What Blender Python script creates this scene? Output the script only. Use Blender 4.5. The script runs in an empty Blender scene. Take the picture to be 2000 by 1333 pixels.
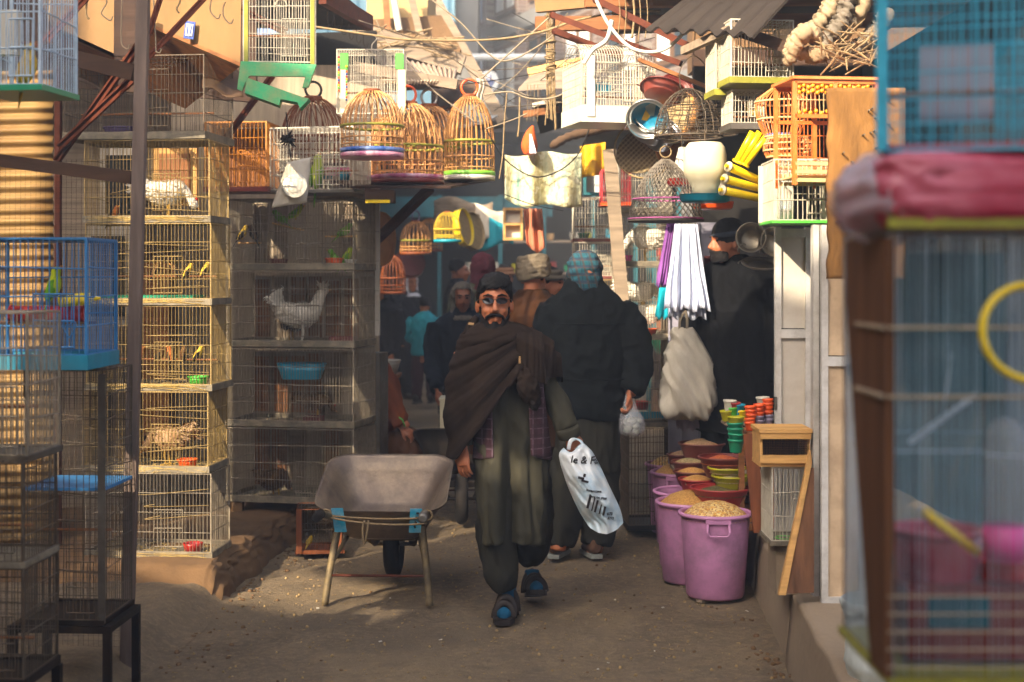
import bpy, bmesh, math, random
from mathutils import Vector, Matrix, noise
random.seed(7)
R = math.radians; PI = math.pi
S = bpy.context.scene; TS = bpy.data.scenes.new('workbench'); COL = S.collection
# ---------------------------------------------------------------- camera, sky, sun, exposure
F = 2778.0; H = 1.70; VH = 540.0
cam_d = bpy.data.cameras.new('camera'); cam = bpy.data.objects.new('camera', cam_d); COL.objects.link(cam)
cam.location = (0, 0, H); cam.rotation_euler = (R(90), 0, 0)
cam_d.sensor_width = 36; cam_d.lens = 50.0; cam_d.shift_y = -(666.5 - VH) / 2000
cam_d.clip_start = .05; cam_d.clip_end = 600
cam_d.dof.use_dof = True; cam_d.dof.focus_distance = 7.25; cam_d.dof.aperture_fstop = 2.5
S.camera = cam
HAZE = .0085
SUN = Vector((-.50, -.72, .50)).normalized()
w = bpy.data.worlds.new('World'); S.world = w; w.use_nodes = True
nt = w.node_tree; sky = nt.nodes.new('ShaderNodeTexSky'); sky.sky_type = 'NISHITA'; sky.sun_disc = False
sky.sun_elevation = math.asin(SUN.z); sky.sun_rotation = math.atan2(SUN.x, SUN.y); sky.dust_density = 5.0; sky.air_density = .45; sky.ozone_density = 0
nt.links.new(sky.outputs[0], nt.nodes['Background'].inputs[0]); nt.nodes['Background'].inputs[1].default_value = .15
sl = bpy.data.lights.new('sun', 'SUN'); sl.energy = 3.4; sl.angle = R(.6); sl.color = (1, .83, .62)
so = bpy.data.objects.new('sun', sl); COL.objects.link(so); so.rotation_euler = SUN.to_track_quat('Z', 'Y').to_euler()
S.view_settings.view_transform = 'Standard'; S.view_settings.look = 'None'; S.view_settings.exposure = 2.2; S.view_settings.gamma = 1
S.render.engine = 'CYCLES'; S.cycles.use_denoising = True; S.cycles.max_bounces = 6; S.cycles.transparent_max_bounces = 12
S.cycles.volume_bounces = 0; S.cycles.sample_clamp_indirect = 8; S.cycles.caustics_reflective = False; S.cycles.caustics_refractive = False

def P(u, v, Y): return Vector(((u - 1000) * Y / F, Y, H - (v - VH) * Y / F))
def ZV(v, Y): return H - (v - VH) * Y / F
def XU(u, Y): return (u - 1000) * Y / F
def V(*a): return Vector(a)
rnd = random.uniform
# ---------------------------------------------------------------- materials
def C(h):
    h = h.lstrip('#'); o = []
    for i in (0, 2, 4):
        c = int(h[i:i+2], 16) / 255; o.append(c / 12.92 if c <= .04045 else ((c + .055) / 1.055) ** 2.4)
    return tuple(o) + (1,)
MATS = {}
def new_mat(name):
    m = bpy.data.materials.new(name); m.use_nodes = True; MATS[name] = m
    n = m.node_tree.nodes; b = n['Principled BSDF']; return m, m.node_tree, n, m.node_tree.links, b
def coords(nt, scale=(1, 1, 1), rand=True, gen='Object'):
    n = nt.nodes; tc = n.new('ShaderNodeTexCoord'); mp = n.new('ShaderNodeMapping'); mp.inputs['Scale'].default_value = scale
    if rand:
        oi = n.new('ShaderNodeObjectInfo'); vm = n.new('ShaderNodeVectorMath'); vm.operation = 'MULTIPLY_ADD'
        cb = n.new('ShaderNodeCombineXYZ')
        for i in range(3): nt.links.new(oi.outputs['Random'], cb.inputs[i])
        vm.inputs[1].default_value = (17, 9, 13); nt.links.new(cb.outputs[0], vm.inputs[0]); nt.links.new(tc.outputs[gen], vm.inputs[2])
        nt.links.new(vm.outputs[0], mp.inputs[0])
    else: nt.links.new(tc.outputs[gen], mp.inputs[0])
    return mp.outputs[0]
def tex_noise(nt, vec, scale, detail=5, rough=.6):
    t = nt.nodes.new('ShaderNodeTexNoise'); t.inputs['Scale'].default_value = scale; t.inputs['Detail'].default_value = detail
    t.inputs['Roughness'].default_value = rough; nt.links.new(vec, t.inputs['Vector']); return t.outputs[0]
def ramp(nt, fac, stops):
    r = nt.nodes.new('ShaderNodeValToRGB'); e = r.color_ramp.elements
    while len(e) < len(stops): e.new(.5)
    for el, (p, c) in zip(e, stops): el.position = p; el.color = c if not isinstance(c, (int, float)) else (c, c, c, 1)
    nt.links.new(fac, r.inputs[0]); return r.outputs[0]
def mix(nt, fac, a, b, mode='MIX'):
    m = nt.nodes.new('ShaderNodeMix'); m.data_type = 'RGBA'; m.blend_type = mode
    for sock, val in ((m.inputs['Factor'], fac), (m.inputs[6], a), (m.inputs[7], b)):
        if hasattr(val, 'links') or hasattr(val, 'is_linked'): nt.links.new(val, sock)
        else: sock.default_value = val
    return m.outputs[2]
def bump(nt, b, h, strength=.3, dist=.01):
    bp = nt.nodes.new('ShaderNodeBump'); bp.inputs['Strength'].default_value = strength; bp.inputs['Distance'].default_value = dist
    nt.links.new(h, bp.inputs['Height']); nt.links.new(bp.outputs[0], b.inputs['Normal'])
def mul(c, k): return tuple(min(1, x * k) for x in c[:3]) + (1,)
def mat(name, col, rough=.7, metal=0, var=.3, scale=7, st=(1, 1, 1), bmp=.25, bscale=60, dirt=None, damt=.45, dscale=3, trans=0, alpha=1, sss=0, coat=0):
    if name in MATS: return MATS[name]
    m, nt, n, l, b = new_mat(name)
    if isinstance(col, str): col = C(col)
    vec = coords(nt, st)
    c = ramp(nt, tex_noise(nt, vec, scale), [(.3, mul(col, 1 - var)), (.72, mul(col, 1 + var * .6))])
    if dirt is not None:
        if isinstance(dirt, str): dirt = C(dirt)
        f = ramp(nt, tex_noise(nt, vec, dscale, 8, .72), [(.42, 0.0), (.75, damt)])
        c = mix(nt, f, c, dirt)
    b.inputs['Specular IOR Level'].default_value = .5 if rough < .6 else .25
    l.new(c, b.inputs['Base Color']); b.inputs['Roughness'].default_value = rough; b.inputs['Metallic'].default_value = metal
    if trans: b.inputs['Transmission Weight'].default_value = trans
    if alpha < 1: b.inputs['Alpha'].default_value = alpha
    if coat: b.inputs['Coat Weight'].default_value = coat
    if sss: b.inputs['Subsurface Weight'].default_value = sss; b.inputs['Subsurface Radius'].default_value = (.01, .004, .002)
    if bmp: bump(nt, b, tex_noise(nt, vec, bscale, 6, .65), bmp, .006)
    return m
def cloth(name, col, var=.25, weave=500, dirt=None, folds=.5, fscale=9, st=(1, 1, .35), rough=.92):
    if name in MATS: return MATS[name]
    m, nt, n, l, b = new_mat(name)
    if isinstance(col, str): col = C(col)
    vec = coords(nt, st)
    c = ramp(nt, tex_noise(nt, vec, 14, 6), [(.3, mul(col, 1 - var)), (.7, mul(col, 1 + var))])
    if dirt: c = mix(nt, ramp(nt, tex_noise(nt, vec, 4, 8, .7), [(.5, 0.0), (.8, .4)]), c, C(dirt))
    l.new(c, b.inputs['Base Color']); b.inputs['Roughness'].default_value = rough
    b.inputs['Specular IOR Level'].default_value = .12
    h = mix(nt, .08, tex_noise(nt, vec, fscale, 3, .5), tex_noise(nt, vec, weave, 2, .5)); bump(nt, b, h, folds, .03)
    return m
def stripes(name, base, bands, dirs, rough=.9, st=(1, 1, 1), use='Object'):
    """checked cloth: bands = list of (axis vector, period m, width 0..1, colour, strength)"""
    m, nt, n, l, b = new_mat(name); vec = coords(nt, st, rand=False, gen=use)
    c = C(base)
    for ax, per, wd, colr, stg in bands:
        d = n.new('ShaderNodeVectorMath'); d.operation = 'DOT_PRODUCT'; d.inputs[1].default_value = ax; l.new(vec, d.inputs[0])
        q = n.new('ShaderNodeMath'); q.operation = 'MULTIPLY'; q.inputs[1].default_value = 1 / per; l.new(d.outputs['Value'], q.inputs[0])
        fr = n.new('ShaderNodeMath'); fr.operation = 'FRACT'; l.new(q.outputs[0], fr.inputs[0])
        lt = n.new('ShaderNodeMath'); lt.operation = 'LESS_THAN'; lt.inputs[1].default_value = wd; l.new(fr.outputs[0], lt.inputs[0])
        ml = n.new('ShaderNodeMath'); ml.operation = 'MULTIPLY'; ml.inputs[1].default_value = stg; l.new(lt.outputs[0], ml.inputs[0])
        c = mix(nt, ml.outputs[0], c, C(colr))
    l.new(c, b.inputs['Base Color']); b.inputs['Roughness'].default_value = rough
    bump(nt, b, tex_noise(nt, vec, 14, 4, .5), .5, .02); return m
def wood(name, col, var=.45, axis=2, rough=.75, dirt=None, bmp=.35, fine=26):
    st = [1, 1, 1]; st[axis] = .07
    return mat(name, col, rough, 0, var, fine, tuple(st), bmp, fine * 2, dirt, .5, 6)
def grain(name, cols, scale=130):
    m, nt, n, l, b = new_mat(name); vec = coords(nt)
    v = n.new('ShaderNodeTexVoronoi'); v.inputs['Scale'].default_value = scale; l.new(vec, v.inputs['Vector'])
    k = len(cols); sep = n.new('ShaderNodeSeparateColor'); l.new(v.outputs['Color'], sep.inputs[0])
    r = ramp(nt, sep.outputs[0], [(i / k, C(c)) for i, c in enumerate(cols)]); l.new(r, b.inputs['Base Color'])
    b.inputs['Roughness'].default_value = .55
    bp = n.new('ShaderNodeBump'); bp.invert = True; bp.inputs['Distance'].default_value = .008; bp.inputs['Strength'].default_value = .8
    l.new(v.outputs['Distance'], bp.inputs['Height']); l.new(bp.outputs[0], b.inputs['Normal']); return m
# ---------------------------------------------------------------- mesh collecting
def rotz(a): return Matrix.Rotation(a, 3, 'Z')
def rot(ax, a): return Matrix.Rotation(a, 3, ax)
def frame_from(d, up=Vector((0, 0, 1))):
    d = d.normalized()
    if abs(d.dot(up)) > .98: up = Vector((0, 1, 0))
    x = d.cross(up).normalized(); y = x.cross(d).normalized(); return x, y
class MB:
    def __init__(s): s.v = []; s.f = []
    def add(s, vs, fs):
        k = len(s.v); s.v += [tuple(p) for p in vs]; s.f += [tuple(i + k for i in f) for f in fs]; return s
    def box(s, c, sz, rm=None):
        c = Vector(c); vs = []
        for x in (-.5, .5):
            for y in (-.5, .5):
                for z in (-.5, .5):
                    p = Vector((x * sz[0], y * sz[1], z * sz[2])); vs.append(c + (rm @ p if rm else p))
        return s.add(vs, [(0, 1, 3, 2), (4, 6, 7, 5), (0, 4, 5, 1), (2, 3, 7, 6), (0, 2, 6, 4), (1, 5, 7, 3)])
    def beam(s, p0, p1, w, h, up=Vector((0, 0, 1))):
        p0 = Vector(p0); p1 = Vector(p1); x, y = frame_from(p1 - p0, up); vs = []
        for p in (p0, p1):
            for a, b in ((-1, -1), (1, -1), (1, 1), (-1, 1)): vs.append(p + x * a * w / 2 + y * b * h / 2)
        return s.add(vs, [(0, 1, 2, 3), (7, 6, 5, 4), (0, 4, 5, 1), (1, 5, 6, 2), (2, 6, 7, 3), (3, 7, 4, 0)])
    def wire(s, p0, p1, r=.002, n=4):
        p0 = Vector(p0); p1 = Vector(p1)
        if (p1 - p0).length < 1e-5: return s
        x, y = frame_from(p1 - p0); vs = []
        for p in (p0, p1):
            for i in range(n): a = 2 * PI * i / n; vs.append(p + x * r * math.cos(a) + y * r * math.sin(a))
        return s.add(vs, [(i, (i + 1) % n, n + (i + 1) % n, n + i) for i in range(n)])
    def tube(s, pts, r, n=6, closed=False, caps=True, flat=1.0, upv=Vector((0, 0, 1))):
        pts = [Vector(p) for p in pts]; k = len(pts); rs = r if isinstance(r, (list, tuple)) else [r] * k
        vs = []; fs = []; px = None
        for i, p in enumerate(pts):
            if closed: d = pts[(i + 1) % k] - pts[i - 1]
            else: d = pts[min(i + 1, k - 1)] - pts[max(i - 1, 0)]
            d = d.normalized() if d.length > 1e-9 else Vector((0, 0, 1))
            if px is None: x, y = frame_from(d, upv)
            else:
                x = (px - d * px.dot(d)); x = x.normalized() if x.length > 1e-6 else frame_from(d)[0]; y = x.cross(d).normalized()
            px = x
            for j in range(n): a = 2 * PI * j / n; vs.append(p + x * rs[i] * math.cos(a) + y * rs[i] * flat * math.sin(a))
        for i in range(k if closed else k - 1):
            for j in range(n):
                a = i * n + j; b = i * n + (j + 1) % n; c = ((i + 1) % k) * n + (j + 1) % n; d = ((i + 1) % k) * n + j; fs.append((a, b, c, d))
        if caps and not closed: fs.append(tuple(range(n - 1, -1, -1))); fs.append(tuple(range((k - 1) * n, k * n)))
        return s.add(vs, fs)
    def lathe(s, prof, n=24, c=(0, 0, 0), sx=1, sy=1, rm=None):
        c = Vector(c); vs = []; fs = []; k = len(prof)
        for r, z in prof:
            for j in range(n):
                a = 2 * PI * j / n; p = Vector((r * sx * math.cos(a), r * sy * math.sin(a), z)); vs.append(c + (rm @ p if rm else p))
        for i in range(k - 1):
            for j in range(n): fs.append((i * n + j, i * n + (j + 1) % n, (i + 1) * n + (j + 1) % n, (i + 1) * n + j))
        if prof[0][0] > 1e-4: fs.append(tuple(range(n - 1, -1, -1)))
        if prof[-1][0] > 1e-4 and len(prof) > 1: fs.append(tuple(range((k - 1) * n, k * n)))
        return s.add(vs, fs)
    def shell(s, prof, n=24, c=(0, 0, 0), t=.004, rm=None):
        """open vessel: outer profile bottom to rim, then back down inside"""
        p = [(max(0, prof[0][0] * .02), prof[0][1])] + list(prof)
        inn = [(max(.001, r - t), z + (t if i == 0 else 0)) for i, (r, z) in enumerate(prof)]
        return s.lathe(p + inn[::-1] + [(.0001, prof[0][1] + t)], n, c, 1, 1, rm)
    def ell(s, c, r, nu=12, nv=8, rm=None):
        c = Vector(c); r = r if isinstance(r, (list, tuple)) else (r, r, r)
        prof = [(math.sin(PI * i / nv), -math.cos(PI * i / nv)) for i in range(nv + 1)]; vs = []; fs = []
        for a, z in prof:
            for j in range(nu):
                t = 2 * PI * j / nu; p = Vector((r[0] * a * math.cos(t), r[1] * a * math.sin(t), r[2] * z)); vs.append(c + (rm @ p if rm else p))
        for i in range(nv):
            for j in range(nu): fs.append((i * nu + j, i * nu + (j + 1) % nu, (i + 1) * nu + (j + 1) % nu, (i + 1) * nu + j))
        return s.add(vs, fs)
    def torus(s, c, Rr, r, n=20, m=6, rm=None, arc=2 * PI, sx=1):
        c = Vector(c); closed = arc > 6.2; k = n if closed else n + 1; pts = []
        for i in range(k): a = arc * i / n; p = Vector((Rr * sx * math.cos(a), Rr * math.sin(a), 0)); pts.append(c + (rm @ p if rm else p))
        return s.tube(pts, r, m, closed)
    def loft(s, rings, n=28, sub=4, pw=2.0, cap=True):
        """rings (z, cx, cy, rx, ry), smoothly interpolated"""
        rr = crom([Vector(a[:4] + (a[4],)) if False else list(a) for a in rings], sub); vs = []; fs = []; k = len(rr)
        for z, cx, cy, rx, ry in rr:
            for j in range(n):
                a = 2 * PI * j / n; ca, sa = math.cos(a), math.sin(a); e = 2 / pw
                vs.append((cx + rx * math.copysign(abs(ca) ** e, ca), cy + ry * math.copysign(abs(sa) ** e, sa), z))
        for i in range(k - 1):
            for j in range(n): fs.append((i * n + j, i * n + (j + 1) % n, (i + 1) * n + (j + 1) % n, (i + 1) * n + j))
        if cap: fs.append(tuple(range(n - 1, -1, -1))); fs.append(tuple(range((k - 1) * n, k * n)))
        return s.add(vs, fs)
    def sheet(s, fn, nu, nv, t=0):
        """surface fn(u,v), 0..1; t>0 gives a thickness along the normal"""
        g = [[Vector(fn(i / nu, j / nv)) for j in range(nv + 1)] for i in range(nu + 1)]; vs = []; fs = []; nn = (nu + 1) * (nv + 1)
        idx = lambda i, j: i * (nv + 1) + j
        for i in range(nu + 1):
            for j in range(nv + 1): vs.append(g[i][j])
        for i in range(nu):
            for j in range(nv): fs.append((idx(i, j), idx(i + 1, j), idx(i + 1, j + 1), idx(i, j + 1)))
        if t:
            for i in range(nu + 1):
                for j in range(nv + 1):
                    a = g[min(i + 1, nu)][j] - g[max(i - 1, 0)][j]; b = g[i][min(j + 1, nv)] - g[i][max(j - 1, 0)]
                    nrm = a.cross(b); nrm = nrm.normalized() if nrm.length > 1e-12 else Vector((0, 0, 1)); vs.append(g[i][j] - nrm * t)
            fs += [tuple(nn + q for q in f[::-1]) for f in list(fs)]
            edge = [idx(i, 0) for i in range(nu + 1)] + [idx(nu, j) for j in range(1, nv + 1)] + [idx(i, nv) for i in range(nu - 1, -1, -1)] + [idx(0, j) for j in range(nv - 1, 0, -1)]
            for a, b in zip(edge, edge[1:] + edge[:1]): fs.append((b, a, nn + a, nn + b))
        return s.add(vs, fs)
    def prism(s, poly, axis_vec):
        poly = [Vector(p) for p in poly]; ax = Vector(axis_vec); k = len(poly)
        return s.add(poly + [p + ax for p in poly], [tuple(range(k - 1, -1, -1)), tuple(range(k, 2 * k))] + [(i, (i + 1) % k, k + (i + 1) % k, k + i) for i in range(k)])
    def mesh(s, name):
        me = bpy.data.meshes.new(name); me.from_pydata(s.v, [], s.f); me.update(); return me
    def obj(s, name, m, parent=None, smooth=False, kind=None):
        me = s.mesh(name)
        bm = bmesh.new(); bm.from_mesh(me); bmesh.ops.recalc_face_normals(bm, faces=bm.faces); bm.to_mesh(me); bm.free()
        return link(name, me, m, parent, smooth, kind)
def crom(pts, sub):
    out = []; k = len(pts)
    for i in range(k - 1):
        p0, p1, p2, p3 = pts[max(i - 1, 0)], pts[i], pts[i + 1], pts[min(i + 2, k - 1)]
        for q in range(sub):
            t = q / sub; out.append([.5 * (2 * b + (c - a) * t + (2 * a - 5 * b + 4 * c - d) * t * t + (3 * b - a - 3 * c + d) * t ** 3) for a, b, c, d in zip(p0, p1, p2, p3)])
    out.append(list(pts[-1])); return out
def curve(pts, sub=6): return [Vector(p) for p in crom([list(p) for p in pts], sub)]
def sag(p0, p1, drop, n=10):
    p0 = Vector(p0); p1 = Vector(p1); return [p0.lerp(p1, i / n) - Vector((0, 0, drop * 4 * (i / n) * (1 - i / n))) for i in range(n + 1)]
def link(name, me, m, parent=None, smooth=False, kind=None):
    o = bpy.data.objects.new(name, me); COL.objects.link(o)
    if m is not None: me.materials.append(MATS[m] if isinstance(m, str) else m)
    if smooth: me.polygons.foreach_set('use_smooth', [True] * len(me.polygons))
    if parent: o.parent = parent
    if kind: o['kind'] = kind
    return o
def tag(o, label, cat, group=None):
    o['label'] = label; o['category'] = cat
    if group: o['group'] = group
    return o
def thing(name, label, cat, loc=(0, 0, 0), rz=0, group=None):
    o = bpy.data.objects.new(name, None); COL.objects.link(o); o.location = loc; o.rotation_euler = (0, 0, rz); o.empty_display_size = .05
    return tag(o, label, cat, group)
def fuse(mb, name, m, parent=None, vox=.012, it=4, wr=None, kind=None, post=None):
    """join overlapping closed shapes into one continuous skin"""
    me = mb.mesh('tmp'); o = bpy.data.objects.new('tmp', me); TS.collection.objects.link(o)
    a = o.modifiers.new('r', 'REMESH'); a.mode = 'VOXEL'; a.voxel_size = vox; a.adaptivity = 0
    if it: b = o.modifiers.new('s', 'SMOOTH'); b.iterations = it; b.factor = .5
    TS.view_layers[0].update(); dg = TS.view_layers[0].depsgraph; ne = bpy.data.meshes.new_from_object(o.evaluated_get(dg)); ne.name = name
    bpy.data.objects.remove(o); bpy.data.meshes.remove(me)
    if wr: wrinkle(ne, *wr)
    if post: post(ne)
    ne.materials.clear(); return link(name, ne, m, parent, True, kind)
def wrinkle(me, amp, sc, seed=0, slant=0):
    nr = [v.normal.copy() for v in me.vertices]
    for v, n_ in zip(me.vertices, nr):
        p = v.co; q = Vector((p.x * sc[0] + slant * p.z + seed, p.y * sc[1], p.z * sc[2] + slant * p.x))
        a = noise.noise(q) + .5 * noise.noise(q * 2.3); v.co = p + n_ * amp * (1 - 2 * abs(a))
    me.update()
def setting(o, kind='structure'): o['kind'] = kind; return o
# ---------------------------------------------------------------- material table
mat('wire_tan', '#a38a54', .55, .3, .35, 30, bmp=0, dirt='#5a4424', damt=.6, dscale=12)
mat('wire_grey', '#958a76', .5, .3, .3, 30, bmp=0, dirt='#4a3a2a', damt=.6, dscale=12)
mat('wire_dark', '#5a5246', .6, .4, .4, 30, bmp=0, dirt='#6a4a2c', damt=.5, dscale=12)
mat('wire_white', '#bcb5a2', .5, 0, .15, 30, bmp=0, dirt='#8a7450', damt=.4, dscale=10)
mat('wire_blue', '#2f78b0', .5, 0, .2, 20, bmp=0, dirt='#3b5a6a', damt=.3)
mat('wire_pale', '#a9bccb', .5, 0, .2, 20, bmp=0)
mat('wire_orange', '#c07a1c', .55, 0, .3, 20, bmp=0, dirt='#6b3d12')
mat('wire_red', '#b23a3e', .55, 0, .3, 20, bmp=0)
mat('wire_turq', '#3fb4d2', .5, 0, .2, 20, bmp=0)
mat('mesh_wire', '#29241e', .7, .4, .3, 20, bmp=0)
mat('galv', '#77746c', .45, .7, .35, 9, bmp=.2, dirt='#5b4630', damt=.7, dscale=7)
mat('dirty_tray', '#6d6658', .75, .2, .4, 12, dirt='#b7a888', damt=.6, dscale=9)
mat('tray_teal', '#12829c', .5, 0, .2, 10, dirt='#7c6a48', damt=.3)
mat('tray_green', '#1f9a63', .45, 0, .2, 10, dirt='#9b8a5a', damt=.75, dscale=9)
mat('plastic_orange', '#e0561a', .4, 0, .12, 8, bmp=.05)
mat('plastic_red', '#b8231f', .4, 0, .15, 8, bmp=.05, dirt='#6d2a20')
mat('plastic_maroon', '#6a201c', .45, 0, .2, 8, bmp=.05, dirt='#8a5a44', damt=.35)
mat('plastic_brown', '#6b332c', .5, 0, .2, 8, bmp=.05, dirt='#3a1f18')
mat('plastic_brick', '#a33230', .42, 0, .15, 8, bmp=.05, dirt='#6d2a20')
mat('plastic_teal', '#0f8fae', .4, 0, .12, 8, bmp=.05)
mat('plastic_green', '#12855f', .4, 0, .12, 8, bmp=.05)
mat('plastic_lime', '#4fb03c', .4, 0, .12, 8, bmp=.05)
mat('plastic_olive', '#a8a416', .38, 0, .15, 8, bmp=.05)
mat('plastic_yellow', '#e8c90a', .35, 0, .12, 8, bmp=.04)
mat('plastic_white', '#c9c4b4', .35, 0, .06, 6, bmp=.03)
mat('plastic_cream', '#d2c8a6', .35, 0, .08, 6, bmp=.03)
mat('plastic_pink', '#e0489a', .4, 0, .1, 8, bmp=.05)
mat('plastic_purple', '#4b3d63', .5, 0, .2, 8, bmp=.05)
mat('barrel_pink', '#b67ca6', .5, 0, .2, 4, bmp=.12, bscale=25, dirt='#6b5560', damt=.8, dscale=6)
mat('barrel_rim', '#c287b2', .4, 0, .1, 6, bmp=.05, dirt='#6d4a5e', damt=.4)
mat('bamboo', '#bd8448', .55, 0, .45, 25, bmp=.15, dirt='#e0b070', damt=.5, dscale=20)
mat('bamboo_dark', '#7c4220', .6, 0, .4, 25, bmp=.15)
mat('bamboo_green', '#8c8a2a', .5, 0, .3, 18, bmp=.1)
mat('band_blue', '#2858a8', .3, 0, .5, 12, bmp=.3, bscale=40, dirt='#c8d8f0', damt=.5, dscale=14)
mat('band_pink', '#c25a86', .3, 0, .5, 12, bmp=.3, bscale=40, dirt='#f0e4e0', damt=.8, dscale=10)
mat('band_lime', '#7cc43c', .4, 0, .2, 12, bmp=.1)
mat('band_teal', '#1d93a3', .4, 0, .2, 12, bmp=.1)
wood('timber_dark', '#3d2a1e', .4, 0, dirt='#5d4532'); wood('timber_post', '#75655a', .4, 2, dirt='#3a2d24')
wood('timber_warm', '#8a5a34', .45, 0); wood('timber_new', '#c99a5a', .3, 0); wood('timber_red', '#7a4526', .45, 2)
wood('timber_pale', '#b0a088', .3, 2); wood('timber_grey', '#8a7a66', .4, 0); wood('plank_brown', '#6e4a30', .5, 2, dirt='#3d2a1c')
mat('rust_iron', '#5c2c19', .75, .3, .4, 14, bmp=.3, dirt='#3d2016', damt=.6)
mat('plywood', '#8a6232', .85, 0, .4, 9, (1, 1, .3), .9, 60, dirt='#4d341a', damt=.75, dscale=8)
mat('plywood_fascia', '#8c6c44', .7, 0, .22, 4, (1, 1, .4), .15, 30, dirt='#6d4f28', damt=.4, dscale=3)
mat('door_white', '#bdb6a8', .5, 0, .1, 4, bmp=.08, bscale=30, dirt='#8d7a5e', damt=.4, dscale=5)
mat('door_frame', '#c3c0b8', .5, 0, .12, 8, bmp=.1, dirt='#6d6252', damt=.6, dscale=9)
mat('door_cream', '#c7ad8a', .55, 0, .14, 4, bmp=.08, dirt='#7c6248', damt=.6, dscale=7)
mat('lavender_steel', '#8c8a98', .5, .1, .16, 5, (1, 1, .2), .1, dirt='#5f5c66', damt=.5)
mat('corrugated_yellow', '#8c7040', .6, .15, .25, 3, (1, 1, 3), .2, 40, dirt='#6d4a26', damt=.65, dscale=2.2)
mat('corrugated_tin', '#b9a58c', .5, .35, .3, 5, bmp=.15, dirt='#7a4a2c', damt=.7, dscale=4)
mat('tarp_dark', '#2b241e', .8, 0, .4, 4, bmp=.4, bscale=12)
mat('tarp_brown', '#54402e', .85, 0, .4, 4, bmp=.4, bscale=12)
mat('tarp_yellow', '#c99a16', .6, 0, .2, 4, bmp=.3, bscale=12)
mat('tarp_white', '#cfc6b4', .8, 0, .2, 5, bmp=.4, bscale=12, dirt='#8a7a62')
mat('mud', '#70563a', .95, 0, .45, 6, bmp=1.0, bscale=22, dirt='#4d3822', damt=.6)
mat('mud_pale', '#b59a6a', .95, 0, .3, 3, bmp=.8, bscale=14, dirt='#6d5436')
mat('concrete', '#94836c', .9, 0, .3, 3, bmp=.6, bscale=26, dirt='#4a4036', damt=.7, dscale=3)
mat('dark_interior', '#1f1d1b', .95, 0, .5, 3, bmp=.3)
mat('teal_paint', '#1f5f68', .6, 0, .3, 5, dirt='#3a3a34')
mat('cladding_blue', '#8fc0cf', .4, .2, .12, 3, bmp=.05); mat('cladding_rib', '#4a8ea6', .4, .2, .12, 3, bmp=.05)
mat('grey_render', '#6d6d6b', .9, 0, .2, 2, bmp=.3)
mat('window_white', '#d0d4d2', .4, 0, .1, 3, bmp=0); mat('window_dark', '#232b31', .15, 0, .2, 3, bmp=0)
mat('rope', '#8f7a58', .9, 0, .3, 60, bmp=.3, bscale=200); mat('cable_pale', '#8f816a', .7, 0, .25, 20, bmp=0)
mat('cable_black', '#151413', .6, 0, .2, 20, bmp=0); mat('cable_white', '#d8d2c2', .6, 0, .15, 20, bmp=0)
mat('steel', '#b4b2ac', .28, .9, .15, 5, bmp=.05); mat('steel_dull', '#8d8574', .4, .8, .25, 8, bmp=.1, dirt='#5a4c38')
mat('black_iron', '#1f1c1a', .6, .5, .3, 14, bmp=.2, dirt='#4a382a', damt=.5)
mat('barrow_pan', '#6a5d52', .5, .5, .3, 7, bmp=.35, bscale=45, dirt='#9a8a72', damt=.8, dscale=5)
mat('barrow_frame', '#5f5440', .6, .3, .5, 12, bmp=.3, dirt='#a08a5c', damt=.7, dscale=10)
mat('barrow_dark', '#2a2622', .6, .4, .4, 10, bmp=.2, dirt='#5a4a3a')
mat('rubber', '#171615', .85, 0, .3, 12, bmp=.3, dirt='#3d3329', damt=.6)
mat('sticker_blue', '#1fa0c4', .45, 0, .12, 8, bmp=.05, dirt='#d8e4e4', damt=.5, dscale=14)
mat('skin', '#a5633f', .55, 0, .12, 12, bmp=.1, bscale=160, sss=.08); mat('skin_pale', '#b98062', .55, 0, .12, 12, bmp=.1)
mat('hair_black', '#070605', .65, 0, .5, 40, (1, 1, 1), .8, 90); mat('beard', '#120d0b', .75, 0, .5, 60, bmp=.9, bscale=220)
mat('white_feather', '#e6e0d0', .9, 0, .15, 18, (1, 1, 1), .6, 60, dirt='#a08a62', damt=.4, dscale=8)
mat('tan_feather', '#94704c', .9, 0, .3, 18, (1, 1, 1), .6, 60, dirt='#d8c0a0', damt=.5, dscale=8)
mat('brown_feather', '#4a2f1a', .9, 0, .5, 30, bmp=.5, bscale=80, dirt='#a8824a', damt=.5, dscale=25)
mat('black_feather', '#17130f', .8, 0, .5, 30, bmp=.4, bscale=80)
mat('green_feather', '#5f9a1c', .8, 0, .3, 40, bmp=.4, bscale=90, dirt='#2a4410', damt=.6, dscale=45)
mat('lime_feather', '#a8b81c', .8, 0, .25, 40, bmp=.4, bscale=90, dirt='#5a7a14', damt=.5, dscale=40)
mat('yellow_feather', '#c9a83a', .8, 0, .25, 40, bmp=.4, bscale=90)
mat('orange_feather', '#a8602a', .8, 0, .3, 40, bmp=.4, bscale=90)
mat('beak', '#c98a3a', .5, 0, .2, 30, bmp=0); mat('comb_red', '#a82a1c', .6, 0, .2, 30, bmp=.3)
mat('eye_black', '#050505', .2, 0, 0, 3, bmp=0); mat('leg_yellow', '#b08a3a', .6, 0, .2, 40, bmp=.2)
cloth('shawl', '#251c15', .22, 600, folds=.4, fscale=10); cloth('kameez', '#3a382d', .18, 600, folds=.7, fscale=8)
cloth('trouser_dark', '#2b2a23', .2, 600, folds=.7); cloth('coat_black', '#101415', .25, 500, folds=.6, fscale=8)
cloth('coat_shop', '#0b0c0e', .25, 500, folds=.6); cloth('jacket_navy', '#1c2430', .25, 500, folds=.6)
cloth('cloth_brown', '#38210f', .22, 500, folds=.6); cloth('cloth_tan', '#5a3a22', .2, 500); cloth('cloth_rust', '#7a3d1c', .22, 500, folds=.6)
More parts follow.
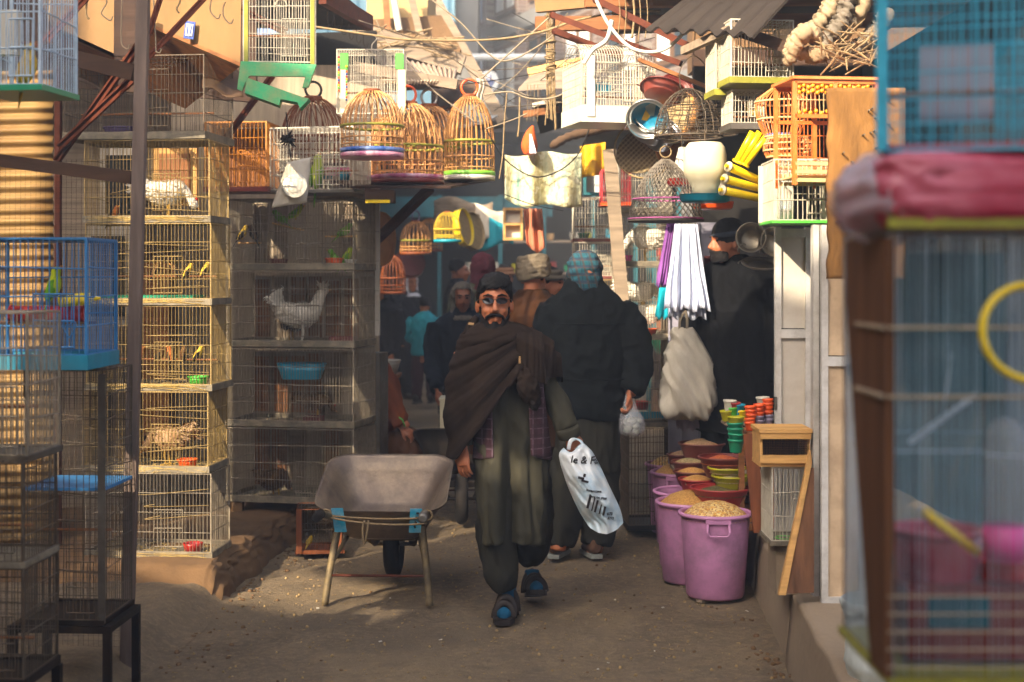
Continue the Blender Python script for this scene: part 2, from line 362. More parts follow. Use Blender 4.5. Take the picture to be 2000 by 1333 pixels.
cloth('cloth_olive', '#3d4132', .25, 500); cloth('cloth_burgundy', '#4a1f28', .22, 500); cloth('cloth_teal', '#2590a0', .2, 500)
cloth('cloth_maroon', '#3d1d1f', .2, 500); cloth('cloth_white', '#cfcdd0', .1, 500); cloth('cloth_grey', '#6d6558', .2, 500, fscale=16)
cloth('cloth_darkgrey', '#26252a', .2, 500); cloth('sock_blue', '#154a66', .2, 500); cloth('turban_grey', '#756a58', .18, 400, folds=.6, fscale=20)
cloth('cloth_pakol', '#9a7256', .2, 500); cloth('beanie_black', '#121212', .2, 300); cloth('beanie_band', '#343a44', .3, 300)
cloth('canvas_bag', '#9d988c', .15, 500, '#7a705e', 1.0, 7); cloth('veil_white', '#c9d0e4', .06, 800, None, .9, 22, (1, 1, .06))
cloth('scarf_purple', '#7a4a8c', .3, 500, None, .5, 12); cloth('cloth_turq', '#1796a8', .15, 500); cloth('cloth_pink', '#c07a5c', .2, 500)
cloth('cloth_beige', '#917f64', .25, 400, '#6d5a42', .8, 7); cloth('cloth_orange', '#c25a2a', .2, 400); cloth('cloth_lav', '#7f7686', .15, 500)
cloth('cloth_dim', '#2f5a66', .3, 300); cloth('sack_woven', '#b4bcb8', .15, 220, '#7c7464', .7, 9)
mat('leather_dark', '#2a231f', .6, 0, .3, 20, bmp=.3); mat('sole', '#4a433a', .9, 0, .3, 20, bmp=.4); mat('suede', '#5f4432', .85, 0, .3, 20, bmp=.3)
mat('sole_pale', '#8d918a', .8, 0, .2, 20, bmp=.3)
mat('lens_dark', '#0c0d0f', .3, 0, .05, 4, bmp=0); mat('gold_rim', '#3a322a', .4, .5, .1, 10, bmp=0)
mat('bag_plastic', '#d2d8d8', .32, 0, .12, 5, (1, 1, 1), .6, 9, dirt='#5aa8cc', damt=.75, dscale=4.5)
mat('bag_clear', '#c9ccd2', .25, 0, .2, 8, bmp=.6, bscale=30, alpha=.35); mat('print_black', '#1d1518', .6, 0, .1, 5, bmp=0)
mat('print_blue', '#2d4a9a', .5, 0, .1, 5, bmp=0); mat('print_white', '#d8d8dc', .5, 0, .1, 5, bmp=0)
mat('vegetables', '#3d5a2a', .6, 0, .6, 16, bmp=.5, bscale=20, dirt='#c8c4bc', damt=.8, dscale=9)
mat('straw_mat', '#a08a62', .85, 0, .3, 40, bmp=.8, bscale=120); mat('sieve_wood', '#b8834a', .55, 0, .2, 12, bmp=.1)
mat('net_grey', '#6a6256', .8, 0, .3, 40, bmp=0); mat('net_pink', '#c86aa0', .7, 0, .2, 30, bmp=0)
mat('red_bundle', '#b02f4a', .35, 0, .35, 6, bmp=.5, bscale=10, dirt='#c9a6b0', damt=.5); mat('clear_film', '#c8c2cc', .2, 0, .2, 5, bmp=.6, bscale=10, alpha=.45)
mat('orange_wood', '#d06a22', .5, 0, .2, 14, bmp=.15, dirt='#f0b070', damt=.5); mat('bead_yellow', '#e0961a', .3, 0, .1, 8, bmp=0)
mat('cream_wood', '#d8b07a', .6, 0, .2, 12, bmp=.15); mat('brown_frame', '#5a3d20', .6, 0, .3, 8, bmp=.2)
mat('clear_bottle', '#aeb6b8', .1, 0, .05, 4, bmp=0, alpha=.4); mat('sky_streak_film', '#86c4d0', .3, 0, .4, 14, (1, 1, .15), bmp=.6, bscale=10, alpha=.2); mat('twig', '#8a7454', .9, 0, .4, 30, bmp=.3)
mat('straw_bits', '#b09658', .9, 0, .4, 40, bmp=0)
grain('corn', ['#c98a2a', '#e0b04a', '#8a4a1c', '#d8c08a', '#b0702a', '#e8cf8a']); grain('seed_tan', ['#b8946a', '#c9a880', '#a07a52'], 260)
grain('seed_orange', ['#c9602a', '#d87a3a', '#b04a20'], 240); grain('seed_green', ['#5f5a2a', '#7a7040', '#4a4420'], 240); grain('seed_mixed', ['#8a7a4a', '#b09a5a', '#6a5a30', '#c0b080'], 220)
grain('gold_seed', ['#d09a4a', '#e0b060', '#b8803a'], 240)
stripes('plaid_vest', '#3a1c26', [((1, 0, 0), .05, .12, '#8a7480', .7), ((0, 0, 1), .05, .12, '#8a7480', .7), ((1, 0, 0), .05, .5, '#27131b', .5), ((0, 0, 1), .05, .5, '#27131b', .5)], 0)
stripes('plaid_scarf', '#0e4a56', [((0, 0, 1), .046, .4, '#122438', .85), ((1, 0, .25), .05, .25, '#3a2a24', .75), ((1, .2, .1), .05, .12, '#0f2a3a', .8), ((0, 0, 1), .046, .1, '#4a382e', .6)], 0)
stripes('chevron_mat', '#8d7a58', [((1, 0, 1), .03, .4, '#5f4f38', .7), ((1, 0, -1), .03, .4, '#b8a67e', .6)], 0)
def special():
    # dirt lane
    m, nt, n, l, b = new_mat('lane_dirt'); vec = coords(nt, rand=False)
    c = ramp(nt, tex_noise(nt, vec, 1.1, 8, .62), [(.3, C('#584a38')), (.5, C('#75654d')), (.72, C('#95805e'))])
    c = mix(nt, ramp(nt, tex_noise(nt, vec, 26, 6, .7), [(.46, 0.0), (.72, .6)]), c, C('#9c8662'))
    c = mix(nt, ramp(nt, tex_noise(nt, vec, .55, 5, .6), [(.52, 0.0), (.64, .75)]), c, C('#3f362a'))
    c = mix(nt, ramp(nt, tex_noise(nt, vec, 7, 7, .75), [(.5, 0.0), (.7, .55)]), c, C('#544735'))
    c = mix(nt, ramp(nt, tex_noise(nt, vec, 120, 3, .6), [(.66, 0.0), (.7, .7)]), c, C('#c0a67c'))
    l.new(c, b.inputs['Base Color']); l.new(ramp(nt, tex_noise(nt, vec, .55, 5, .6), [(.54, .95), (.66, .6)]), b.inputs['Roughness'])
    h = mix(nt, .45, tex_noise(nt, vec, 34, 9, .75), tex_noise(nt, vec, 5, 6, .65)); bump(nt, b, h, .95, .05)
    # brick facade
    m, nt, n, l, b = new_mat('brick_grey'); vec = coords(nt, rand=False)
    br = n.new('ShaderNodeTexBrick'); br.inputs['Scale'].default_value = 1; br.inputs['Brick Width'].default_value = .26; br.inputs['Row Height'].default_value = .085
    br.inputs['Mortar Size'].default_value = .012; br.inputs['Color1'].default_value = C('#6a5348'); br.inputs['Color2'].default_value = C('#544640'); br.inputs['Mortar'].default_value = C('#80786e')
    rx = n.new('ShaderNodeMapping'); rx.inputs['Rotation'].default_value = (R(90), 0, 0); l.new(vec, rx.inputs[0]); l.new(rx.outputs[0], br.inputs['Vector'])
    l.new(br.outputs[0], b.inputs['Base Color']); b.inputs['Roughness'].default_value = .9
    # faded patterned cloth
    m, nt, n, l, b = new_mat('faded_print'); vec = coords(nt, rand=False)
    c = ramp(nt, tex_noise(nt, coords(nt, (1, 1, .25), False), 9, 7, .7), [(.3, C('#5f8a7c')), (.48, C('#c9c6a2')), (.6, C('#a89a66')), (.75, C('#8aa894'))])
    c = mix(nt, ramp(nt, tex_noise(nt, vec, 14, 3, .5), [(.6, 0.0), (.64, .7)]), c, C('#d8d4bc'))
    l.new(c, b.inputs['Base Color']); b.inputs['Roughness'].default_value = .9; bump(nt, b, tex_noise(nt, vec, 18, 5, .6), .6, .03)
    # painted enamel
    m, nt, n, l, b = new_mat('enamel_blue'); vec = coords(nt, rand=False)
    v = n.new('ShaderNodeTexVoronoi'); v.inputs['Scale'].default_value = 13; l.new(vec, v.inputs['Vector']); sp = n.new('ShaderNodeSeparateColor'); l.new(v.outputs['Color'], sp.inputs[0])
    l.new(ramp(nt, sp.outputs[0], [(.0, C('#1a6a8c')), (.55, C('#2a8fb0')), (.72, C('#c9a83a')), (.85, C('#a83a2a')), (.93, C('#c8d4d4'))]), b.inputs['Base Color']); b.inputs['Roughness'].default_value = .25
    # purple scarf dots
special()
# ---------------------------------------------------------------- the setting
def gz(x, y):
    return .022 * noise.noise(Vector((x * 1.3, y * 1.3, 0))) + .010 * noise.noise(Vector((x * 9, y * 5, 7))) + .012 * noise.noise(Vector((x * 4, y * 4, 3))) - .012
g = MB(); NX, NY = 170, 240
g.sheet(lambda a, b: (lambda x, y: (x, y, gz(x, y)))(-3 + 6 * a, 4.2 + 11 * b), NX, NY)
setting(g.obj('lane', 'lane_dirt', None, True))
g = MB(); g.box((0, 40, -.16), (400, 400, .2)); setting(g.obj('ground', 'lane_dirt'))
# raised dirt ledge on the left
def ledge_x(y): return -1.53 + .06 * noise.noise(Vector((y * 3.1, 0, 5))) + .04 * noise.noise(Vector((y * 9, 0, 1))) + max(0, y - 7.9) * .1
def ledge_fn(a, b):
    y = 7.42 + 4.2 * b
    if a < .35:
        t = a / .35; x = -3.4 + (ledge_x(y) - .09 + 3.4) * t; z = .165 + .025 * noise.noise(Vector((x * 5, y * 5, 0)))
    else:
        t = (a - .35) / .65; ang = t * PI / 2; x = ledge_x(y) - .09 + .09 * math.sin(ang) + .05 * max(0, t - .6) + .035 * noise.noise(Vector((t * 6, y * 11, 2))) * math.sin(t * PI); z = .165 * math.cos(ang) ** .8 + .02 * noise.noise(Vector((t * 5, y * 8, 9))) * (1 - t) - .03 * t
    f = min(1, b / .03); return (x, y - (1 - f) * .05, z * f - .05 * (1 - f))
g = MB(); g.sheet(ledge_fn, 60, 110); setting(g.obj('dirt_ledge', 'mud', None, True))
def ramp_fn(a, b):
    y = 5.2 + 2.35 * b; x = -1.62 + .18 * b + .12 * noise.noise(Vector((y * 2, 1, 0))) * (1 - a) - (1 - a) * 2.0
    e = 1 - a; hgt = .10 * min(1, e * 9) + .02 * noise.noise(Vector((x * 6, y * 6, 1))); return (x, y, hgt * min(1, e * 12) - .012)
g = MB(); g.sheet(ramp_fn, 60, 60); setting(g.obj('dirt_bank', 'lane_dirt', None, True))
# right concrete ledge: a row of cast blocks with joints
def ledge_block(y0, y1, x0a, x0b, h):
    b = MB(); n1 = 14
    def fn(a, q):
        y = y0 + (y1 - y0) * q; xe = x0a + (x0b - x0a) * q + .012 * noise.noise(Vector((y * 7, a * 3, 0)))
        if a < .5: z = h * (a / .5) - .03 * (1 - a / .5); x = xe - .03 * (1 - a / .5)
        elif a < .6: t = (a - .5) / .1; x = xe + .03 * t; z = h + .012 * math.sin(t * PI / 2)
        else: t = (a - .6) / .4; x = xe + .03 + 1.6 * t; z = h + .012 + .006 * noise.noise(Vector((x * 6, y * 6, 0)))
        return (x, y, z)
    b.sheet(fn, 40, n1, .05); return b
lg = thing('concrete_ledge', 'worn concrete ledge raised along the right side of the lane', 'ledge', (0, 0, 0))
for y0, y1, xa, xb, h in ((4.4, 6.28, 1.10, 1.235, .30), (6.30, 7.7, 1.25, 1.335, .295), (7.72, 9.2, 1.345, 1.40, .31), (9.22, 11.5, 1.41, 1.5, .30)):
    ledge_block(y0, y1, xa, xb, h).obj('slab', 'concrete', lg, True)
# loose litter on the ground
lt = MB()
for i in range(1100):
    x = rnd(-1.7, 1.2); y = rnd(5.8, 12); L = rnd(.004, .02); a = rnd(0, PI); z = gz(x, y)
    lt.box((x, y, z + .004), (L, rnd(.002, .006), .003), rotz(a))
for i in range(500):
    x = rnd(-1.5, 1.2); y = rnd(5.8, 12); lt.ell((x, y, gz(x, y) + .003), rnd(.003, .010), 5, 4)
mat('litter', '#9a8258', .9, 0, .5, 40, bmp=0)
setting(lt.obj('straw_litter', 'litter'), 'stuff')['label'] = 'scattered straw and grit on the dirt lane'
sp = MB()
for i in range(14):
    x = rnd(-1.5, 1.2); y = rnd(5.8, 9.5); sp.box((x, y, gz(x, y) + .005), (rnd(.006, .022), rnd(.004, .009), .003), rotz(rnd(0, 3)) @ rot('X', rnd(-.4, .4)))
setting(sp.obj('paper_litter', 'plastic_white'), 'stuff')['label'] = 'small white scraps lying on the lane'

pb = MB()
for i in range(420):
    k = i % 3; y = rnd(5.9, 11); x = (ledge_x(max(y, 7.4)) + abs(random.gauss(0, .09)) + .03 if y > 7.4 else -1.45 + random.gauss(0, .12)) if k == 0 else (1.2 - abs(random.gauss(0, .1)) if k == 1 else rnd(-1.4, 1.1)); r_ = rnd(.004, .014) * (1 if k < 2 else .7)
    pb.ell((x, y, gz(x, y) + r_ * .3), (r_ * rnd(.8, 1.5), r_, r_ * rnd(.5, .9)), 6, 4, rotz(rnd(0, 3)))
setting(pb.obj('pebbles', 'mud', None, True), 'stuff')['label'] = 'small stones and clods along the ledges'
# added unseen blocks behind the camera, skyline cut to shade and dapple the lane
av = Vector((SUN.x, SUN.y, 0)).normalized(); bv = Vector((-av.y, av.x, 0)); TE = SUN.z / math.hypot(SUN.x, SUN.y)
def shade_building(s0, s1, top, label, low=None):
    Q = 3.0; hgt = top + TE * Q; lo = 0 if low is None else low + TE * Q; c = bv * ((s0 + s1) / 2) + av * (Q + 2.2)
    if low is not None:
        c = bv * ((s0 + s1) / 2) + av * (Q + .15); t = thing('shade_block', label, 'building', (c.x, c.y, 0), math.atan2(bv.y, bv.x)); MB().box((0, 0, (hgt + lo) / 2), (s1 - s0 - .01, .3, hgt - lo)).obj('wall', 'mud_pale', t); MB().box((0, 0, hgt + .03), (s1 - s0 - .02, .4, .06)).obj('coping', 'mud', t); return t
    t = thing('shade_block', label, 'building', (c.x, c.y, 0), math.atan2(bv.y, bv.x)); wd = s1 - s0
    MB().box((0, 0, (hgt + lo) / 2), (wd - .01, 4.4, hgt - lo)).obj('wall', 'mud_pale', t); MB().box((0, 0, hgt + .04), (wd - .02, 4.5, .08)).obj('roof_slab', 'mud', t)
    k = max(1, int(wd / 2.2))
    if wd < 1: return t
    for fl in range(int(hgt // 3)):
        for i in range(k):
            x = -wd / 2 + (i + .5) * wd / k; f = MB().box((x, 2.2, 1.5 + 3 * fl), (.9, .08, 1.1)).obj('window', 'window_white', t); MB().box((x, 2.235, 1.5 + 3 * fl), (.76, .06, .95)).obj('pane', 'window_dark', f)
    return t
b_sign = 1
if bv.x < 0: bv = -bv
for s0, s1, top, lab in ((-2.9, 8, 5.0, 'pale added shade block behind the viewer, nearest the ledge side'), (-3.9, -2.9, 5.75, 'tall added shade block behind the viewer'), (-4.6, -4.08, 5.75, 'second tall added shade block behind the viewer'), (-4.08, -3.9, 3.85, 'low added shade wall between the two tall shade blocks'),
        (-6.2, -4.6, 2.9, 'low added shade block between two taller ones, behind the viewer'), (-6.8, -6.2, 6.0, 'narrow tall added shade block beside the low one'),
        (-7.12, -6.8, 3.4, 'narrow low added shade block left of the viewer'), (-9.5, -7.12, 7.6, 'three storey added shade block left of the lane'), (-26, -9.5, 11, 'long tall added shade block far left of the lane')):
    shade_building(s0, s1, top, lab)
shade_building(-4.08, -3.9, 5.75, 'added upper slab trimming the sun between the two tall shade blocks', 4.25)  # added slab, leaves only a slot of sun for the walker's shirt
shade_building(-5.72, -4.6, 5.9, 'added upper slab limiting the sun over the low shade block', 3.62)  # added slab, caps the sun patch let onto the ground

ab = thing('facade_shade_block', 'tall added shade block standing left of the lane beyond the frame', 'building', (-13.2, 18, 0)); MB().box((0, 0, 8.2), (9, 16, 16.4)).obj('wall', 'mud_pale', ab)  # added unseen block that keeps the sun off the brick facade
for fl in range(5):
    for i in range(6): f = MB().box((4.5, -6.6 + i * 2.6, 1.8 + 3.1 * fl), (.08, 1.1, 1.3)).obj('window', 'window_white', ab); MB().box((4.535, -6.6 + i * 2.6, 1.8 + 3.1 * fl), (.06, .95, 1.15)).obj('pane', 'window_dark', f)
# ---- far end: brick building seen at a slant
def far_building():
    ang = math.atan2(.93, -.37); org = Vector((4.9, 20.6, 0))
    t = thing('brick_building', 'grey brown brick building with white framed windows rising behind the lane', 'building', org, ang)
    Lw = 19; hh = 15
    MB().box((Lw / 2, -1.5, hh / 2), (Lw, 3, hh)).obj('wall', 'brick_grey', t)
    for k, z in enumerate((2.9, 5.15, 7.45, 9.8, 12.2)):
        MB().box((Lw / 2, .06, z), (Lw, .12, .35)).obj('band', 'grey_render', t)
        n = 9
        for i in range(n):
            x = 1.2 + i * 2.05; wz = z + 1.15
            f = MB().box((x, .02, wz), (1.35, .1, 1.55)).obj('window', 'brown_frame', t)
            MB().box((x - .33, .05, wz), (.44, .08, 1.35)).obj('pane', 'window_white' if (i + k) % 3 else 'window_dark', f)
            MB().box((x + .33, .05, wz), (.44, .08, 1.35)).obj('pane', 'window_dark' if (i * k) % 2 else 'window_white', f)
        for i in range(n + 1): MB().box((.17 + i * 2.05, .09, z + 1.15), (.16, .18, 1.9)).obj('pilaster', 'brick_grey', t)
    for (u, v, lab) in ((955, 160, 'upper'), (957, 206, 'lower')):
        d = 25.0; p = P(u, v, d); s = thing('round_sign', 'pale round signboard with blue marks, %s of two on the slanted brick building' % lab, 'sign', p, 0, 'round signs on the brick building')
        MB().lathe([(.0, -.03), (.19, -.03), (.2, 0), (.19, .03), (0, .03)], 24, (0, 0, 0), .85, 1, rot('X', R(90))).obj('disc', 'window_white', s)
        mk = MB()
        for i in range(4): mk.box((-.06 + .04 * i, -.04, .03 * (-1) ** i), (.022, .02, .16), rot('Y', .3 * (i - 1.5)))
        mk.box((0, -.04, 0), (.2, .02, .025)); mk.obj('lettering', 'print_blue', s); MB().beam((0, .03, 0), (1.9, .3, 0), .04, .04).obj('bracket', 'galv', s)
far_building()
cb = thing('clad_building', 'pale blue ribbed metal clad building at the end of the lane', 'building', (0, 31, 0))
MB().box((-3.2, 1.5, 7.5), (3.9, 3, 15)).obj('wall', 'cladding_blue', cb)
for i in range(12): MB().box((-5.0 + i * .33, -.03, 7.5), (.07, .06, 15)).obj('rib', 'cladding_rib', cb)
MB().box((-1.0, 1.7, 7.5), (.5, 2.6, 15)).obj('side_wall', 'grey_render', cb)
MB().tube([(-1.3, -.08, 6.46), (1.0, -.08, 6.46)], .08, 8).obj('pipe', 'window_white', cb)
# ---- end of the lane: dark shop front with shelves
es = thing('end_shop', 'dark open shop front with teal frames closing the end of the lane', 'shop', (0, 24.5, 0))
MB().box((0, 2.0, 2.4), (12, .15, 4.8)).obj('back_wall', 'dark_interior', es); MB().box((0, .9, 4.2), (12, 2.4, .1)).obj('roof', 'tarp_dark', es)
for x in (-3.6, -2.4, -1.25, -.2, .55, 1.4, 2.8): MB().box((x, 0, 1.55), (.07, .07, 3.1)).obj('post', 'teal_paint', es)
for z in (.9, 1.75, 2.3): MB().box((.6, .3, z), (2.8, .4, .04)).obj('shelf', 'timber_grey', es)
MB().box((-2.6, .3, .5), (2.0, .6, 1.0)).obj('counter', 'teal_paint', es); MB().box((-1.7, .1, 2.9), (4.8, .05, .35)).obj('signboard', 'teal_paint', es)
# goods on those shelves
ORD = ['first', 'second', 'third', 'fourth', 'fifth', 'sixth', 'seventh', 'eighth', 'ninth']
CN = {'plastic_teal': 'turquoise', 'plastic_olive': 'olive yellow', 'steel_dull': 'steel', 'plastic_green': 'green', 'plastic_white': 'white', 'plastic_brick': 'red', 'cream_wood': 'cream', 'bamboo': 'bamboo', 'cloth_turq': 'turquoise', 'bamboo_dark': 'dark bamboo'}
for sh_, z in enumerate((.92, 1.77, 2.32)):
    for i in range(8):
        x = -.65 + i * .34 + rnd(-.07, .07); c = random.choice(['plastic_teal', 'plastic_olive', 'steel_dull', 'plastic_green', 'plastic_white', 'plastic_brick', 'cream_wood'])
        s = rnd(.09, .17); o = MB().shell([(s * .6, 0), (s * .85, s * .6), (s * .8, s * 1.1), (s * .9, s * 1.2)], 12, (0, 0, 0)).obj('jar', c, None, True); o.location = (x, 24.78 + rnd(-.08, .08), z)
        tag(o, '%s jar, %s from the left on the %s shelf of the end shop' % (CN[c], ORD[i], ['bottom', 'middle', 'top'][sh_]), 'jar', 'jars on the end shop shelves')
# roof tarps shading the far lane
for i, (y0, y1, x0, x1, z, m, lab) in enumerate(((13.2, 16.8, -3.6, -.95, 3.05, 'tarp_brown', 'brown tarp stretched over the left stalls halfway down the lane'),
        (16.9, 21, -3.9, -.9, 3.4, 'tarp_dark', 'dark tarp roofing the far lane'), (21.1, 24.6, -4.2, -1.9, 3.6, 'tarp_dark', 'dark tarp roofing the lane before the end shop'), (11.6, 16, .75, 3.4, 3.1, 'tarp_brown', 'brown tarp over the far right stalls'))):
    b = MB(); b.sheet(lambda a, q: (x0 + (x1 - x0) * a, y0 + (y1 - y0) * q, z + .12 * noise.noise(Vector((a * 3, q * 4, i))) - .25 * math.sin(a * PI) * .5), 16, 16, .01)
    tag(b.obj('tarp', m, None, True), lab, 'tarp', 'tarps over the lane')
# left & right far stall walls
for x, y0, y1, lab, side in ((-3.2, 11.6, 16.5, 'dark left hand stall halfway down the lane', -1), (-3.6, 16.8, 24, 'dark left hand stall far down the lane', -1), (2.1, 12.2, 17.5, 'dark right hand stall halfway down the lane', 1), (2.5, 17.7, 24, 'dark right hand stall far down the lane', 1)):
    t = thing('market_stall', lab, 'stall', (x, y0, 0)); L = y1 - y0
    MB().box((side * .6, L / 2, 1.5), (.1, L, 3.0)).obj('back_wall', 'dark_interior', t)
    MB().box((0, L / 2, .4), (.8, L * .98, .8)).obj('counter', 'timber_dark', t); MB().box((side * .25, L / 2, 1.9), (.5, L * .95, .04)).obj('shelf', 'timber_grey', t)
    for i in range(3): MB().box((-side * .42, .1 + i * (L - .2) / 2, 1.5), (.07, .07, 3.0)).obj('post', 'teal_paint', t)
    for i in range(16):
        cm_ = random.choice(['bamboo', 'plastic_green', 'steel_dull', 'plastic_olive', 'cloth_turq', 'plastic_brick', 'bamboo_dark']); s = rnd(.1, .24); o = MB().shell([(s * .6, 0), (s, s * .7), (s * .9, s), (s * 1.02, s * 1.1)], 14).obj('basket', cm_, None, True)
        o.location = (x + rnd(-.3, .2), y0 + .3 + (L - .6) * i / 15, .8 if i % 2 else 1.92); tag(o, '%s basket, %s on the %s of the %s' % (CN[cm_], ORD[i // 2], 'counter' if i % 2 else 'shelf', lab.replace(' down the lane', '').replace('dark ', '')), 'basket', 'wares on the ' + lab)
# ---- left upper structures: mud upper storey, eaves, tin awnings
t = thing('mud_upper_storey', 'crumbling pale mud upper storey above the left stalls', 'building', (0, 0, 0))
b = MB(); b.prism([P(716, -60, 12.4), P(838, -60, 12.4), P(834, 42, 12.4), P(716, 70, 12.4)], (0, 1.2, 0)); b.obj('wall', 'mud_pale', t)
b = MB(); b.prism([P(700, 40, 12.3), P(862, 30, 12.3), P(900, 95, 12.3), P(880, 160, 12.3), P(700, 165, 12.3)], (0, .5, 0)); b.obj('lower_wall', 'mud', t)
MB().beam(P(690, 62, 12.1), P(905, 128, 12.1), .14, .16).obj('eave_beam', 'timber_grey', t); MB().tube([P(768, -10, 12.2), P(780, 60, 12.2)], .03, 8).obj('pipe', 'plastic_white', t)
MB().beam(P(800, -20, 12.2), P(822, 75, 12.2), .06, .06).obj('strut', 'timber_grey', t); MB().beam(P(752, -20, 12.2), P(758, 60, 12.2), .05, .05).obj('strut', 'timber_warm', t)
rb = MB()
for i in range(60):
    p = P(rnd(705, 885), rnd(60, 112), rnd(11.9, 12.2)); d = Vector((rnd(-.2, .2), rnd(-.08, .08), rnd(-.06, .06))); rb.wire(p - d, p + d, .008)
tag(rb.obj('brushwood', 'twig'), 'loose sticks and brushwood heaped along the mud eave', 'sticks')['kind'] = 'stuff'
t = thing('gable_roof', 'dark sloping roof edge running down behind the tin awning', 'roof', (0, 0, 0))
b = MB(); b.prism([P(825, -10, 15), P(848, -10, 15), P(985, 235, 15), P(880, 250, 15)], (0, .8, 0)); b.obj('roof_sheet', 'grey_render', t); MB().beam(P(838, -20, 14.9), P(982, 238, 14.9), .1, .12).obj('verge_board', 'timber_grey', t)
def corrugated(name, label, c00, c10, c11, c01, nwave, amp, m, cat='awning', across=True, edge=None):
    """quad c00-c10 (wave direction) to c01-c11"""
    c00, c10, c11, c01 = map(Vector, (c00, c10, c11, c01)); nn = (c10 - c00).cross(c01 - c00).normalized(); b = MB()
    b.sheet(lambda a, q: (c00.lerp(c10, a)).lerp(c01.lerp(c11, a), q) + nn * amp * math.sin(a * nwave * 2 * PI) + nn * .006 * noise.noise(Vector((a * 9, q * 7, 2))), nwave * 8, 6, .003)
    return tag(b.obj(name, m, None, True), label, cat)
corrugated('tin_awning', 'sunlit corrugated tin awning above the bamboo cages', P(725, 108, 10.6), P(892, 138, 10.4), P(886, 160, 9.7), P(790, 164, 9.6), 16, .014, 'corrugated_tin')
t = thing('awning_beam', 'wooden lintel under the edge of the tin awning', 'beam', P(790, 172, 9.7)); MB().beam((-.35, .05, .15), (.36, .0, .02), .07, .07).obj('beam', 'timber_grey', t)
b = MB(); b.sheet(lambda a, q: P(842 + 100 * a, 172 - 16 * a + 48 * q * (1 - .25 * a) + 6 * math.sin(a * 9), 10.2 + .5 * (1 - q)), 14, 8, .006)
tag(b.obj('brown_tarp', 'tarp_brown', None, True), 'small brown tarp hanging beside the tin awning', 'tarp')
b = MB(); b.sheet(lambda a, q: P(930 + 14 * a + 3 * math.sin(q * 8), 153 + 68 * q, 10.1 + .05 * math.sin(a * 12)), 8, 12, .004)
tag(b.obj('tarp_fold', 'tarp_white', None, True), 'white gathered end of the tarp hanging in a narrow fold', 'tarp')
b = MB(); b.prism([P(868, 236, 10.9), P(972, 230, 10.9), P(958, 240, 10.2), P(862, 258, 10.2)], (0, 0, .02)); tag(b.obj('white_board', 'door_white'), 'flat white board jutting out behind the bamboo cages', 'board')
# dark underside of the left awning with edge beam
t = thing('left_awning', 'dark left awning with rusty edge beam and hooks above the cages', 'awning', (0, 0, 0))
b = MB(); b.prism([P(380, -60, 9.3), P(628, -30, 9.2), P(724, 48, 9.6), P(724, 60, 10.6), P(470, 55, 11), P(330, 20, 11)], (0, 0, .05)); b.obj('roof_sheet', 'tarp_dark', t)
MB().beam(P(630, -8, 8.7), P(722, 46, 9.6), .05, .10).obj('edge_beam', 'rust_iron', t)
MB().prism([P(470, 70, 10.9), P(735, 60, 10.9), P(735, 250, 10.9), P(470, 260, 10.9)], (0, .06, 0)).obj('back_sheet', 'dark_interior', t)
for i in range(6):
    p = P(640 + i * 14, 20 + i * 9, 8.75 + .16 * i); MB().tube(curve([p, p + V(0, 0, -.07), p + V(.012, 0, -.1), p + V(.028, 0, -.085), p + V(.028, 0, -.07)], 3), .003, 4).obj('hook', 'black_iron', t)
b = MB(); b.prism([P(395, 170, 9.6), P(720, 170, 9.6), P(720, 420, 9.9), P(395, 420, 9.9)], (0, .05, 0))
# left shop: back wall behind the cage stacks
t = thing('left_shop', 'timber and plaster shop front behind the left cage stacks', 'shop', (0, 0, 0))
MB().box((-1.75, 10.15, 1.6), (1.6, .1, 3.2)).obj('wall', 'timber_pale', t); MB().box((-2.9, 9.55, 1.6), (1.2, .1, 3.2)).obj('side_wall', 'timber_grey', t)
for i, (u0, u1, v0, v1, m) in enumerate(((180, 262, 285, 430, 'door_white'), (285, 372, 285, 400, 'timber_new'), (150, 245, 440, 640, 'door_white'), (255, 330, 470, 900, 'timber_dark'), (150, 215, 700, 930, 'timber_grey'))):
    a = P(u0, v0, 9.0); c = P(u1, v1, 9.0); f = MB().box((a + c) / 2 + V(0, .2, 0), (c.x - a.x, .05, a.z - c.z)).obj('shutter', m, t); d = MB().box((a + c) / 2 + V(0, .165, 0), ((c.x - a.x) * .7, .03, (a.z - c.z) * .8)).obj('pane', 'window_dark' if i % 2 == 0 else 'timber_warm', f)
# left eaves boxes
t = thing('soffit_boards', 'dark soffit boarding behind the left plywood eaves', 'boarding', (0, 0, 0)); MB().prism([P(-250, -90, 8.9), P(500, -90, 8.9), P(500, 200, 8.9), P(-250, 140, 8.9)], (0, .05, 0)).obj('boards', 'timber_dark', t)
def eave_box(label, q, depth_v, num=False):
    t = thing('eave_box', label, 'eave', (0, 0, 0), 0, 'boxed eaves over the left shop'); q = [Vector(p) for p in q]
    MB().prism(q, (-.02, .03, 0)).obj('fascia', 'plywood_fascia', t)
    lo, hi = q[3], q[2]; MB().prism([lo, hi, hi + V(*depth_v), lo + V(*depth_v)], (0, 0, .02)).obj('soffit', 'timber_warm', t); return t
eave_box('left boxed plywood eave above the corrugated wall', [P(60, -40, 7.6), P(223, -40, 7.6), P(222, 112, 7.6), P(112, 62, 7.6)], (-.3, 1.2, -.05))
t = eave_box('right boxed plywood eave carrying a small blue number plate', [P(292, -60, 7.9), P(472, -60, 7.7), P(469, 130, 7.7), P(300, 56, 7.9)], (-.55, 1.1, -.1))
npl = thing('number_plate', 'small blue and white number plate nailed on the right plywood eave', 'sign', P(371, 60, 7.78), 0)
MB().box((0, -.008, 0), (.055, .012, .095), rot('Y', .12)).obj('plate', 'print_blue', npl); MB().box((0, -.016, 0), (.038, .008, .065), rot('Y', .12)).obj('plate_face', 'print_white', npl)
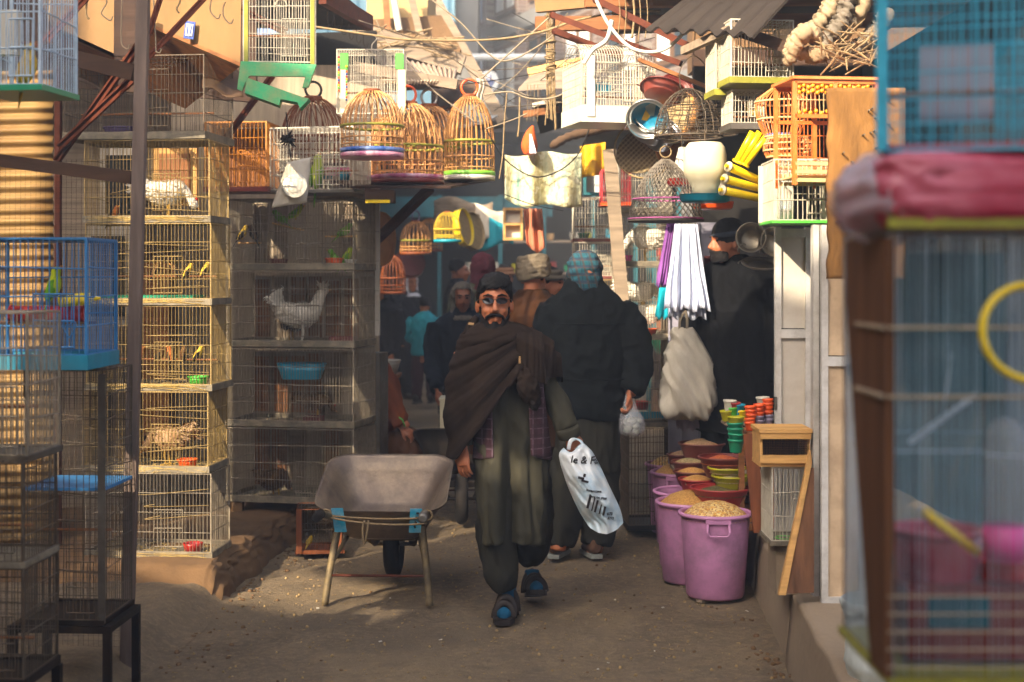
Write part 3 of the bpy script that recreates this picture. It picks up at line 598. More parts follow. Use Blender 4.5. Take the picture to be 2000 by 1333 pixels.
nn = MB(); nn.box((-.009, -.0215, 0), (.006, .004, .042), rot('Y', .12)); nn.box((.009, -.0215, 0), (.006, .004, .042), rot('Y', .12)); nn.obj('lettering', 'print_blue', npl)
t = thing('brown_canvas', 'brown canvas sagging under the right plywood eave', 'canvas', (0, 0, 0))
b = MB(); b.sheet(lambda a, q: P(395 + 80 * a, 118 + 22 * a + 55 * q + 5 * math.sin(a * 8 + q * 3), 7.9 + .6 * (1 - q)), 10, 8, .005); b.obj('sheet', 'tarp_brown', t, True)
# ---- corrugated wall far left
corrugated('corrugated_wall', 'yellow stained corrugated metal wall at the far left', P(-160, 1120, 8.2), P(-160, 142, 8.2), P(104, 138, 8.2), P(104, 1112, 8.2), 44, .011, 'corrugated_yellow', 'wall')
t = thing('angle_iron_post', 'rust red angle iron post at the edge of the corrugated wall', 'post', P(112, 1115, 8.12)); L = P(112, 130, 8.12).z - P(112, 1115, 8.12).z
MB().box((0, 0, L / 2), (.03, .01, L)).obj('flange', 'rust_iron', t); MB().box((.012, .018, L / 2), (.008, .03, L)).obj('web', 'rust_iron', t)
for i, (a, c, ya, yb, lab, wd) in enumerate((((112, 312), (290, 62), 8.0, 7.2, 'lower rusty diagonal brace behind the grey timber post', .05), ((118, 285), (262, 150), 7.9, 7.3, 'short rusty brace crossing beside the corrugated wall', .05), ((292, 108), (412, -20), 7.2, 7.2, 'rusty brace rising right from the timber post', .042), ((435, 275), (535, 140), 8.6, 8.6, 'rusty brace behind the orange cage', .06), ((75, 92), (180, -20), 7.0, 7.0, 'dark brace at the top left corner', .05), ((420, -8), (560, 60), 8.4, 8.6, 'rusty beam end above the hanging cage', .05), ((262, 150), (315, -10), 7.0, 7.0, 'dark brace leaning behind the timber post top', .05))):
    p, q = P(*a, ya), P(*c, yb); o = thing('diagonal_brace', lab, 'brace', p, 0, 'iron braces'); MB().beam((0, 0, 0), q - p, wd, wd * .25).obj('flange', 'rust_iron', o); MB().beam(V(0, -.012, -wd / 2), q - p + V(0, -.012, -wd / 2), wd * .25, wd * .4).obj('web', 'rust_iron', o)
# ---- mesh fence: timber post, rails and netting
t = thing('mesh_fence', 'grey timber post with dark rails and fine wire netting at the near left', 'fence', (0, 0, 0))
MB().beam(P(247, 1308, 6.15), P(281, -60, 6.0), .05, .045, V(0, 1, 0)).obj('post', 'timber_post', t)
MB().beam(P(-60, 306, 6.2), P(260, 348, 6.1), .05, .055).obj('rail', 'timber_dark', t); MB().beam(P(78, 98, 6.2), P(264, 143, 6.1), .05, .07).obj('rail', 'timber_dark', t)
b = MB()
for i in range(34):
    u = -70 + i * 10; b.wire(P(u + rnd(-1, 1), 312, 6.22), P(u - 8, 1330, 6.22), .0006, 3)
for i in range(98):
    v = 315 + i * 10.3; b.wire(P(-70, v, 6.22), P(262 - (v - 315) * .02, v + rnd(-1, 1), 6.22), .0006, 3)
b.obj('netting', 'mesh_wire', t)['kind'] = 'stuff'
for i, (u, v0, L, hk) in enumerate(((98, 0, .16, 1), (143, 0, .14, 0), (172, 0, .09, 0), (205, 0, .08, 1), (238, 0, .22, 1), (300, 0, .24, 1), (348, 0, .06, 0), (415, 0, .07, 1), (440, 10, .07, 1))):
    p = P(u, v0 - 6, 7.0); o = thing('hanging_hook', ('bent wire hook' if hk else 'knotted string') + ' hanging near the top left, number %s from the left edge' % ['one', 'two', 'three', 'four', 'five', 'six', 'seven', 'eight', 'nine'][i], 'hook', p, 0, 'hooks and strings under the left eaves')
    pts = [V(0, 0, 0), V(rnd(-.01, .01), 0, -L * .4), V(rnd(-.02, .02), 0, -L)] + ([V(.012, 0, -L - .03), V(.03, 0, -L - .035), V(.038, 0, -L - .015)] if hk else [V(.004, 0, -L - .02)])
    MB().tube(curve(pts, 4), .0035 if hk else .005, 5).obj('wire', 'cable_pale' if hk else 'rope', o)
# ---- right shop: roof, walls, doors
t = thing('right_shop', 'right hand shop with lavender steel panel, dark interior and low tin roof', 'shop', (0, 0, 0))
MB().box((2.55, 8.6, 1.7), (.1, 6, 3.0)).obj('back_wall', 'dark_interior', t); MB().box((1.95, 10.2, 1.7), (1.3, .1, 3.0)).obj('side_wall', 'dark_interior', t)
for i, (u0, u1) in enumerate(((1306, 1330), (1331, 1362), (1363, 1402))):
    a = P(u0, 435, 9.3); c = P(u1, 905, 9.3); MB().box((a + c) / 2, (c.x - a.x - .004, .04, a.z - c.z)).obj('panel', 'lavender_steel', t)
    MB().beam(V(a.x, 9.27, c.z), V(a.x, 9.27, a.z), .012, .02).obj('rib', 'lavender_steel', t)
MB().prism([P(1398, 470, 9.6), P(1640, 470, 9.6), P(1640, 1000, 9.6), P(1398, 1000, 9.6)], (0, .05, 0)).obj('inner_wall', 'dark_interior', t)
rf = MB(); rf.prism([V(.55, 7.9, 3.4), V(2.9, 5.2, 3.45), V(3.2, 10.6, 3.6), V(.75, 10.6, 3.5)], (0, 0, .04)); rf.obj('roof_sheet', 'tarp_dark', t)
for i, y in enumerate((6.9, 7.6, 8.4, 9.2)): MB().beam((1.55 - (y - 5.2) * .35, y, 3.33), (2.9, y + .1, 3.38), .07, .09).obj('rafter', 'timber_warm', t)
MB().beam(P(1335, 100, 7.4), P(1440, 52, 6.9), .035, .04).obj('brace', 'timber_grey', t)
for i, (a, c, Y0, Y1, m, wd) in enumerate((((1080, 30), (1330, 125), 8.2, 7.9, 'rust_iron', .045), ((1085, 62), (1215, 112), 8.4, 8.4, 'rust_iron', .05), ((1165, 0), (1345, 90), 8.0, 7.8, 'rust_iron', .05), ((1440, 60), (1560, 100), 7.0, 6.8, 'timber_dark', .08), ((1250, 118), (1480, 210), 7.9, 7.9, 'timber_warm', .03))):
    p = P(*a, Y0); q = P(*c, Y1); o = thing('roof_strut', ['long rusty strut under the right roof', 'short dark rusty strut beside the rope wrapped pole', 'rusty strut crossing under the right eave', 'dark beam above the white cages', 'thin wooden batten behind the rounded white cage'][i], 'strut', p, 0, 'struts under the right roof'); MB().beam((0, 0, 0), q - p, wd, wd * .7).obj('bar', m, o); MB().ell((0, 0, 0), wd * .5, 6, 4).obj('joint', m, o)
t2 = thing('right_upper_storey', 'plastered mud upper storey rising behind the right roof', 'building', (0, 0, 0)); MB().box((4.6, 11.2, 5.4), (6.4, .3, 4.2)).obj('wall', 'mud', t2); MB().box((4.6, 11.02, 3.35), (6.4, .1, .2)).obj('wall_plate', 'timber_dark', t2)
MB().box((3.9, 8.2, 3.1), (.12, 6.5, 3.2)).obj('side_wall', 'mud', t2)
def leaf(label, u0, u1, v0, v1, Y, m, rail_v, hinge):
    a, c = P(u0, v0, Y), P(u1, v1, Y); wdt = c.x - a.x; hgt = a.z - c.z; t = thing('door_leaf', label, 'door', (a.x, Y, c.z), 0, 'folded door leaves'); rz_ = ZV(rail_v, Y) - c.z
    fw = .028
    for x in (fw / 2, wdt - fw / 2): MB().box((x, 0, hgt / 2), (fw, .035, hgt)).obj('stile', 'door_frame', t)
    for z in (.025, rz_, hgt - .025): MB().box((wdt / 2, -.0012, z), (wdt - 2 * fw, .033, .04)).obj('rail', 'door_frame', t)
    MB().box((wdt / 2, .006, rz_ / 2), (wdt - 2 * fw, .012, rz_ - .04)).obj('panel', m, t); MB().box((wdt / 2, .006, (rz_ + hgt) / 2), (wdt - 2 * fw, .012, hgt - rz_ - .05)).obj('panel', m, t)
    for z in (hgt * .12, hgt * .5): MB().tube([(hinge * wdt, -.02, z), (hinge * wdt, -.02, z + .06)], .008, 6).obj('hinge', 'galv', t)
    return t
leaf('white painted door leaf with a sunlit upper half beside the shopkeeper', 1513, 1584, 445, 1155, 6.55, 'door_white', 652, 0)
dl = leaf('cream painted door leaf half hidden by the plywood board', 1603, 1690, 440, 1186, 6.05, 'door_cream', 706, 1)
MB().box((.135, -.024, ZV(722, 6.05) - ZV(1186, 6.05)), (.05, .014, .045)).obj('latch', 'black_iron', dl)
t = thing('door_jamb', 'narrow pale steel door jamb standing between the two door leaves', 'post', P(1593, 1182, 6.2)); hh = ZV(440, 6.2) - ZV(1182, 6.2)
MB().box((-.004, 0, hh / 2), (.024, .06, hh)).obj('jamb', 'door_frame', t); MB().box((.013, -.015, hh / 2), (.008, .03, hh)).obj('stop', 'galv', t)
bd = thing('plywood_board', 'rough plywood board studded with nails fixed over the cream door', 'board', P(1640, 545, 5.72))
a = P(1622, 172, 5.72); hh = a.z - P(0, 545, 5.72).z
pl = MB(); pl.sheet(lambda p, q: (-.045 + .31 * p - .012 * (1 - q) * 0 + .006 * noise.noise(Vector((0, q * 9, 0))) * (1 - p) * 2, .05 * (1 - q) * 0 + .004 * noise.noise(Vector((p * 6, q * 12, 0))), hh * q), 14, 40, .03); pl.obj('sheet', 'plywood', bd, True)
for i in range(34):
    x, z = rnd(-.02, .2), rnd(.1, hh - .03); MB().tube([(x, .012, z), (x + rnd(-.006, .006), -.025 - rnd(0, .015), z + rnd(-.004, .006))], .0035, 5).obj('nail', 'galv', bd)
# metal right roof edge sheet, ragged
t = thing('ragged_roof_sheet', 'dark ragged roofing sheet jutting out at the top right', 'roofing', (0, 0, 0))
b = MB(); b.sheet(lambda p, q: P(1262 + 130 * p + 210 * q, 60 - 100 * p + 6 * math.sin(q * 40) * (1 - p) + 12 * q - 40 * q * p, 7.6 - .9 * q), 8, 40, .012); b.obj('sheet', 'tarp_dark', t)
t = thing('right_eave_board', 'sunlit plank fascia at the top centre under the right roof', 'board', (0, 0, 0))
b = MB(); b.prism([P(1040, -40, 8.6), P(1152, -40, 8.6), P(1150, 14, 8.6), P(1046, 24, 8.6)], (.02, .04, 0)); b.obj('fascia', 'plywood_fascia', t)
# sheds roof pieces in the centre
t = thing('plank_canopy', 'weathered plank canopy with a ragged end over the centre of the lane', 'canopy', (0, 0, 0))
b = MB(); b.prism([P(1012, 178, 10.2), P(1040, 148, 10.6), P(1140, 124, 10.6), P(1150, 170, 10.2)], (0, .1, .03)); b.obj('plank', 'timber_grey', t)
b = MB(); b.prism([P(1030, 140, 10.7), P(1145, 118, 10.7), P(1145, 130, 10.6), P(1035, 154, 10.6)], (0, .05, .04)); b.obj('plank', 'timber_new', t)
t = thing('dark_canopy', 'dark sheet canopy with pale edge behind the hanging print cloth', 'canopy', (0, 0, 0))
b = MB(); b.prism([P(1040, 208, 10.8), P(1128, 188, 10.8), P(1150, 235, 11.4), P(1055, 262, 11.4)], (0, 0, .03)); b.obj('sheet', 'tarp_dark', t); MB().beam(P(1022, 224, 10.7), P(1092, 214, 10.7), .05, .05).obj('batten', 'timber_warm', t); MB().beam(P(1040, 206, 10.75), P(1128, 186, 10.75), .03, .03).obj('edge', 'tarp_white', t)
t = thing('brown_roof_roll', 'rolled brown roofing over the yellow tarp', 'roofing', (0, 0, 0))
b = MB(); b.tube(curve([P(1075, 288, 9.8), P(1110, 268, 9.8), P(1160, 255, 9.7), P(1215, 240, 9.6), P(1260, 215, 9.6)], 6), [.02, .04, .055, .05, .06, .045, .055, .045, .06, .05, .055, .06, .06, .06, .05, .06, .06, .055, .06, .06, .05, .06, .06, .06, .06], 10, flat=.6); b.obj('roll', 'tarp_brown', t, True)
b = MB(); b.sheet(lambda p, q: P(1133 + 50 * p, 286 - 8 * p + 62 * q, 10.1 + .04 * math.sin(p * 9)), 8, 8, .005); tag(b.obj('yellow_tarp', 'tarp_yellow', None, True), 'yellow tarp hanging behind the print cloth', 'tarp')
# ---------------------------------------------------------------- cages
def grille(p0, ex, ez, sp, r, hs, jit=.003, n=4, vert=True):
    """wire panel: from p0 along ex (width) and ez (height)"""
    b = MB(); p0, ex, ez = Vector(p0), Vector(ex), Vector(ez); L = ex.length; k = max(2, round(L / sp)); d = ex.normalized()
    if vert:
        for i in range(k + 1):
            a = p0 + ex * (i / k) + d * rnd(-jit, jit); c = p0 + ez + ex * (i / k) + d * rnd(-jit, jit); b.wire(a, c, r, n)
    for j in range(hs + 2):
        t = j / (hs + 1); a = p0 + ez * t; dz = ez * rnd(-.012, .012) if 0 < j < hs + 1 else ez * 0; b.wire(a + dz, a + ex * .5 + dz * rnd(-1, 1), r * 1.25, n); b.wire(a + ex * .5 + dz * rnd(-1, 1) * 0, a + ex - dz, r * 1.25, n)
    return b
def cage(label, u0, u1, v0, v1, Y, d, piv='R', rz=0, wm='wire_tan', sp=.021, r=.0017, hs=3, tray='dirty_tray', th=.035, group=None, back=True, door=True, perch=1, fm=None, legs=0, loc=None, size=None, hook=False, arch=0):
    if loc is None:
        w_ = (u1 - u0) * Y / F / max(.8, math.cos(rz)); zb = ZV(v1, Y); h_ = ZV(v0, Y) - zb; loc = (XU(u1 if piv == 'R' else u0, Y), Y, zb)
    else: w_, h_ = size
    t = thing('bird_cage', label, 'cage', loc, rz, group); x0 = -w_ if piv == 'R' else 0; x1 = x0 + w_; fm = fm or wm
    z0 = th if tray else 0
    g1 = lambda nm, *a: setattr_kind(grille(*a).obj(nm, wm, t))
    g1('front_grille', (x0, 0, z0), (w_, 0, 0), (0, 0, h_ - z0 - arch), sp, r, hs)
    for x in (x0, x1): g1('side_grille', (x, 0, z0), (0, d, 0), (0, 0, h_ - z0 - arch), sp, r, hs)
    if back: g1('back_grille', (x0, d, z0), (w_, 0, 0), (0, 0, h_ - z0 - arch), sp * 1.3, r, max(1, hs - 1))
    if arch:
        b = MB(); k = round(w_ / sp)
        for i in range(k + 1):
            x = x0 + w_ * i / k; b.tube([(x, d / 2 - d / 2 * math.cos(PI * q / 8), h_ - arch + arch * math.sin(PI * q / 8)) for q in range(9)], r, 4, False, False)
        for q in range(9): y, z = d / 2 - d / 2 * math.cos(PI * q / 8), h_ - arch + arch * math.sin(PI * q / 8); b.wire((x0, y, z), (x1, y, z), r)
        setattr_kind(b.obj('arched_top', wm, t))
    else: g1('top_grille', (x0, 0, h_), (w_, 0, 0), (0, d, 0), sp * 1.4, r, 3)
    b = MB()
    for x in (x0, x1):
        for y in (0, d): b.beam((x, y, 0), (x, y, h_ - arch), r * 4, r * 4)
    for z in (z0, h_ - arch):
        b.beam((x0, 0, z), (x1, 0, z), r * 3.5, r * 3.5); b.beam((x0, d, z), (x1, d, z), r * 3.5, r * 3.5)
        for x in (x0, x1): b.beam((x, 0, z), (x, d, z), r * 3.5, r * 3.5)
    b.obj('frame', fm, t)
    if tray:
        b = MB(); b.box(((x0 + x1) / 2, d / 2, .006), (w_, d, .012))
        for y in (-.004, d + .004): b.box(((x0 + x1) / 2, y, th / 2), (w_ + .02, .008, th))
        for x in (x0 - .006, x1 + .006): b.box((x, d / 2, th / 2 + .0005), (.008, d, th))
        b.obj('tray', tray, t)
    if door:
        dw = min(.16, w_ * .35); dx = x0 + w_ * .55; b = grille((dx, -.006, z0 + .03), (dw, 0, 0), (0, 0, min(.2, h_ * .45)), sp, r * 1.2, 1); b.obj('door', wm, t)
    for i in range(perch):
        z = h_ * (.35 + .25 * i); MB().tube([(x0 + .01, d * (.4 + .15 * i), z), (x1 - .01, d * (.4 + .15 * i), z)], .006, 5).obj('perch', 'timber_warm', t)
    if legs:
        for x in (x0, x1):
            for y in (0, d): MB().box((x, y, -legs / 2), (.03, .03, legs - .002)).obj('leg', 'black_iron', t)
    if hook: MB().tube(curve([((x0 + x1) / 2, d / 2, h_), ((x0 + x1) / 2, d / 2, h_ + .05), ((x0 + x1) / 2 + .03, d / 2, h_ + .09), ((x0 + x1) / 2, d / 2, h_ + .12)], 4), .004, 5).obj('hook', wm, t)
    return t
def setattr_kind(o): o['kind'] = 'stuff'; return o
# ---------------------------------------------------------------- birds
def bird(label, pos, rz, L=.13, body='green_feather', wing='green_feather', name='parakeet', lean=.9, beak='beak', group='small birds', headm=None):
    t = thing(name, label, 'bird', pos, rz, group); m = Matrix.Rotation(-lean, 3, 'Y'); Q = lambda x, y, z: m @ Vector((x * L, y * L, z * L)) + Vector((0, 0, .33 * L))
    MB().tube(curve([Q(-.46, 0, .0), Q(-.3, 0, 0), Q(-.08, 0, -.02), Q(.12, 0, .0), Q(.26, 0, .03), Q(.36, 0, .05), Q(.45, 0, .02), Q(.49, 0, .0)], 3),
              [a * L for a in interp([.03, .1, .175, .17, .125, .125, .09, .01], 3)], 10).obj('body', body, t, True)
    for s in (-1, 1):
        b = MB(); b.ell(Q(-.12, s * .14, .03), (.3 * L, .045 * L, .12 * L), 10, 6, m); b.obj('wing', wing, t, True); MB().ell(Q(.4, s * .095, .07), .018 * L + .001, 6, 4).obj('eye', 'eye_black', t)
        MB().wire(Q(-.02, s * .06, -.1), V(0, s * .05 * L, 0), .012 * L + .0008).obj('leg', 'leg_yellow', t)
    MB().tube([Q(-.35, 0, .02), Q(-.65, 0, .0), Q(-.95, 0, -.02)], [.07 * L, .06 * L, .02 * L], 6, flat=.35).obj('tail', wing, t, True)
    MB().tube([Q(.46, 0, .0), Q(.54, 0, -.03), Q(.55, 0, -.08)], [.045 * L, .03 * L, .003 * L], 6).obj('beak', beak, t)
    return t
def interp(a, sub): return [x[0] for x in crom([[q] for q in a], sub)]
def hen(label, pos, rz, L=.36, m='white_feather', crest=False, down=False, group='hens in the cages', legm='leg_yellow'):
    t = thing('hen', label, 'hen', pos, rz, group); zb = .62 * L
    Q = lambda x, y, z: Vector((x * L, y * L, z * L + zb))
    pts = [Q(-.62, 0, .3), Q(-.48, 0, .18), Q(-.28, 0, .02), Q(-.02, 0, -.03), Q(.2, 0, .04), Q(.34, 0, .2), Q(.4, 0, .36), Q(.46, 0, .47), Q(.54, 0, .5), Q(.58, 0, .5)]
    if down: pts[5:] = [Q(.36, 0, .02), Q(.46, 0, -.12), Q(.54, 0, -.25), Q(.6, 0, -.3), Q(.63, 0, -.32)]
    b = MB(); b.tube(curve(pts, 4), [x * L for x in interp([.03, .1, .2, .24, .2, .11, .085, .09, .06, .01], 4)], 14, flat=1.05)
    for i in range(6): a = (.5 + i * .17) if not down else (-.2 + i * .14); b.tube([Q(-.4, .03 * (i - 2.5), .08), Q(-.4 - .28 * math.cos(a), .05 * (i - 2.5), .08 + .4 * math.sin(a)), Q(-.4 - .42 * math.cos(a + .2), .06 * (i - 2.5), .06 + .5 * math.sin(a + .15))], [.07 * L, .055 * L, .015 * L], 6, flat=.5)
    bo = fuse(b, 'body', m, t, .0075, 2, (.004, (40, 40, 90), rnd(0, 9))); fb = MB(); vv = bo.data.vertices
    for i in range(420):
        v = vv[random.randrange(len(vv))]; n_ = v.normal; tg = Vector((-1, 0, -.35)); tg = (tg - n_ * tg.dot(n_))
        if tg.length < .2 or v.co.x > .36 * L: continue
        tg.normalize(); sd = n_.cross(tg); l_ = rnd(.07, .12) * L; w_ = rnd(.025, .045) * L; c = v.co + n_ * .003
        fb.add([c - tg * l_ * .3, c + sd * w_ + n_ * .003, c + tg * l_ + n_ * .012, c - sd * w_ + n_ * .003], [(0, 1, 2), (0, 2, 3)])
    setattr_kind(fb.obj('feathers', m, t, True))
    hx = pts[7]
    for s in (-1, 1):
        b = MB(); b.ell(Q(-.08, s * .2, .03), (.33 * L, .07 * L, .17 * L), 12, 8, rot('Y', .25)); b.tube([Q(-.2, s * .2, .02), Q(-.42, s * .17, .02)], [.1 * L, .02 * L], 6, flat=.6); b.obj('wing', m, t, True)
        MB().ell(hx + V(.03 * L, s * .075 * L, .02 * L), .016 * L, 6, 4).obj('eye', 'eye_black', t)
        b = MB(); b.tube([Q(.0, s * .1, -.2), Q(.03, s * .1, -.4), Q(.0, s * .1, -.6)], [.05 * L, .025 * L, .02 * L], 6)
        for a in (-.5, 0, .5, PI): b.wire(Q(0, s * .1, -.6), Q(.13 * math.cos(a), s * .1 + .13 * math.sin(a), -.61), .012 * L)
        b.obj('leg', legm, t)
    e = pts[-2]; MB().tube([e, e + (pts[-1] - pts[-3]).normalized() * .1 * L + V(0, 0, -.02 * L)], [.04 * L, .004 * L], 6).obj('beak', 'beak', t)
    b = MB()
    if crest:
        for i in range(26): a = rnd(0, 2 * PI); c = hx + V(rnd(-.02, .02), rnd(-.02, .02), .07 * L); b.tube([c, c + V(.11 * math.cos(a), .11 * math.sin(a), rnd(.05, .14)) * L * rnd(.8, 1.3)], [.035 * L, .008 * L], 5)
        b.obj('crest', m, t)
    else:
        for i in range(4): b.ell(hx + V((.06 - .045 * i) * L, 0, (.1 + .015 * (i % 2)) * L), (.028 * L, .012 * L, .05 * L), 6, 5)
        b.obj('comb', 'comb_red', t)
    return t
def bowl(label, pos, r=.07, h=.05, m='plastic_orange', name='food_bowl', cat='bowl', group='bowls in the cages', rim=True, fill=None, n=20):
    t = thing(name, label, cat, pos, 0, group); b = MB(); b.shell([(r * .78, 0), (r * .93, h * .7), (r, h), ], n, t=.005); b.obj('bowl', m, t, True)
    if rim: MB().torus((0, 0, h), r, .005, n, 6).obj('rim', m, t, True)
    if fill: MB().lathe([(r * .92, h * .75), (r * .6, h * 1.05), (r * .25, h * 1.25), (.0001, h * 1.3)], n).obj('contents', fill, t, True)
    return t
# ---- stack A, tan wire cages on the dirt ledge
rzA = -.09; YA = 7.74; XA = XU(409, YA); zs = [ZV(v, YA) for v in (1093, 925, 765, 597, 435, 272)]
GA = 'tan wire cages stacked on the dirt ledge'
labs = ['bottom cage of the tan stack, pale wires, red bowl inside', 'second lowest tan wire cage holding a pale hen', 'middle tan wire cage with a green bowl and finches', 'second highest tan wire cage with a green tray', 'topmost tan wire cage with a white hen behind the post']
dA = .36; wA = .70
def A(x, y, z): return Vector((XA, YA, 0)) + Matrix.Rotation(rzA, 3, 'Z') @ Vector((x, y, 0)) + V(0, 0, z)
for i in range(5):
    cage(labs[i], 0, 0, 0, 0, 0, dA, 'R', rzA + rnd(-.015, .015), 'wire_grey' if i == 0 else 'wire_tan', .02, .0016, 3, 'dirty_tray', .035, GA, perch=1 if i in (2, 3) else 0, loc=(XA + rnd(-.012, .012), YA, zs[i] + .002), size=(wA, zs[i + 1] - zs[i] - .006))
hen('pale buff hen pecking in the second lowest tan cage', A(-.30, .2, zs[1] + .016), 2.9, .25, 'tan_feather', down=True)
hen('fluffy white hen in the topmost tan cage', A(-.30, .2, zs[4] + .016), .2, .26, 'white_feather', down=True)
bowl('orange bowl beside the pale hen in the tan stack', A(-.155, .1, zs[1] + .016), .055, .045, 'plastic_orange'); bowl('ribbed red bowl on the floor of the bottom tan cage', A(-.13, .12, zs[0] + .016), .055, .05, 'plastic_red', rim=False)
bowl('green bowl in the middle tan cage', A(-.1, .12, zs[2] + .016), .055, .055, 'plastic_lime')
b = MB(); b.box((0, 0, .02), (.52, .22, .035)); o = tag(b.obj('green_tray', 'plastic_green'), 'long green tray in the second highest tan cage', 'tray'); o.location = A(-.37, .17, zs[3] + .016); o.rotation_euler.z = rzA
for i, (x, z, c, h_) in enumerate(((-.33, .26, 'brown_feather', 0), (-.27, .25, 'orange_feather', 1), (-.2, .25, 'brown_feather', 0), (-.52, .05, 'black_feather', 0))):
    bird(['left brown finch on the perch of the middle tan cage', 'orange breasted finch on the perch of the middle tan cage', 'right brown finch on the perch of the middle tan cage', 'black finch on the floor of the middle tan cage'][i], A(x, .15, zs[2] + .155 + .0 if z > .1 else zs[2] + .02), rnd(.3, 2.8), .11, c, 'black_feather', 'finch')
for i, (x, z) in enumerate(((-.24, .155), (-.17, .155), (-.48, .06))):
    bird(['dark finch perched in the second highest tan cage', 'yellow breasted finch perched in the second highest tan cage', 'small dark finch low in the second highest tan cage'][i], A(x, .15, zs[3] + z), rnd(0, 3), .10, ['brown_feather', 'yellow_feather', 'black_feather'][i], 'black_feather', 'finch')
for i in range(5):   # straw and droppings on the cage floors
    b = MB()
    for k in range(150): x, y = rnd(-wA + .03, -.03), rnd(.03, dA - .03); b.box((x, y, rnd(.014, .03)), (rnd(.02, .05), .003, .002), rotz(rnd(0, 3)) @ rot('X', rnd(-.3, .3)))
    for k in range(40): b.wire((rnd(-wA, 0), -.006, .036), (rnd(-wA, 0), -.012, rnd(.0, .03)), .0012, 3)
    o = b.obj('floor_straw', 'straw_bits', None); setattr_kind(o); tag(o, 'loose straw on the floor of the tan stack cage, %s from the bottom' % ['first', 'second', 'third', 'fourth', 'fifth'][i], 'straw'); o.location = (XA, YA, zs[i]); o.rotation_euler.z = rzA
    b = MB()
    for k in range(4): z = rnd(.05, .38); b.tube(curve([(-.7 * rnd(0, 1), -.008, z), (-.35, -.016, z + rnd(-.03, .03)), (0, -.01, z + rnd(-.03, .03))], 4), .0016, 4)
    o = b.obj('tie_wire', 'wire_tan', None); tag(o, 'slack tie wires across the front of the tan stack cage, %s from the bottom' % ['first', 'second', 'third', 'fourth', 'fifth'][i], 'wire'); o.location = (XA, YA, zs[i]); o.rotation_euler.z = rzA; setattr_kind(o)
for i, (x, k_, z) in enumerate(((-.5, 1, .02), (-.6, 4, .02), (-.08, 3, .155), (-.36, 3, .155), (-.45, 2, .155), (-.12, 2, .155), (-.58, 3, .155))):
    bird(['small brown finch on the floor beside the pale hen', 'brown finch on the floor beside the fluffy white hen', 'rightmost finch perched in the second highest tan cage', 'middle finch perched in the second highest tan cage', 'finch at the left of the middle tan cage perch', 'finch at the right end of the middle tan cage perch', 'leftmost finch perched in the second highest tan cage'][i], A(x, .17, zs[k_] + z), rnd(0, 6), .11, ['brown_feather', 'orange_feather', 'yellow_feather'][i % 3], 'black_feather', 'finch')
# cage above stack A
cage('dark rusty wire cage on top of the tan stack', 0, 0, 0, 0, 0, .5, 'R', -.12, 'wire_dark', .022, .0016, 3, 'dirty_tray', .04, None, loc=(XU(398, 7.8), 7.8, zs[5] + .01), size=(.80, .46), perch=1)
bowl('purple tub in the dark cage on top of the tan stack', (XU(238, 8.0), 8.0, zs[5] + .03), .10, .055, 'plastic_purple')
# ---- stack B, dark cages
rzB = -.20; YB = 9.1; XB = XU(690, YB); zb_ = [ZV(v, YB) for v in (988, 838, 680, 528, 384)]; dB = .46; wB = .86
def B(x, y, z): return Vector((XB, YB, 0)) + Matrix.Rotation(rzB, 3, 'Z') @ Vector((x, y, 0)) + V(0, 0, z)
labB = ['lowest cage of the dark stack behind the wheelbarrow', 'dark stack cage with a turquoise basket', 'dark stack cage holding the crested white hen', 'dark stack cage with green budgerigars']
for i in range(4):
    t = cage(labB[i], 0, 0, 0, 0, 0, dB, 'R', rzB, 'wire_grey', .019, .0018, 3, 'dirty_tray', .04, 'dark wire cages stacked behind the wheelbarrow', perch=0, loc=(XB, YB, zb_[i] + .002), size=(wB, zb_[i + 1] - zb_[i] - .012))
    MB().box((-wB / 2, dB + .03, .25), (wB, .012, .42)).obj('back_panel', 'timber_pale' if i in (2, 3) else 'timber_grey', t)
    for k_ in range(7): MB().box((-wB + .06 + k_ * .125 + rnd(-.01, .01), dB + .018, .24), (.1, .01, .4 + rnd(-.03, .03))).obj('back_slat', random.choice(['timber_pale', 'timber_grey', 'timber_warm']), t)
for x in (-.8, -.03):
    for y in (.04, dB - .04): tag(MB().box(B(x, y, (zb_[0] + .15) / 2 - .001), (.07, .07, zb_[0] - .15 - .006)).obj('brick_block', 'mud'), 'mud block propping the dark stack, ' + ('left' if x < -.4 else 'right') + (' front' if y < .2 else ' rear'), 'block', 'blocks under the dark stack')
hen('crested white hen striding in the dark cage stack', B(-.42, .2, zb_[2] + .02), 0.15, .31, 'white_feather', crest=True, legm='white_feather')
hen('dark brown hen behind the crested white hen', B(-.55, .36, zb_[2] + .02), 2.6, .22, 'black_feather'); hen('brown speckled hen on the floor of the lowest dark cage', B(-.62, .25, zb_[0] - .03), 1.0, .24, 'brown_feather', down=True)
hen('dull brown hen under the turquoise basket', B(-.35, .3, zb_[1] + .02), .2, .2, 'brown_feather', down=True)
# turquoise basket
tb = thing('turquoise_basket', 'turquoise plastic basket hung in the dark cage stack', 'basket', B(-.42, .2, zb_[1] + .30)); b = MB()
b.loft([(0, 0, 0, .125, .08), (.05, 0, 0, .145, .095), (.10, 0, 0, .16, .105), (.095, 0, 0, .15, .097), (.012, 0, 0, .118, .074)], 24, 1, 3.2, False); b.box((0, 0, .004), (.22, .14, .008)); b.obj('tub', 'plastic_teal', tb, True); MB().torus((0, 0, .1), .16, .006, 24, 5, None, 2 * PI, 1).obj('rim', 'plastic_teal', tb, True).scale = (1, .66, 1)
for x in (-.13, .13): MB().wire((x, 0, .1), (x * .8, .1, .20), .003).obj('hanger', 'wire_grey', tb)
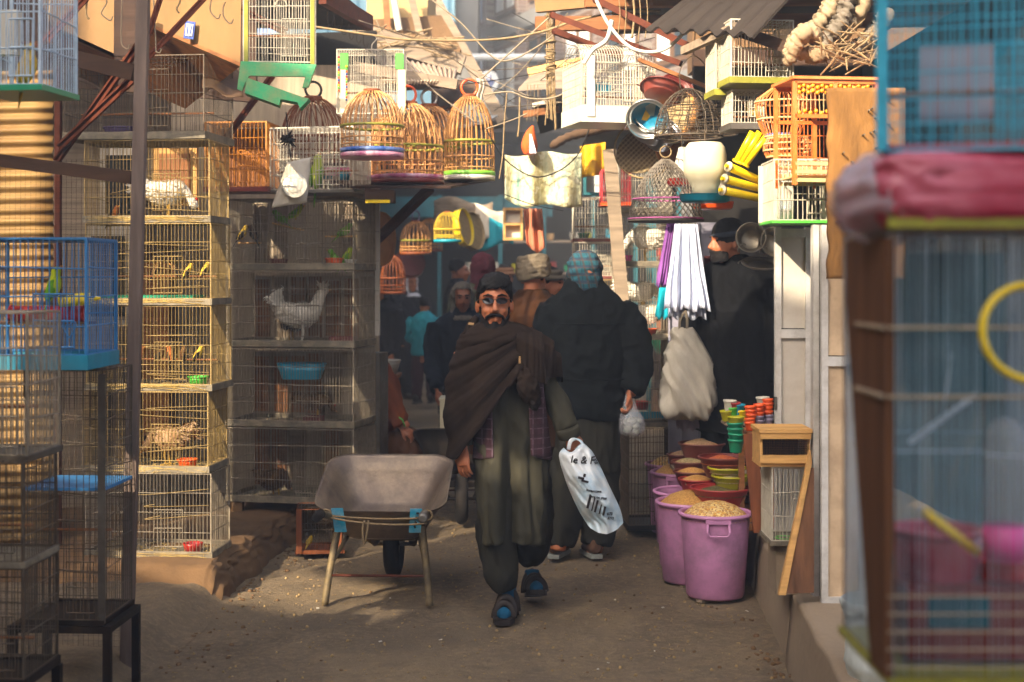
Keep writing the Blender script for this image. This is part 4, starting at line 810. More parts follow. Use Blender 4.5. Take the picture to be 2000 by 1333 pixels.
# budgies
for i, (x, z, m, rz_, lab) in enumerate(((-.55, .33, 'green_feather', 2.6, 'green budgerigar at the left of the pair under the plastic bag'), (-.44, .36, 'lime_feather', .4, 'bright green budgerigar leaning from the swing perch'), (-.10, .24, 'green_feather', .8, 'green budgerigar on the short perch at the right of the top dark cage'), (-.17, .06, 'green_feather', 2.8, 'budgerigar feeding at the orange bowl'), (-.09, .07, 'lime_feather', .5, 'yellow headed budgerigar beside the white bowl'))):
    bird(lab, B(x, .14, zb_[3] + z - .03), rz_, .145, m, 'green_feather', 'budgerigar', rnd(.5, 1.0))
for i, (x, lab) in enumerate(((-.80, 'yellow chested finch at the far left of the dark stack'), (-.73, 'dark finch beside the yellow chested one'))): bird(lab, B(x, .12, zb_[3] + .2), 2.4 if i else .6, .13, ['yellow_feather', 'brown_feather'][i], 'black_feather', 'finch')
for x0, z, x1, lab in ((-.60, .31, -.38, 'swing perch stick in the budgerigar cage'), (-.24, .22, -.02, 'short perch stick at the right of the budgerigar cage'), (-.84, .18, -.68, 'perch stick under the two finches')): tag(MB().tube([B(x0, .14, zb_[3] + z), B(x1, .14, zb_[3] + z - (.05 if x0 == -.6 else 0))], .006, 5).obj('perch_stick', 'timber_new'), lab, 'perch')
bowl('orange bowl of the budgerigars', B(-.16, .1, zb_[3] + .02), .06, .055, 'plastic_orange'); bowl('small white bowl of the budgerigars', B(-.05, .1, zb_[3] + .02), .036, .045, 'plastic_white'); bowl('dusty pink bowl in the budgerigar cage', B(-.55, .12, zb_[3] + .02), .06, .05, 'plastic_brown')
for x, z, w_, m, lab in ((-.1, zb_[2], .17, 'plastic_brown', 'pink feed trough beside the crested hen'), (-.3, zb_[1], .12, 'plastic_brown', 'dusty feed trough in the turquoise basket cage')):
    t = thing('feed_trough', lab, 'trough', B(x, .1, z + .02), rzB, 'feed troughs'); MB().box((0, 0, .008), (w_, .08, .012)).obj('base', m, t)
    for y in (-.036, .036): MB().box((0, y, .032), (w_, .008, .036)).obj('wall', m, t)
    for x2 in (-.5, .5): MB().box((x2 * (w_ - .008), 0, .032), (.008, .064, .036)).obj('end', m, t)
# pale panel at the right of stack B
t = thing('pale_panel', 'pale wooden panel tied with wire at the right of the dark cage stack', 'panel', B(-.075, .485, zb_[2] + .06), rzB); MB().box((.05, 0, .5), (.11, .02, 1.0)).obj('board', 'door_white', t)
for i in range(5): MB().wire((-.006, -.013, .1 + .2 * i), (.106, -.013, .1 + .2 * i + rnd(-.01, .01)), .002).obj('tie_wire', 'wire_grey', t)
t = thing('glass_case', 'narrow grey case below the pale panel at the stack side', 'case', B(-.075, .60, .17), rzB); MB().box((.05, 0, .5), (.1, .2, 1.02)).obj('body', 'galv', t)
for i in range(3): MB().ell((.05, -.105, .55 + .13 * i), .013, 8, 6).obj('knob', 'cream_wood', t)
# small red framed cage low behind the barrow
t = cage('small red framed cage on the ground behind the wheelbarrow', 580, 668, 996, 1083, 8.55, .25, 'L', .12, 'wire_dark', .016, .0012, 1, 'timber_red', .02, None, perch=0, fm='timber_red', door=False)
for x in (.012, .25): MB().box((x, -.012, .14), (.032, .012, .27)).obj('stile', 'timber_red', t)
bird('yellow chick in the small red framed cage', P(603, 1078, 8.63) + V(0, .03, .03), 1.4, .09, 'yellow_feather', 'yellow_feather', 'chick', .4)
# ---- orange cage and white cage above stack B
t = cage('orange painted wire cage beside the tan stack', 398, 520, 238, 374, 9.0, .3, 'R', -.1, 'wire_orange', .026, .0022, 3, 'plastic_maroon', .03)
MB().box((-.2, .32, .22), (.40, .015, .42)).obj('back_panel', 'timber_warm', t)
t = cage('long white wire cage on top of the dark stack', 522, 690, 247, 376, 8.95, .34, 'R', -.22, 'wire_white', .022, .002, 3, 'galv', .02, perch=1)
bird('pale green parakeet upright in the long white cage', P(620, 362, 9.1), 1.2, .24, 'lime_feather', 'green_feather', 'parakeet', 1.35)
bowl('turquoise cup in the long white cage', P(672, 352, 9.15), .04, .045, 'plastic_teal'); bowl('second turquoise cup left of the first in the long white cage', P(640, 350, 9.2), .035, .045, 'plastic_teal')
t = thing('pink_ledge_box', 'lilac plastic box lying in the long white cage', 'box', P(655, 336, 9.18)); MB().box((0, 0, 0), (.19, .1, .05)).obj('box', 'band_pink', t); MB().box((0, 0, .03), (.195, .105, .008)).obj('lid', 'plastic_white', t)
# hanging plastic sheet with a lid in it
t = thing('hanging_plastic_bag', 'creased pale plastic bag with a round lid hung before the white cage', 'bag', P(575, 355, 8.6))
b = MB(); hx = 8.6 / F
def bagf(p, q):
    u = -32 + 64 * p; v = -42 + 88 * q; a = .35; x = u * math.cos(a) * (.75 + .4 * q) - v * .22; z = -v + u * .25 * math.sin(a) * 2
    return (x * hx, -.03 * math.sin(p * PI) * math.sin(q * PI) + .012 * noise.noise(Vector((p * 5, q * 5, 1))), z * hx)
b.sheet(bagf, 14, 14, .004); b.obj('bag', 'tarp_white', t, True)
MB().lathe([(.0, 0), (.07, 0), (.078, .012), (.07, .016), (.05, .01), (.045, .016), (0, .014)], 24, (0.01, -.035, -.03), 1, 1, rot('X', R(80))).obj('lid', 'plastic_white', t, True)
MB().tube(curve([(-.02, 0, .13), (-.03, 0, .2), (-.04, 0, .3), (-.05, 0, .42)], 3), .004, 5).obj('string', 'cable_black', t); b = MB()
for i in range(30): a = V(-.04, 0, .26); b.tube([a, a + V(rnd(-.05, .05), rnd(-.04, .04), rnd(-.05, .05))], [.012, .003], 4)
b.obj('black_tuft', 'black_feather', t)
# ---- hanging cages, upper left
t = cage('hanging yellow and white cage with a broken green tray', 478, 612, -40, 122, 7.6, .3, 'R', .1, 'wire_white', .016, .0016, 5, None, 0, None, perch=1)
for x in (-.355, -.005): MB().box((x, -.004, .2), (.022, .008, .46)).obj('yellow_strip', 'bamboo_green', t)
b = MB()
b.prism([P(470, 120, 7.55), P(618, 126, 7.55), P(602, 170, 7.55), P(590, 172, 7.55), P(596, 150, 7.55), P(486, 148, 7.55), P(472, 178, 7.55), P(463, 174, 7.55)], (0, .03, 0)); o = b.obj('broken_tray', 'tray_green', None); o.parent = t; o.matrix_parent_inverse = (Matrix.Translation(t.location) @ Matrix.Rotation(.1, 4, 'Z')).inverted()
b = MB(); b.prism([P(482, 152, 7.5), P(592, 190, 7.5), P(604, 193, 7.5), P(586, 212, 7.5), P(580, 200, 7.5), P(548, 194, 7.5), P(545, 206, 7.5), P(478, 182, 7.5)], (0, .05, -.01)); o = b.obj('tray_floor', 'tray_green', None); o.parent = t; o.matrix_parent_inverse = (Matrix.Translation(t.location) @ Matrix.Rotation(.1, 4, 'Z')).inverted()
MB().torus((-.17, -.01, .3), .03, .003, 12, 4, rot('X', R(90)), PI).obj('door_hoop', 'wire_white', t)
t = cage('white hanging cage with green corners and bead strings', 658, 788, 97, 222, 9.15, .24, 'R', .0, 'wire_white', .0155, .0016, 3, None, 0, None, perch=1, hook=True)
for x in (-.38, -.025): MB().box((x, -.006, .335), (.05, .006, .1)).obj('green_corner', 'plastic_lime', t)
MB().box((-.012, -.005, .14), (.05, .006, .28)).obj('corner_strip', 'plastic_cream', t); MB().box((-.385, -.005, .14), (.045, .006, .28)).obj('corner_strip', 'plastic_cream', t)
for j, x in enumerate((-.415, -.365)):
    for i in range(14): MB().ell((x, -.016, .36 - .0165 * i - .06 * j), .0075, 8, 5).obj('bead', ['plastic_red', 'plastic_yellow', 'plastic_lime', 'plastic_orange', 'print_blue'][(i + j) % 5], t)
# ---- bamboo dome cages
def dome(label, u, vt, vb, Y, rpx, base='band_pink', ring=None, rods='bamboo', band='bamboo_green', n=30, name='bamboo_dome_cage', grp='domed bamboo cages', base2=None):
    zb = ZV(vb, Y); r = rpx * Y / F; hh = ZV(vt, Y) - zb; t = thing(name, label, 'cage', (XU(u, Y), Y, zb), rnd(0, 1), grp); cyl = hh * .42; b = MB()
    for i in range(n):
        a = 2 * PI * i / n; ca, sa = math.cos(a), math.sin(a); pts = [(r * ca, r * sa, .02), (r * ca, r * sa, cyl)]
        for q in range(1, 9): th_ = q / 8 * PI / 2 * .97; pts.append((r * math.cos(th_) * ca, r * math.cos(th_) * sa, cyl + (hh - cyl) * math.sin(th_)))
        b.tube([Vector(p) + V(rnd(-.002, .002), rnd(-.002, .002), 0) for p in pts], .0034, 4, False, False)
    for i in range(10):   # crossed arches on the crown
        a = PI * i / 10; pts = []
        for q in range(13):
            th_ = PI * (q / 12); off = .55; x = r * .85 * math.cos(th_); pts.append((x * math.cos(a) - r * off * math.sin(a) * .5, x * math.sin(a) + r * off * math.cos(a) * .5, cyl + (hh - cyl) * .93 * math.sin(th_)))
        b.tube(pts, .0028, 4, False, False)
    setattr_kind(b.obj('rods', rods, t))
    MB().torus((0, 0, cyl), r * 1.015, .009, 32, 6).obj('band', band, t, True)
    for z in (.05, cyl * .55): MB().torus((0, 0, z), r * 1.01, .005, 32, 5).obj('hoop', rods, t, True)
    MB().lathe([(r * .98, 0), (r * 1.04, 0), (r * 1.05, .028), (r * .98, .028)], 32).obj('base_band', base, t, True); MB().lathe([(0, .004), (r * .985, .004), (r * .985, .012), (0, .012)], 24).obj('floor', 'timber_new', t)
    if base2: MB().lathe([(r * 1.0, -.03), (r * 1.045, -.03), (r * 1.045, -.001), (r * 1.0, -.001)], 32).obj('base_band', base2, t, True)
    MB().lathe([(0, hh - .012), (r * .3, hh - .02), (r * .28, hh + .004), (0, hh + .01)], 16).obj('cap', 'bamboo_dark', t, True)
    if ring: MB().torus((0, 0, hh + .05), .055, .009, 20, 6, rot('X', R(90))).obj('ring_handle', ring, t, True)
    return t
dome('dark bamboo dome cage with black ring handle, leftmost of the domes', 612, 190, 330, 9.75, 62, 'timber_dark', 'cable_black', 'bamboo_dark', 'bamboo_dark')
dome('front bamboo dome cage with blue and red base', 727, 176, 300, 8.75, 60, 'band_blue', None, 'bamboo', 'bamboo_green', base2='band_pink')
dome('low bamboo dome cage with pink base behind the front dome', 796, 200, 352, 9.25, 68, 'band_pink', 'plastic_orange', base2='plastic_maroon')
dome('small bamboo dome cage between the front dome and the lane', 770, 205, 352, 9.9, 50, 'band_pink', None)
dome('bamboo dome cage with silver ring handle', 838, 205, 352, 9.8, 60, 'band_pink', 'steel')
dome('bamboo dome cage with green hoop, second from the lane', 872, 210, 348, 10.3, 52, 'bamboo_green', None)
dome('bamboo dome cage with lime base and orange ring, nearest the lane', 917, 186, 344, 9.6, 48, 'band_lime', 'plastic_orange', 'bamboo', 'bamboo_green', base2='plastic_white')
dome('far pale bamboo dome cage over the crowd at left', 812, 432, 498, 14.5, 30, 'bamboo_dark', 'plastic_purple', n=22); dome('far bamboo dome cage right behind the pale one', 838, 428, 492, 15.4, 26, 'bamboo_dark', None, n=22)
dome('far yellow dome cage with turquoise base', 874, 414, 474, 13.6, 26, 'band_teal', None, 'yellow_feather', 'yellow_feather', n=22)
dome('dim tall dome cage standing in the far left stall', 768, 500, 575, 14.0, 24, 'bamboo_dark', None, 'bamboo_dark', 'bamboo_dark', n=20)
# shelf carrying the domes
t = thing('cage_shelf', 'dark iron bracket shelf under the bamboo dome cages', 'shelf', (0, 0, 0)); MB().prism([P(690, 364, 8.9), P(880, 364, 8.9), P(960, 350, 10.4), P(600, 350, 10.4)], (0, 0, -.015)).obj('board', 'timber_dark', t)
MB().beam(P(840, 368, 9.0), P(735, 470, 9.9), .05, .05).obj('bracket', 'rust_iron', t); MB().prism([P(712, 368, 8.9), P(770, 372, 8.9), P(770, 396, 8.9), P(712, 396, 8.9)], (0, .12, 0)).obj('tray_box', 'timber_dark', t); MB().box(P(738, 394, 8.86), (.15, .04, .02)).obj('yellow_edge', 'plastic_yellow', t)
# round sieves
def sieve(label, p, r, m='sieve_wood', tilt=(R(90), 0, R(70)), depth=.07, net='straw_mat'):
    t = thing('round_sieve', label, 'sieve', p, 0, 'round sieves'); t.rotation_euler = tilt; MB().lathe([(r * .97, -depth / 2), (r, -depth / 2), (r, depth / 2), (r * .97, depth / 2), (r * .97, -depth / 2)], 36).obj('hoop', m, t, True); MB().lathe([(0, 0), (r * .97, 0), (r * .97, .004), (0, .004)], 36).obj('mesh', net, t); return t
sieve('big tan sieve hung beside the dark cage stack', P(740, 467, 10.0), .19, 'sieve_wood', (R(90), 0, R(64)), .06, 'sieve_wood')
sieve('far yellow rimmed sieve beside the yellow dome cage', P(905, 445, 14.2), .19, 'plastic_yellow', (R(80), 0, R(70))); sieve('far pale sieve behind the yellow rimmed one', P(922, 452, 14.8), .2, 'straw_mat', (R(80), 0, R(60)))
sieve('far dark red sieve low in the left stall', P(800, 515, 15.5), .17, 'plastic_maroon', (R(60), 0, .3), net='plastic_maroon')
# ---- near left cages
t = cage('pale blue hanging cage at the top left corner', -60, 78, -120, 176, 5.0, .3, 'R', -.12, 'wire_pale', .021, .0024, 3, 'plastic_green', .02)
MB().box((-.17, .1, .22), (.09, .05, .16)).obj('feeder_box', 'plastic_white', t)
bird('yellow canary in the pale blue hanging cage', P(54, 160, 5.1), 1.0, .17, 'yellow_feather', 'yellow_feather', 'canary', 1.3)
t = cage('bright blue wire cage with a green parakeet at the left', -60, 168, 466, 723, 5.35, .38, 'R', -.02, 'wire_blue', .027, .0023, 3, 'tray_teal', .055)
MB().box((-.22, .19, .49), (.44, .37, .008)).obj('roof_sheet', 'wire_blue', t)
h1 = MB(); h1.tube(curve([(-.06 + .03 * 0, -.01, .12), (-.085, -.01, .165), (-.075, -.01, .185), (-.06, -.01, .17), (-.045, -.01, .185), (-.035, -.01, .165), (-.06, -.01, .12)], 4), .0022, 4); h1.obj('heart_ornament', 'wire_blue', t)
bird('bright green parakeet on a perch in the blue cage', P(104, 585, 5.5), .3, .155, 'lime_feather', 'green_feather', 'parakeet', 1.25)
t = thing('red_feeder', 'red plastic tube feeder in the blue cage', 'feeder', P(95, 614, 5.52)); MB().tube([(-.14, 0, 0), (.135, 0, 0)], .033, 12).obj('tube', 'plastic_red', t, True)
for x in (-.145, .14): MB().lathe([(0, -.004), (.036, -.004), (.036, .004), (0, .004)], 12, (x, 0, 0), 1, 1, rot('Y', R(90))).obj('cap', 'plastic_red', t)
t = thing('yellow_feeder', 'yellow trough feeder on the perch of the blue cage', 'feeder', P(145, 588, 5.46)); MB().tube([(-.055, 0, 0), (.06, 0, .008)], [.026, .024], 10).obj('trough', 'plastic_yellow', t, True); MB().tube([(.06, 0, .008), (.1, 0, .01)], [.012, .006], 6).obj('spout', 'plastic_yellow', t)
t = cage('grey two tier cage on an iron stand below the blue cage', 45, 200, 724, 1222, 5.6, .36, 'R', -.05, 'wire_dark', .026, .0017, 9, 'black_iron', .02, legs=0.0)
MB().box((-.16, .18, ZV(957, 5.6) - ZV(1222, 5.6)), (.33, .35, .012)).obj('middle_tray', 'wire_blue', t); MB().box((-.002, -.004, .5), (.03, .006, .98)).obj('corner_plate', 'galv', t)
zt = ZV(1222, 5.6)
t = thing('iron_stand', 'black angle iron stand under the two tier cage', 'stand', (XU(200, 5.6), 5.6, 0), -.05)
for x in (-.36, .02):
    for y in (0, .36): MB().box((x, y, (zt - .03) / 2), (.03, .03, zt - .03)).obj('leg', 'black_iron', t)
for y in (0, .36): MB().box((-.17, y, zt - .016), (.41, .03, .028)).obj('rail', 'black_iron', t)
for x in (-.36, .02): MB().box((x, .18, zt - .016), (.03, .33, .027)).obj('rail', 'black_iron', t)
cage('whitish wire cage at the left edge in front of the blue one', -120, 52, 612, 902, 4.75, .3, 'R', -.05, 'wire_grey', .017, .0018, 3, 'galv', .02)
cage('dark wire cage at the left edge, upper of two', -120, 44, 905, 1110, 4.7, .3, 'R', -.05, 'wire_dark', .02, .0018, 3, 'dirty_tray', .02); cage('dark wire cage at the left edge, lower of two', -120, 46, 1112, 1345, 4.7, .3, 'R', -.05, 'wire_dark', .02, .0018, 4, 'black_iron', .03, legs=.25)
MATS_OK = True
# ---------------------------------------------------------------- wheelbarrows
def rrect(w, d, r, n=6):
    o = []
    for cx, cy, a0 in ((w / 2 - r, d / 2 - r, 0), (-w / 2 + r, d / 2 - r, PI / 2), (-w / 2 + r, -d / 2 + r, PI), (w / 2 - r, -d / 2 + r, 1.5 * PI)):
        for i in range(n + 1): a = a0 + PI / 2 * i / n; o.append((cx + r * math.cos(a), cy + r * math.sin(a)))
    return o
def barrow(label, loc, rz, pan, frame, detail=True):
    t = thing('wheelbarrow', label, 'wheelbarrow', loc, rz, 'wheelbarrows')   # local: handles at -y, wheel at +y
    tilt = rot('X', .33); c0 = V(0, .32, .585)
    secs = [(.40, .36, .08, -.23, .0), (.44, .40, .09, -.21, 0), (.60, .56, .11, -.06, 0), (.68, .645, .12, 0, 0), (.705, .67, .13, .008, 0), (.69, .655, .12, -.004, 0), (.66, .62, .11, -.008, 0), (.585, .545, .10, -.066, 0), (.42, .38, .08, -.2, 0), (.38, .34, .07, -.215, 0)]
    b = MB(); vs = []; fs = []
    for w_, d_, r_, z, y in secs:
        for x, yy in rrect(w_, d_, r_): vs.append(c0 + tilt @ V(x, yy + y + (z + .1) * .12, z))
    n = 28
    for i in range(len(secs) - 1):
        for j in range(n): fs.append((i * n + j, i * n + (j + 1) % n, (i + 1) * n + (j + 1) % n, (i + 1) * n + j))
    fs += [tuple(range(n - 1, -1, -1)), tuple(range((len(secs) - 1) * n, len(secs) * n))]; b.add(vs, fs); b.obj('pan', pan, t, True)
    wl = MB(); wc = V(0, .70, .19); wl.torus(wc, .145, .045, 28, 10, rot('Y', R(90))); wl.obj('tyre', 'rubber', t, True)
    MB().lathe([(0, -.02), (.1, -.02), (.1, .02), (0, .02)], 16, wc, 1, 1, rot('Y', R(90))).obj('rim', frame, t); MB().tube([wc - V(.12, 0, 0), wc + V(.12, 0, 0)], .012, 8).obj('axle', frame, t)
    for s in (-1, 1):
        pts = [(s * .265, -.28, .50), (s * .262, -.12, .49), (s * .235, .06, .44), (s * .19, .35, .36), (s * .13, .62, .24), (s * .11, .72, .19)]
        MB().tube(curve(pts, 5), .02, 10).obj('handle', frame, t, True); MB().lathe([(.012, 0), (.024, 0), (.026, .12), (.012, .12)], 12, (s * .265, -.30, .503), 1, 1, rot('X', R(-90))).obj('grip', 'galv' if s > 0 else 'rubber', t, True)
        MB().tube(curve([(s * .215, .16, .43), (s * .225, .10, .36), (s * .255, .03, .16), (s * .272, -.01, .004)], 4), .02, 8).obj('leg', frame, t, True); MB().tube([(s * .17, .34, .36), (s * .24, .06, .22)], .013, 6).obj('leg_brace', frame, t, True)
        MB().tube(curve([(s * .15, .5, .34), (s * .13, .58, .25), (s * .1, .7, .2)], 3), .022, 6).obj('fork', frame, t, True)
    MB().tube([(-.258, .025, .15), (.258, .025, .15)], .007, 6).obj('cross_bar', 'rust_iron', t); MB().box((0, .5, .27), (.28, .03, .045)).obj('fork_plate', frame, t)
    return t
bw = barrow('rust brown wheelbarrow with blue labels parked at left of the lane', (XU(737, 7.36), 7.36, -.005), -.04, 'barrow_pan', 'barrow_frame')
for s in (-1, 1):
    b = MB(); b.sheet(lambda p, q: V(s * .205 + (p - .5) * .062, -.02 + .012 + .045 * q, .508 - .13 * q) + V(s * -.012 * q, -.02, 0), 4, 6, .003); b.obj('blue_label', 'sticker_blue', bw)
    if s > 0:
        mk = MB(); [mk.box((s * .205 + .008 - .006 * i, -.030 + .009 * i, .485 - .025 * i), (.014, .003, .010), rot('Y', .4 * i)) for i in range(4)]; mk.obj('lettering', 'print_black', bw)
b = MB(); b.tube(sag((-.262, -.02, .47), (.258, -.02, .46), .012), .0055, 6); b.tube(sag((-.255, -.045, .465), (.262, -.045, .435), .02), .0055, 6); b.tube(curve([(-.06, -.05, .45), (-.07, -.055, .40), (-.06, -.055, .33), (-.045, -.055, .40), (-.04, -.05, .45)], 4), .006, 5)
for s in (-1, 1): b.torus((s * .262, -.03, .475), .026, .006, 12, 5, rot('X', R(90)))
b.obj('rope', 'rope', bw, True)
barrow('black wheelbarrow pushed by the man in the navy jacket', (XU(897, 10.4), 10.4, 0), PI + .06, 'barrow_dark', 'barrow_dark').scale = (.95, .95, .93)
ORD12 = ['first', 'second', 'third', 'fourth', 'fifth', 'sixth', 'seventh', 'eighth', 'ninth', 'tenth', 'eleventh', 'twelfth']
# ---------------------------------------------------------------- grain barrels and basins
def barrel(label, u, Y, r=.187, h=.44, fill=None, X=None):
    t = thing('grain_barrel', label, 'barrel', (XU(u, Y) if X is None else X, Y, .006), rnd(-.3, .3), 'pink plastic grain barrels'); b = MB()
    b.shell([(r * .79, 0), (r * .82, .012), (r * .9, h * .5), (r * .965, h - .04), (r * .965, h - .012), (r * 1.0, h - .008), (r * 1.02, h)], 40, t=.008); b.obj('tub', 'barrel_pink', t, True)
    MB().torus((0, 0, h - .004), r * 1.005, .011, 40, 8).obj('rim', 'barrel_rim', t, True)
    for s in (-1, 1):
        hb = MB(); y = s * -(r * .985); hb.tube([(-.055, y, h - .03), (-.058, y - s * .02, h - .075), (-.045, y - s * .022, h - .095), (.045, y - s * .022, h - .095), (.058, y - s * .02, h - .075), (.055, y, h - .03)], .006, 6); hb.obj('handle', 'barrel_rim', t, True)
        MB().box((0, y + s * .002, h - .022), (.13, .02, .022)).obj('handle_lug', 'barrel_rim', t)
    if fill:
        f = MB(); f.lathe([(r * .97, h - .03), (r * .85, h - .0), (r * .6, h + .035), (r * .3, h + .055), (.0001, h + .062)], 36); f.obj('grain', fill, t, True)
        gb = MB()
        for i in range(420):
            a = rnd(0, 2 * PI); q = math.sqrt(random.random()) * r * .9; z = h + .063 - .1 * (q / r) ** 1.7; gb.ell((q * math.cos(a), q * math.sin(a), z), (rnd(.004, .006), .0045, .003), 5, 3, rot('Z', rnd(0, 3)))
        setattr_kind(gb.obj('kernels', fill, t, True))
    return t
barrel('front pink barrel heaped with mixed maize', 1397, 7.56, fill='corn'); barrel('pink barrel directly behind the maize barrel', 0, 7.93, X=.995, fill='gold_seed'); barrel('third pink barrel from the front', 0, 8.31, X=1.02, fill=None)
barrel('pink barrel with brown bowl on it near the dark cages', 0, 9.05, X=1.075, h=.45, fill='gold_seed'); barrel('rearmost pink barrel beside the dark cages', 0, 9.45, X=1.08, h=.45, fill='corn')
barrel('pink barrel half hidden behind the coloured cups', 0, 9.4, X=1.52, h=.62)
for i, (x, y) in enumerate(((1.0, 7.46), (1.08, 7.46), (.95, 7.82))): o = tag(MB().box((0, 0, .0), (.06, .04, .012), rotz(rnd(0, 1))).obj('wood_chock', 'timber_grey'), ['left', 'right', 'rear'][i] + ' wooden chock under the pink barrels', 'chock', 'chocks under the barrels'); o.location = (x, y, .0)
t = thing('display_table', 'low plank table holding the grain basins', 'table', (1.12, 8.55, 0)); 
for i in range(4): MB().box((.28, -.32 + i * .2, .515), (.82, .19, .02)).obj('plank', 'timber_grey', t)
for x in (.25, .66):
    for y in (-.36, .3): MB().box((x, y, .403), (.05, .05, .2)).obj('leg', 'timber_dark', t)
t = thing('basin_crate', 'slatted crate under the red front basin', 'crate', (1.3, 7.93, .3)); 
for i in range(2): MB().box((0, -.13, .025 + .05 * i), (.32, .02, .042)).obj('slat', 'timber_warm', t); MB().box((0, .13, .025 + .05 * i), (.32, .02, .042)).obj('slat', 'timber_warm', t)
MB().box((0, 0, .105), (.34, .29, .012)).obj('lid', 'timber_warm', t)
def basin(label, u, v, Y, rpx, h, m, fill, sink=.0, n=32):
    r = rpx * Y / F; z = ZV(v, Y) - h; t = thing('grain_basin', label, 'basin', (XU(u, Y), Y, z), 0, 'basins of grain and seed'); b = MB()
    b.shell([(r * .66, 0), (r * .8, h * .35), (r * .93, h * .85), (r * 1.0, h * .92), (r * 1.02, h)], n, t=.005); b.obj('basin', m, t, True); MB().torus((0, 0, h), r * 1.01, .006, n, 6).obj('rim', m, t, True)
    if fill: MB().lathe([(r * .93, h * .86 - sink), (r * .7, h * 1.05 - sink), (r * .3, h * 1.22 - sink), (.0001, h * 1.28 - sink)], n).obj('grain', fill, t, True)
    return t
basin('brown basin heaped with tan seed, highest of the basins', 1371, 866, 8.75, 45, .11, 'plastic_brown', 'seed_tan'); basin('brown basin second in the left row', 1330, 888, 8.9, 27, .09, 'plastic_brown', 'seed_tan')
basin('brown basin third in the left row', 1346, 902, 8.55, 34, .085, 'plastic_brown', 'seed_mixed'); basin('brown basin fourth in the left row with pale maize', 1352, 921, 8.38, 36, .085, 'plastic_brown', 'gold_seed'); basin('dark brown basin fifth in the left row', 1362, 936, 8.2, 36, .09, 'plastic_brick', 'gold_seed')
basin('small brown bowl of speckled seed on a pink barrel', 1335, 940, 9.0, 24, .07, 'plastic_brown', 'seed_mixed')
basin('maroon basin of orange lentils', 1412, 893, 8.12, 47, .115, 'plastic_maroon', 'seed_orange', .02); basin('red basin of green seed in front', 1407, 953, 7.88, 57, .12, 'plastic_brick', 'seed_green', .02)
basin('lower olive yellow bowl of grey seed', 1428, 930, 7.9, 37, .075, 'plastic_olive', 'seed_mixed', .02); basin('upper olive yellow bowl with pale seed', 1420, 914, 8.0, 37, .06, 'plastic_olive', 'seed_tan', .02)
# ---- cups
tbx = thing('cup_stand', 'tall rough plank stand carrying the stacked cups', 'stand', (1.33, 7.68, .3)); zt = ZV(843, 7.6) - .3
MB().box((.02, .02, zt - .012), (.2, .26, .022)).obj('top', 'timber_warm', tbx)
for x in (-.07, .1): MB().box((x, .13, zt / 2 - .012), (.03, .03, zt - .024)).obj('leg', 'timber_warm', tbx)
MB().box((-.03, -.115, zt - .06), (.1, .02, .09)).obj('front_rail', 'timber_new', tbx)
o = tag(MB().beam(P(1464, 848, 7.45), P(1484, 1040, 7.42), .068, .022, V(0, 1, 0)).obj('leaning_plank', 'timber_red'), 'dark stained plank leaning in front of the cup stand', 'plank')
def cup(label, x, y, z, m, r=.028, h=.05, up=True):
    o = MB().shell([(r * .72, 0), (r * .76, .004), (r * .97, h - .012), (r * 1.06, h - .01), (r * 1.06, h)], 20, t=.002).obj('plastic_cup', m, None, True); o.location = (x, y, z)
    o.rotation_euler = (rnd(-.05, .05), rnd(-.05, .05) + (0 if up else PI), 0); return tag(o, label, 'cup', 'stacked plastic cups')
zt2 = zt + .301; nm = ['lowest', 'second', 'third', 'fourth', 'top', 'sixth']
for ci, (u, seq, dz) in enumerate(((1466, ['plastic_orange'] * 5, 0), (1484, ['cloth_lav', 'cloth_lav', 'plastic_orange', 'plastic_orange', 'plastic_orange'], .008), (1504, ['cloth_lav', 'cloth_lav', 'plastic_orange', 'plastic_orange', 'plastic_orange', 'plastic_orange'], .012))):
    for i, m in enumerate(seq): cup('%s cup, %s of the %s cup stack' % ('orange' if 'orange' in m else 'lavender', nm[i], ['left', 'middle', 'right'][ci]), XU(u, 7.62) + rnd(-.002, .002), 7.62 + .03 * ci, zt2 + i * .021 + dz, m)
for i in range(5): cup('green cup, number %s from the bottom of the hanging green stack' % nm[i].replace('top', 'five'), XU(1437, 7.5), 7.5, ZV(884, 7.5) + i * .03, 'plastic_green' if i < 4 else 'plastic_olive', .042, .07)
for i, (u, v, m, lab) in enumerate(((1420, 812, 'plastic_olive', 'yellow cup at the left of the cup pile'), (1432, 806, 'plastic_lime', 'lime cup low in the cup pile'), (1442, 800, 'plastic_teal', 'turquoise cup in the cup pile'), (1433, 796, 'plastic_brick', 'pink red cup on top of the cup pile'), (1447, 812, 'plastic_yellow', 'yellow cup at the right of the cup pile'), (1425, 792, 'plastic_white', 'white cup at the top left of the cup pile'), (1490, 786, 'plastic_white', 'white cup with blue rag behind the orange cups'))): cup(lab, XU(u, 7.9), 7.9, ZV(v, 7.9) - .03, m, .036, .06)
t = thing('cup_shelf', 'thin board behind the stand carrying the loose cups', 'shelf', (XU(1440, 7.95), 7.95, ZV(812, 7.9) - .045)); MB().box((.02, 0, 0), (.2, .16, .014)).obj('board', 'timber_grey', t); MB().box((.1, .04, -.3), (.03, .03, .58)).obj('post', 'timber_dark', t)
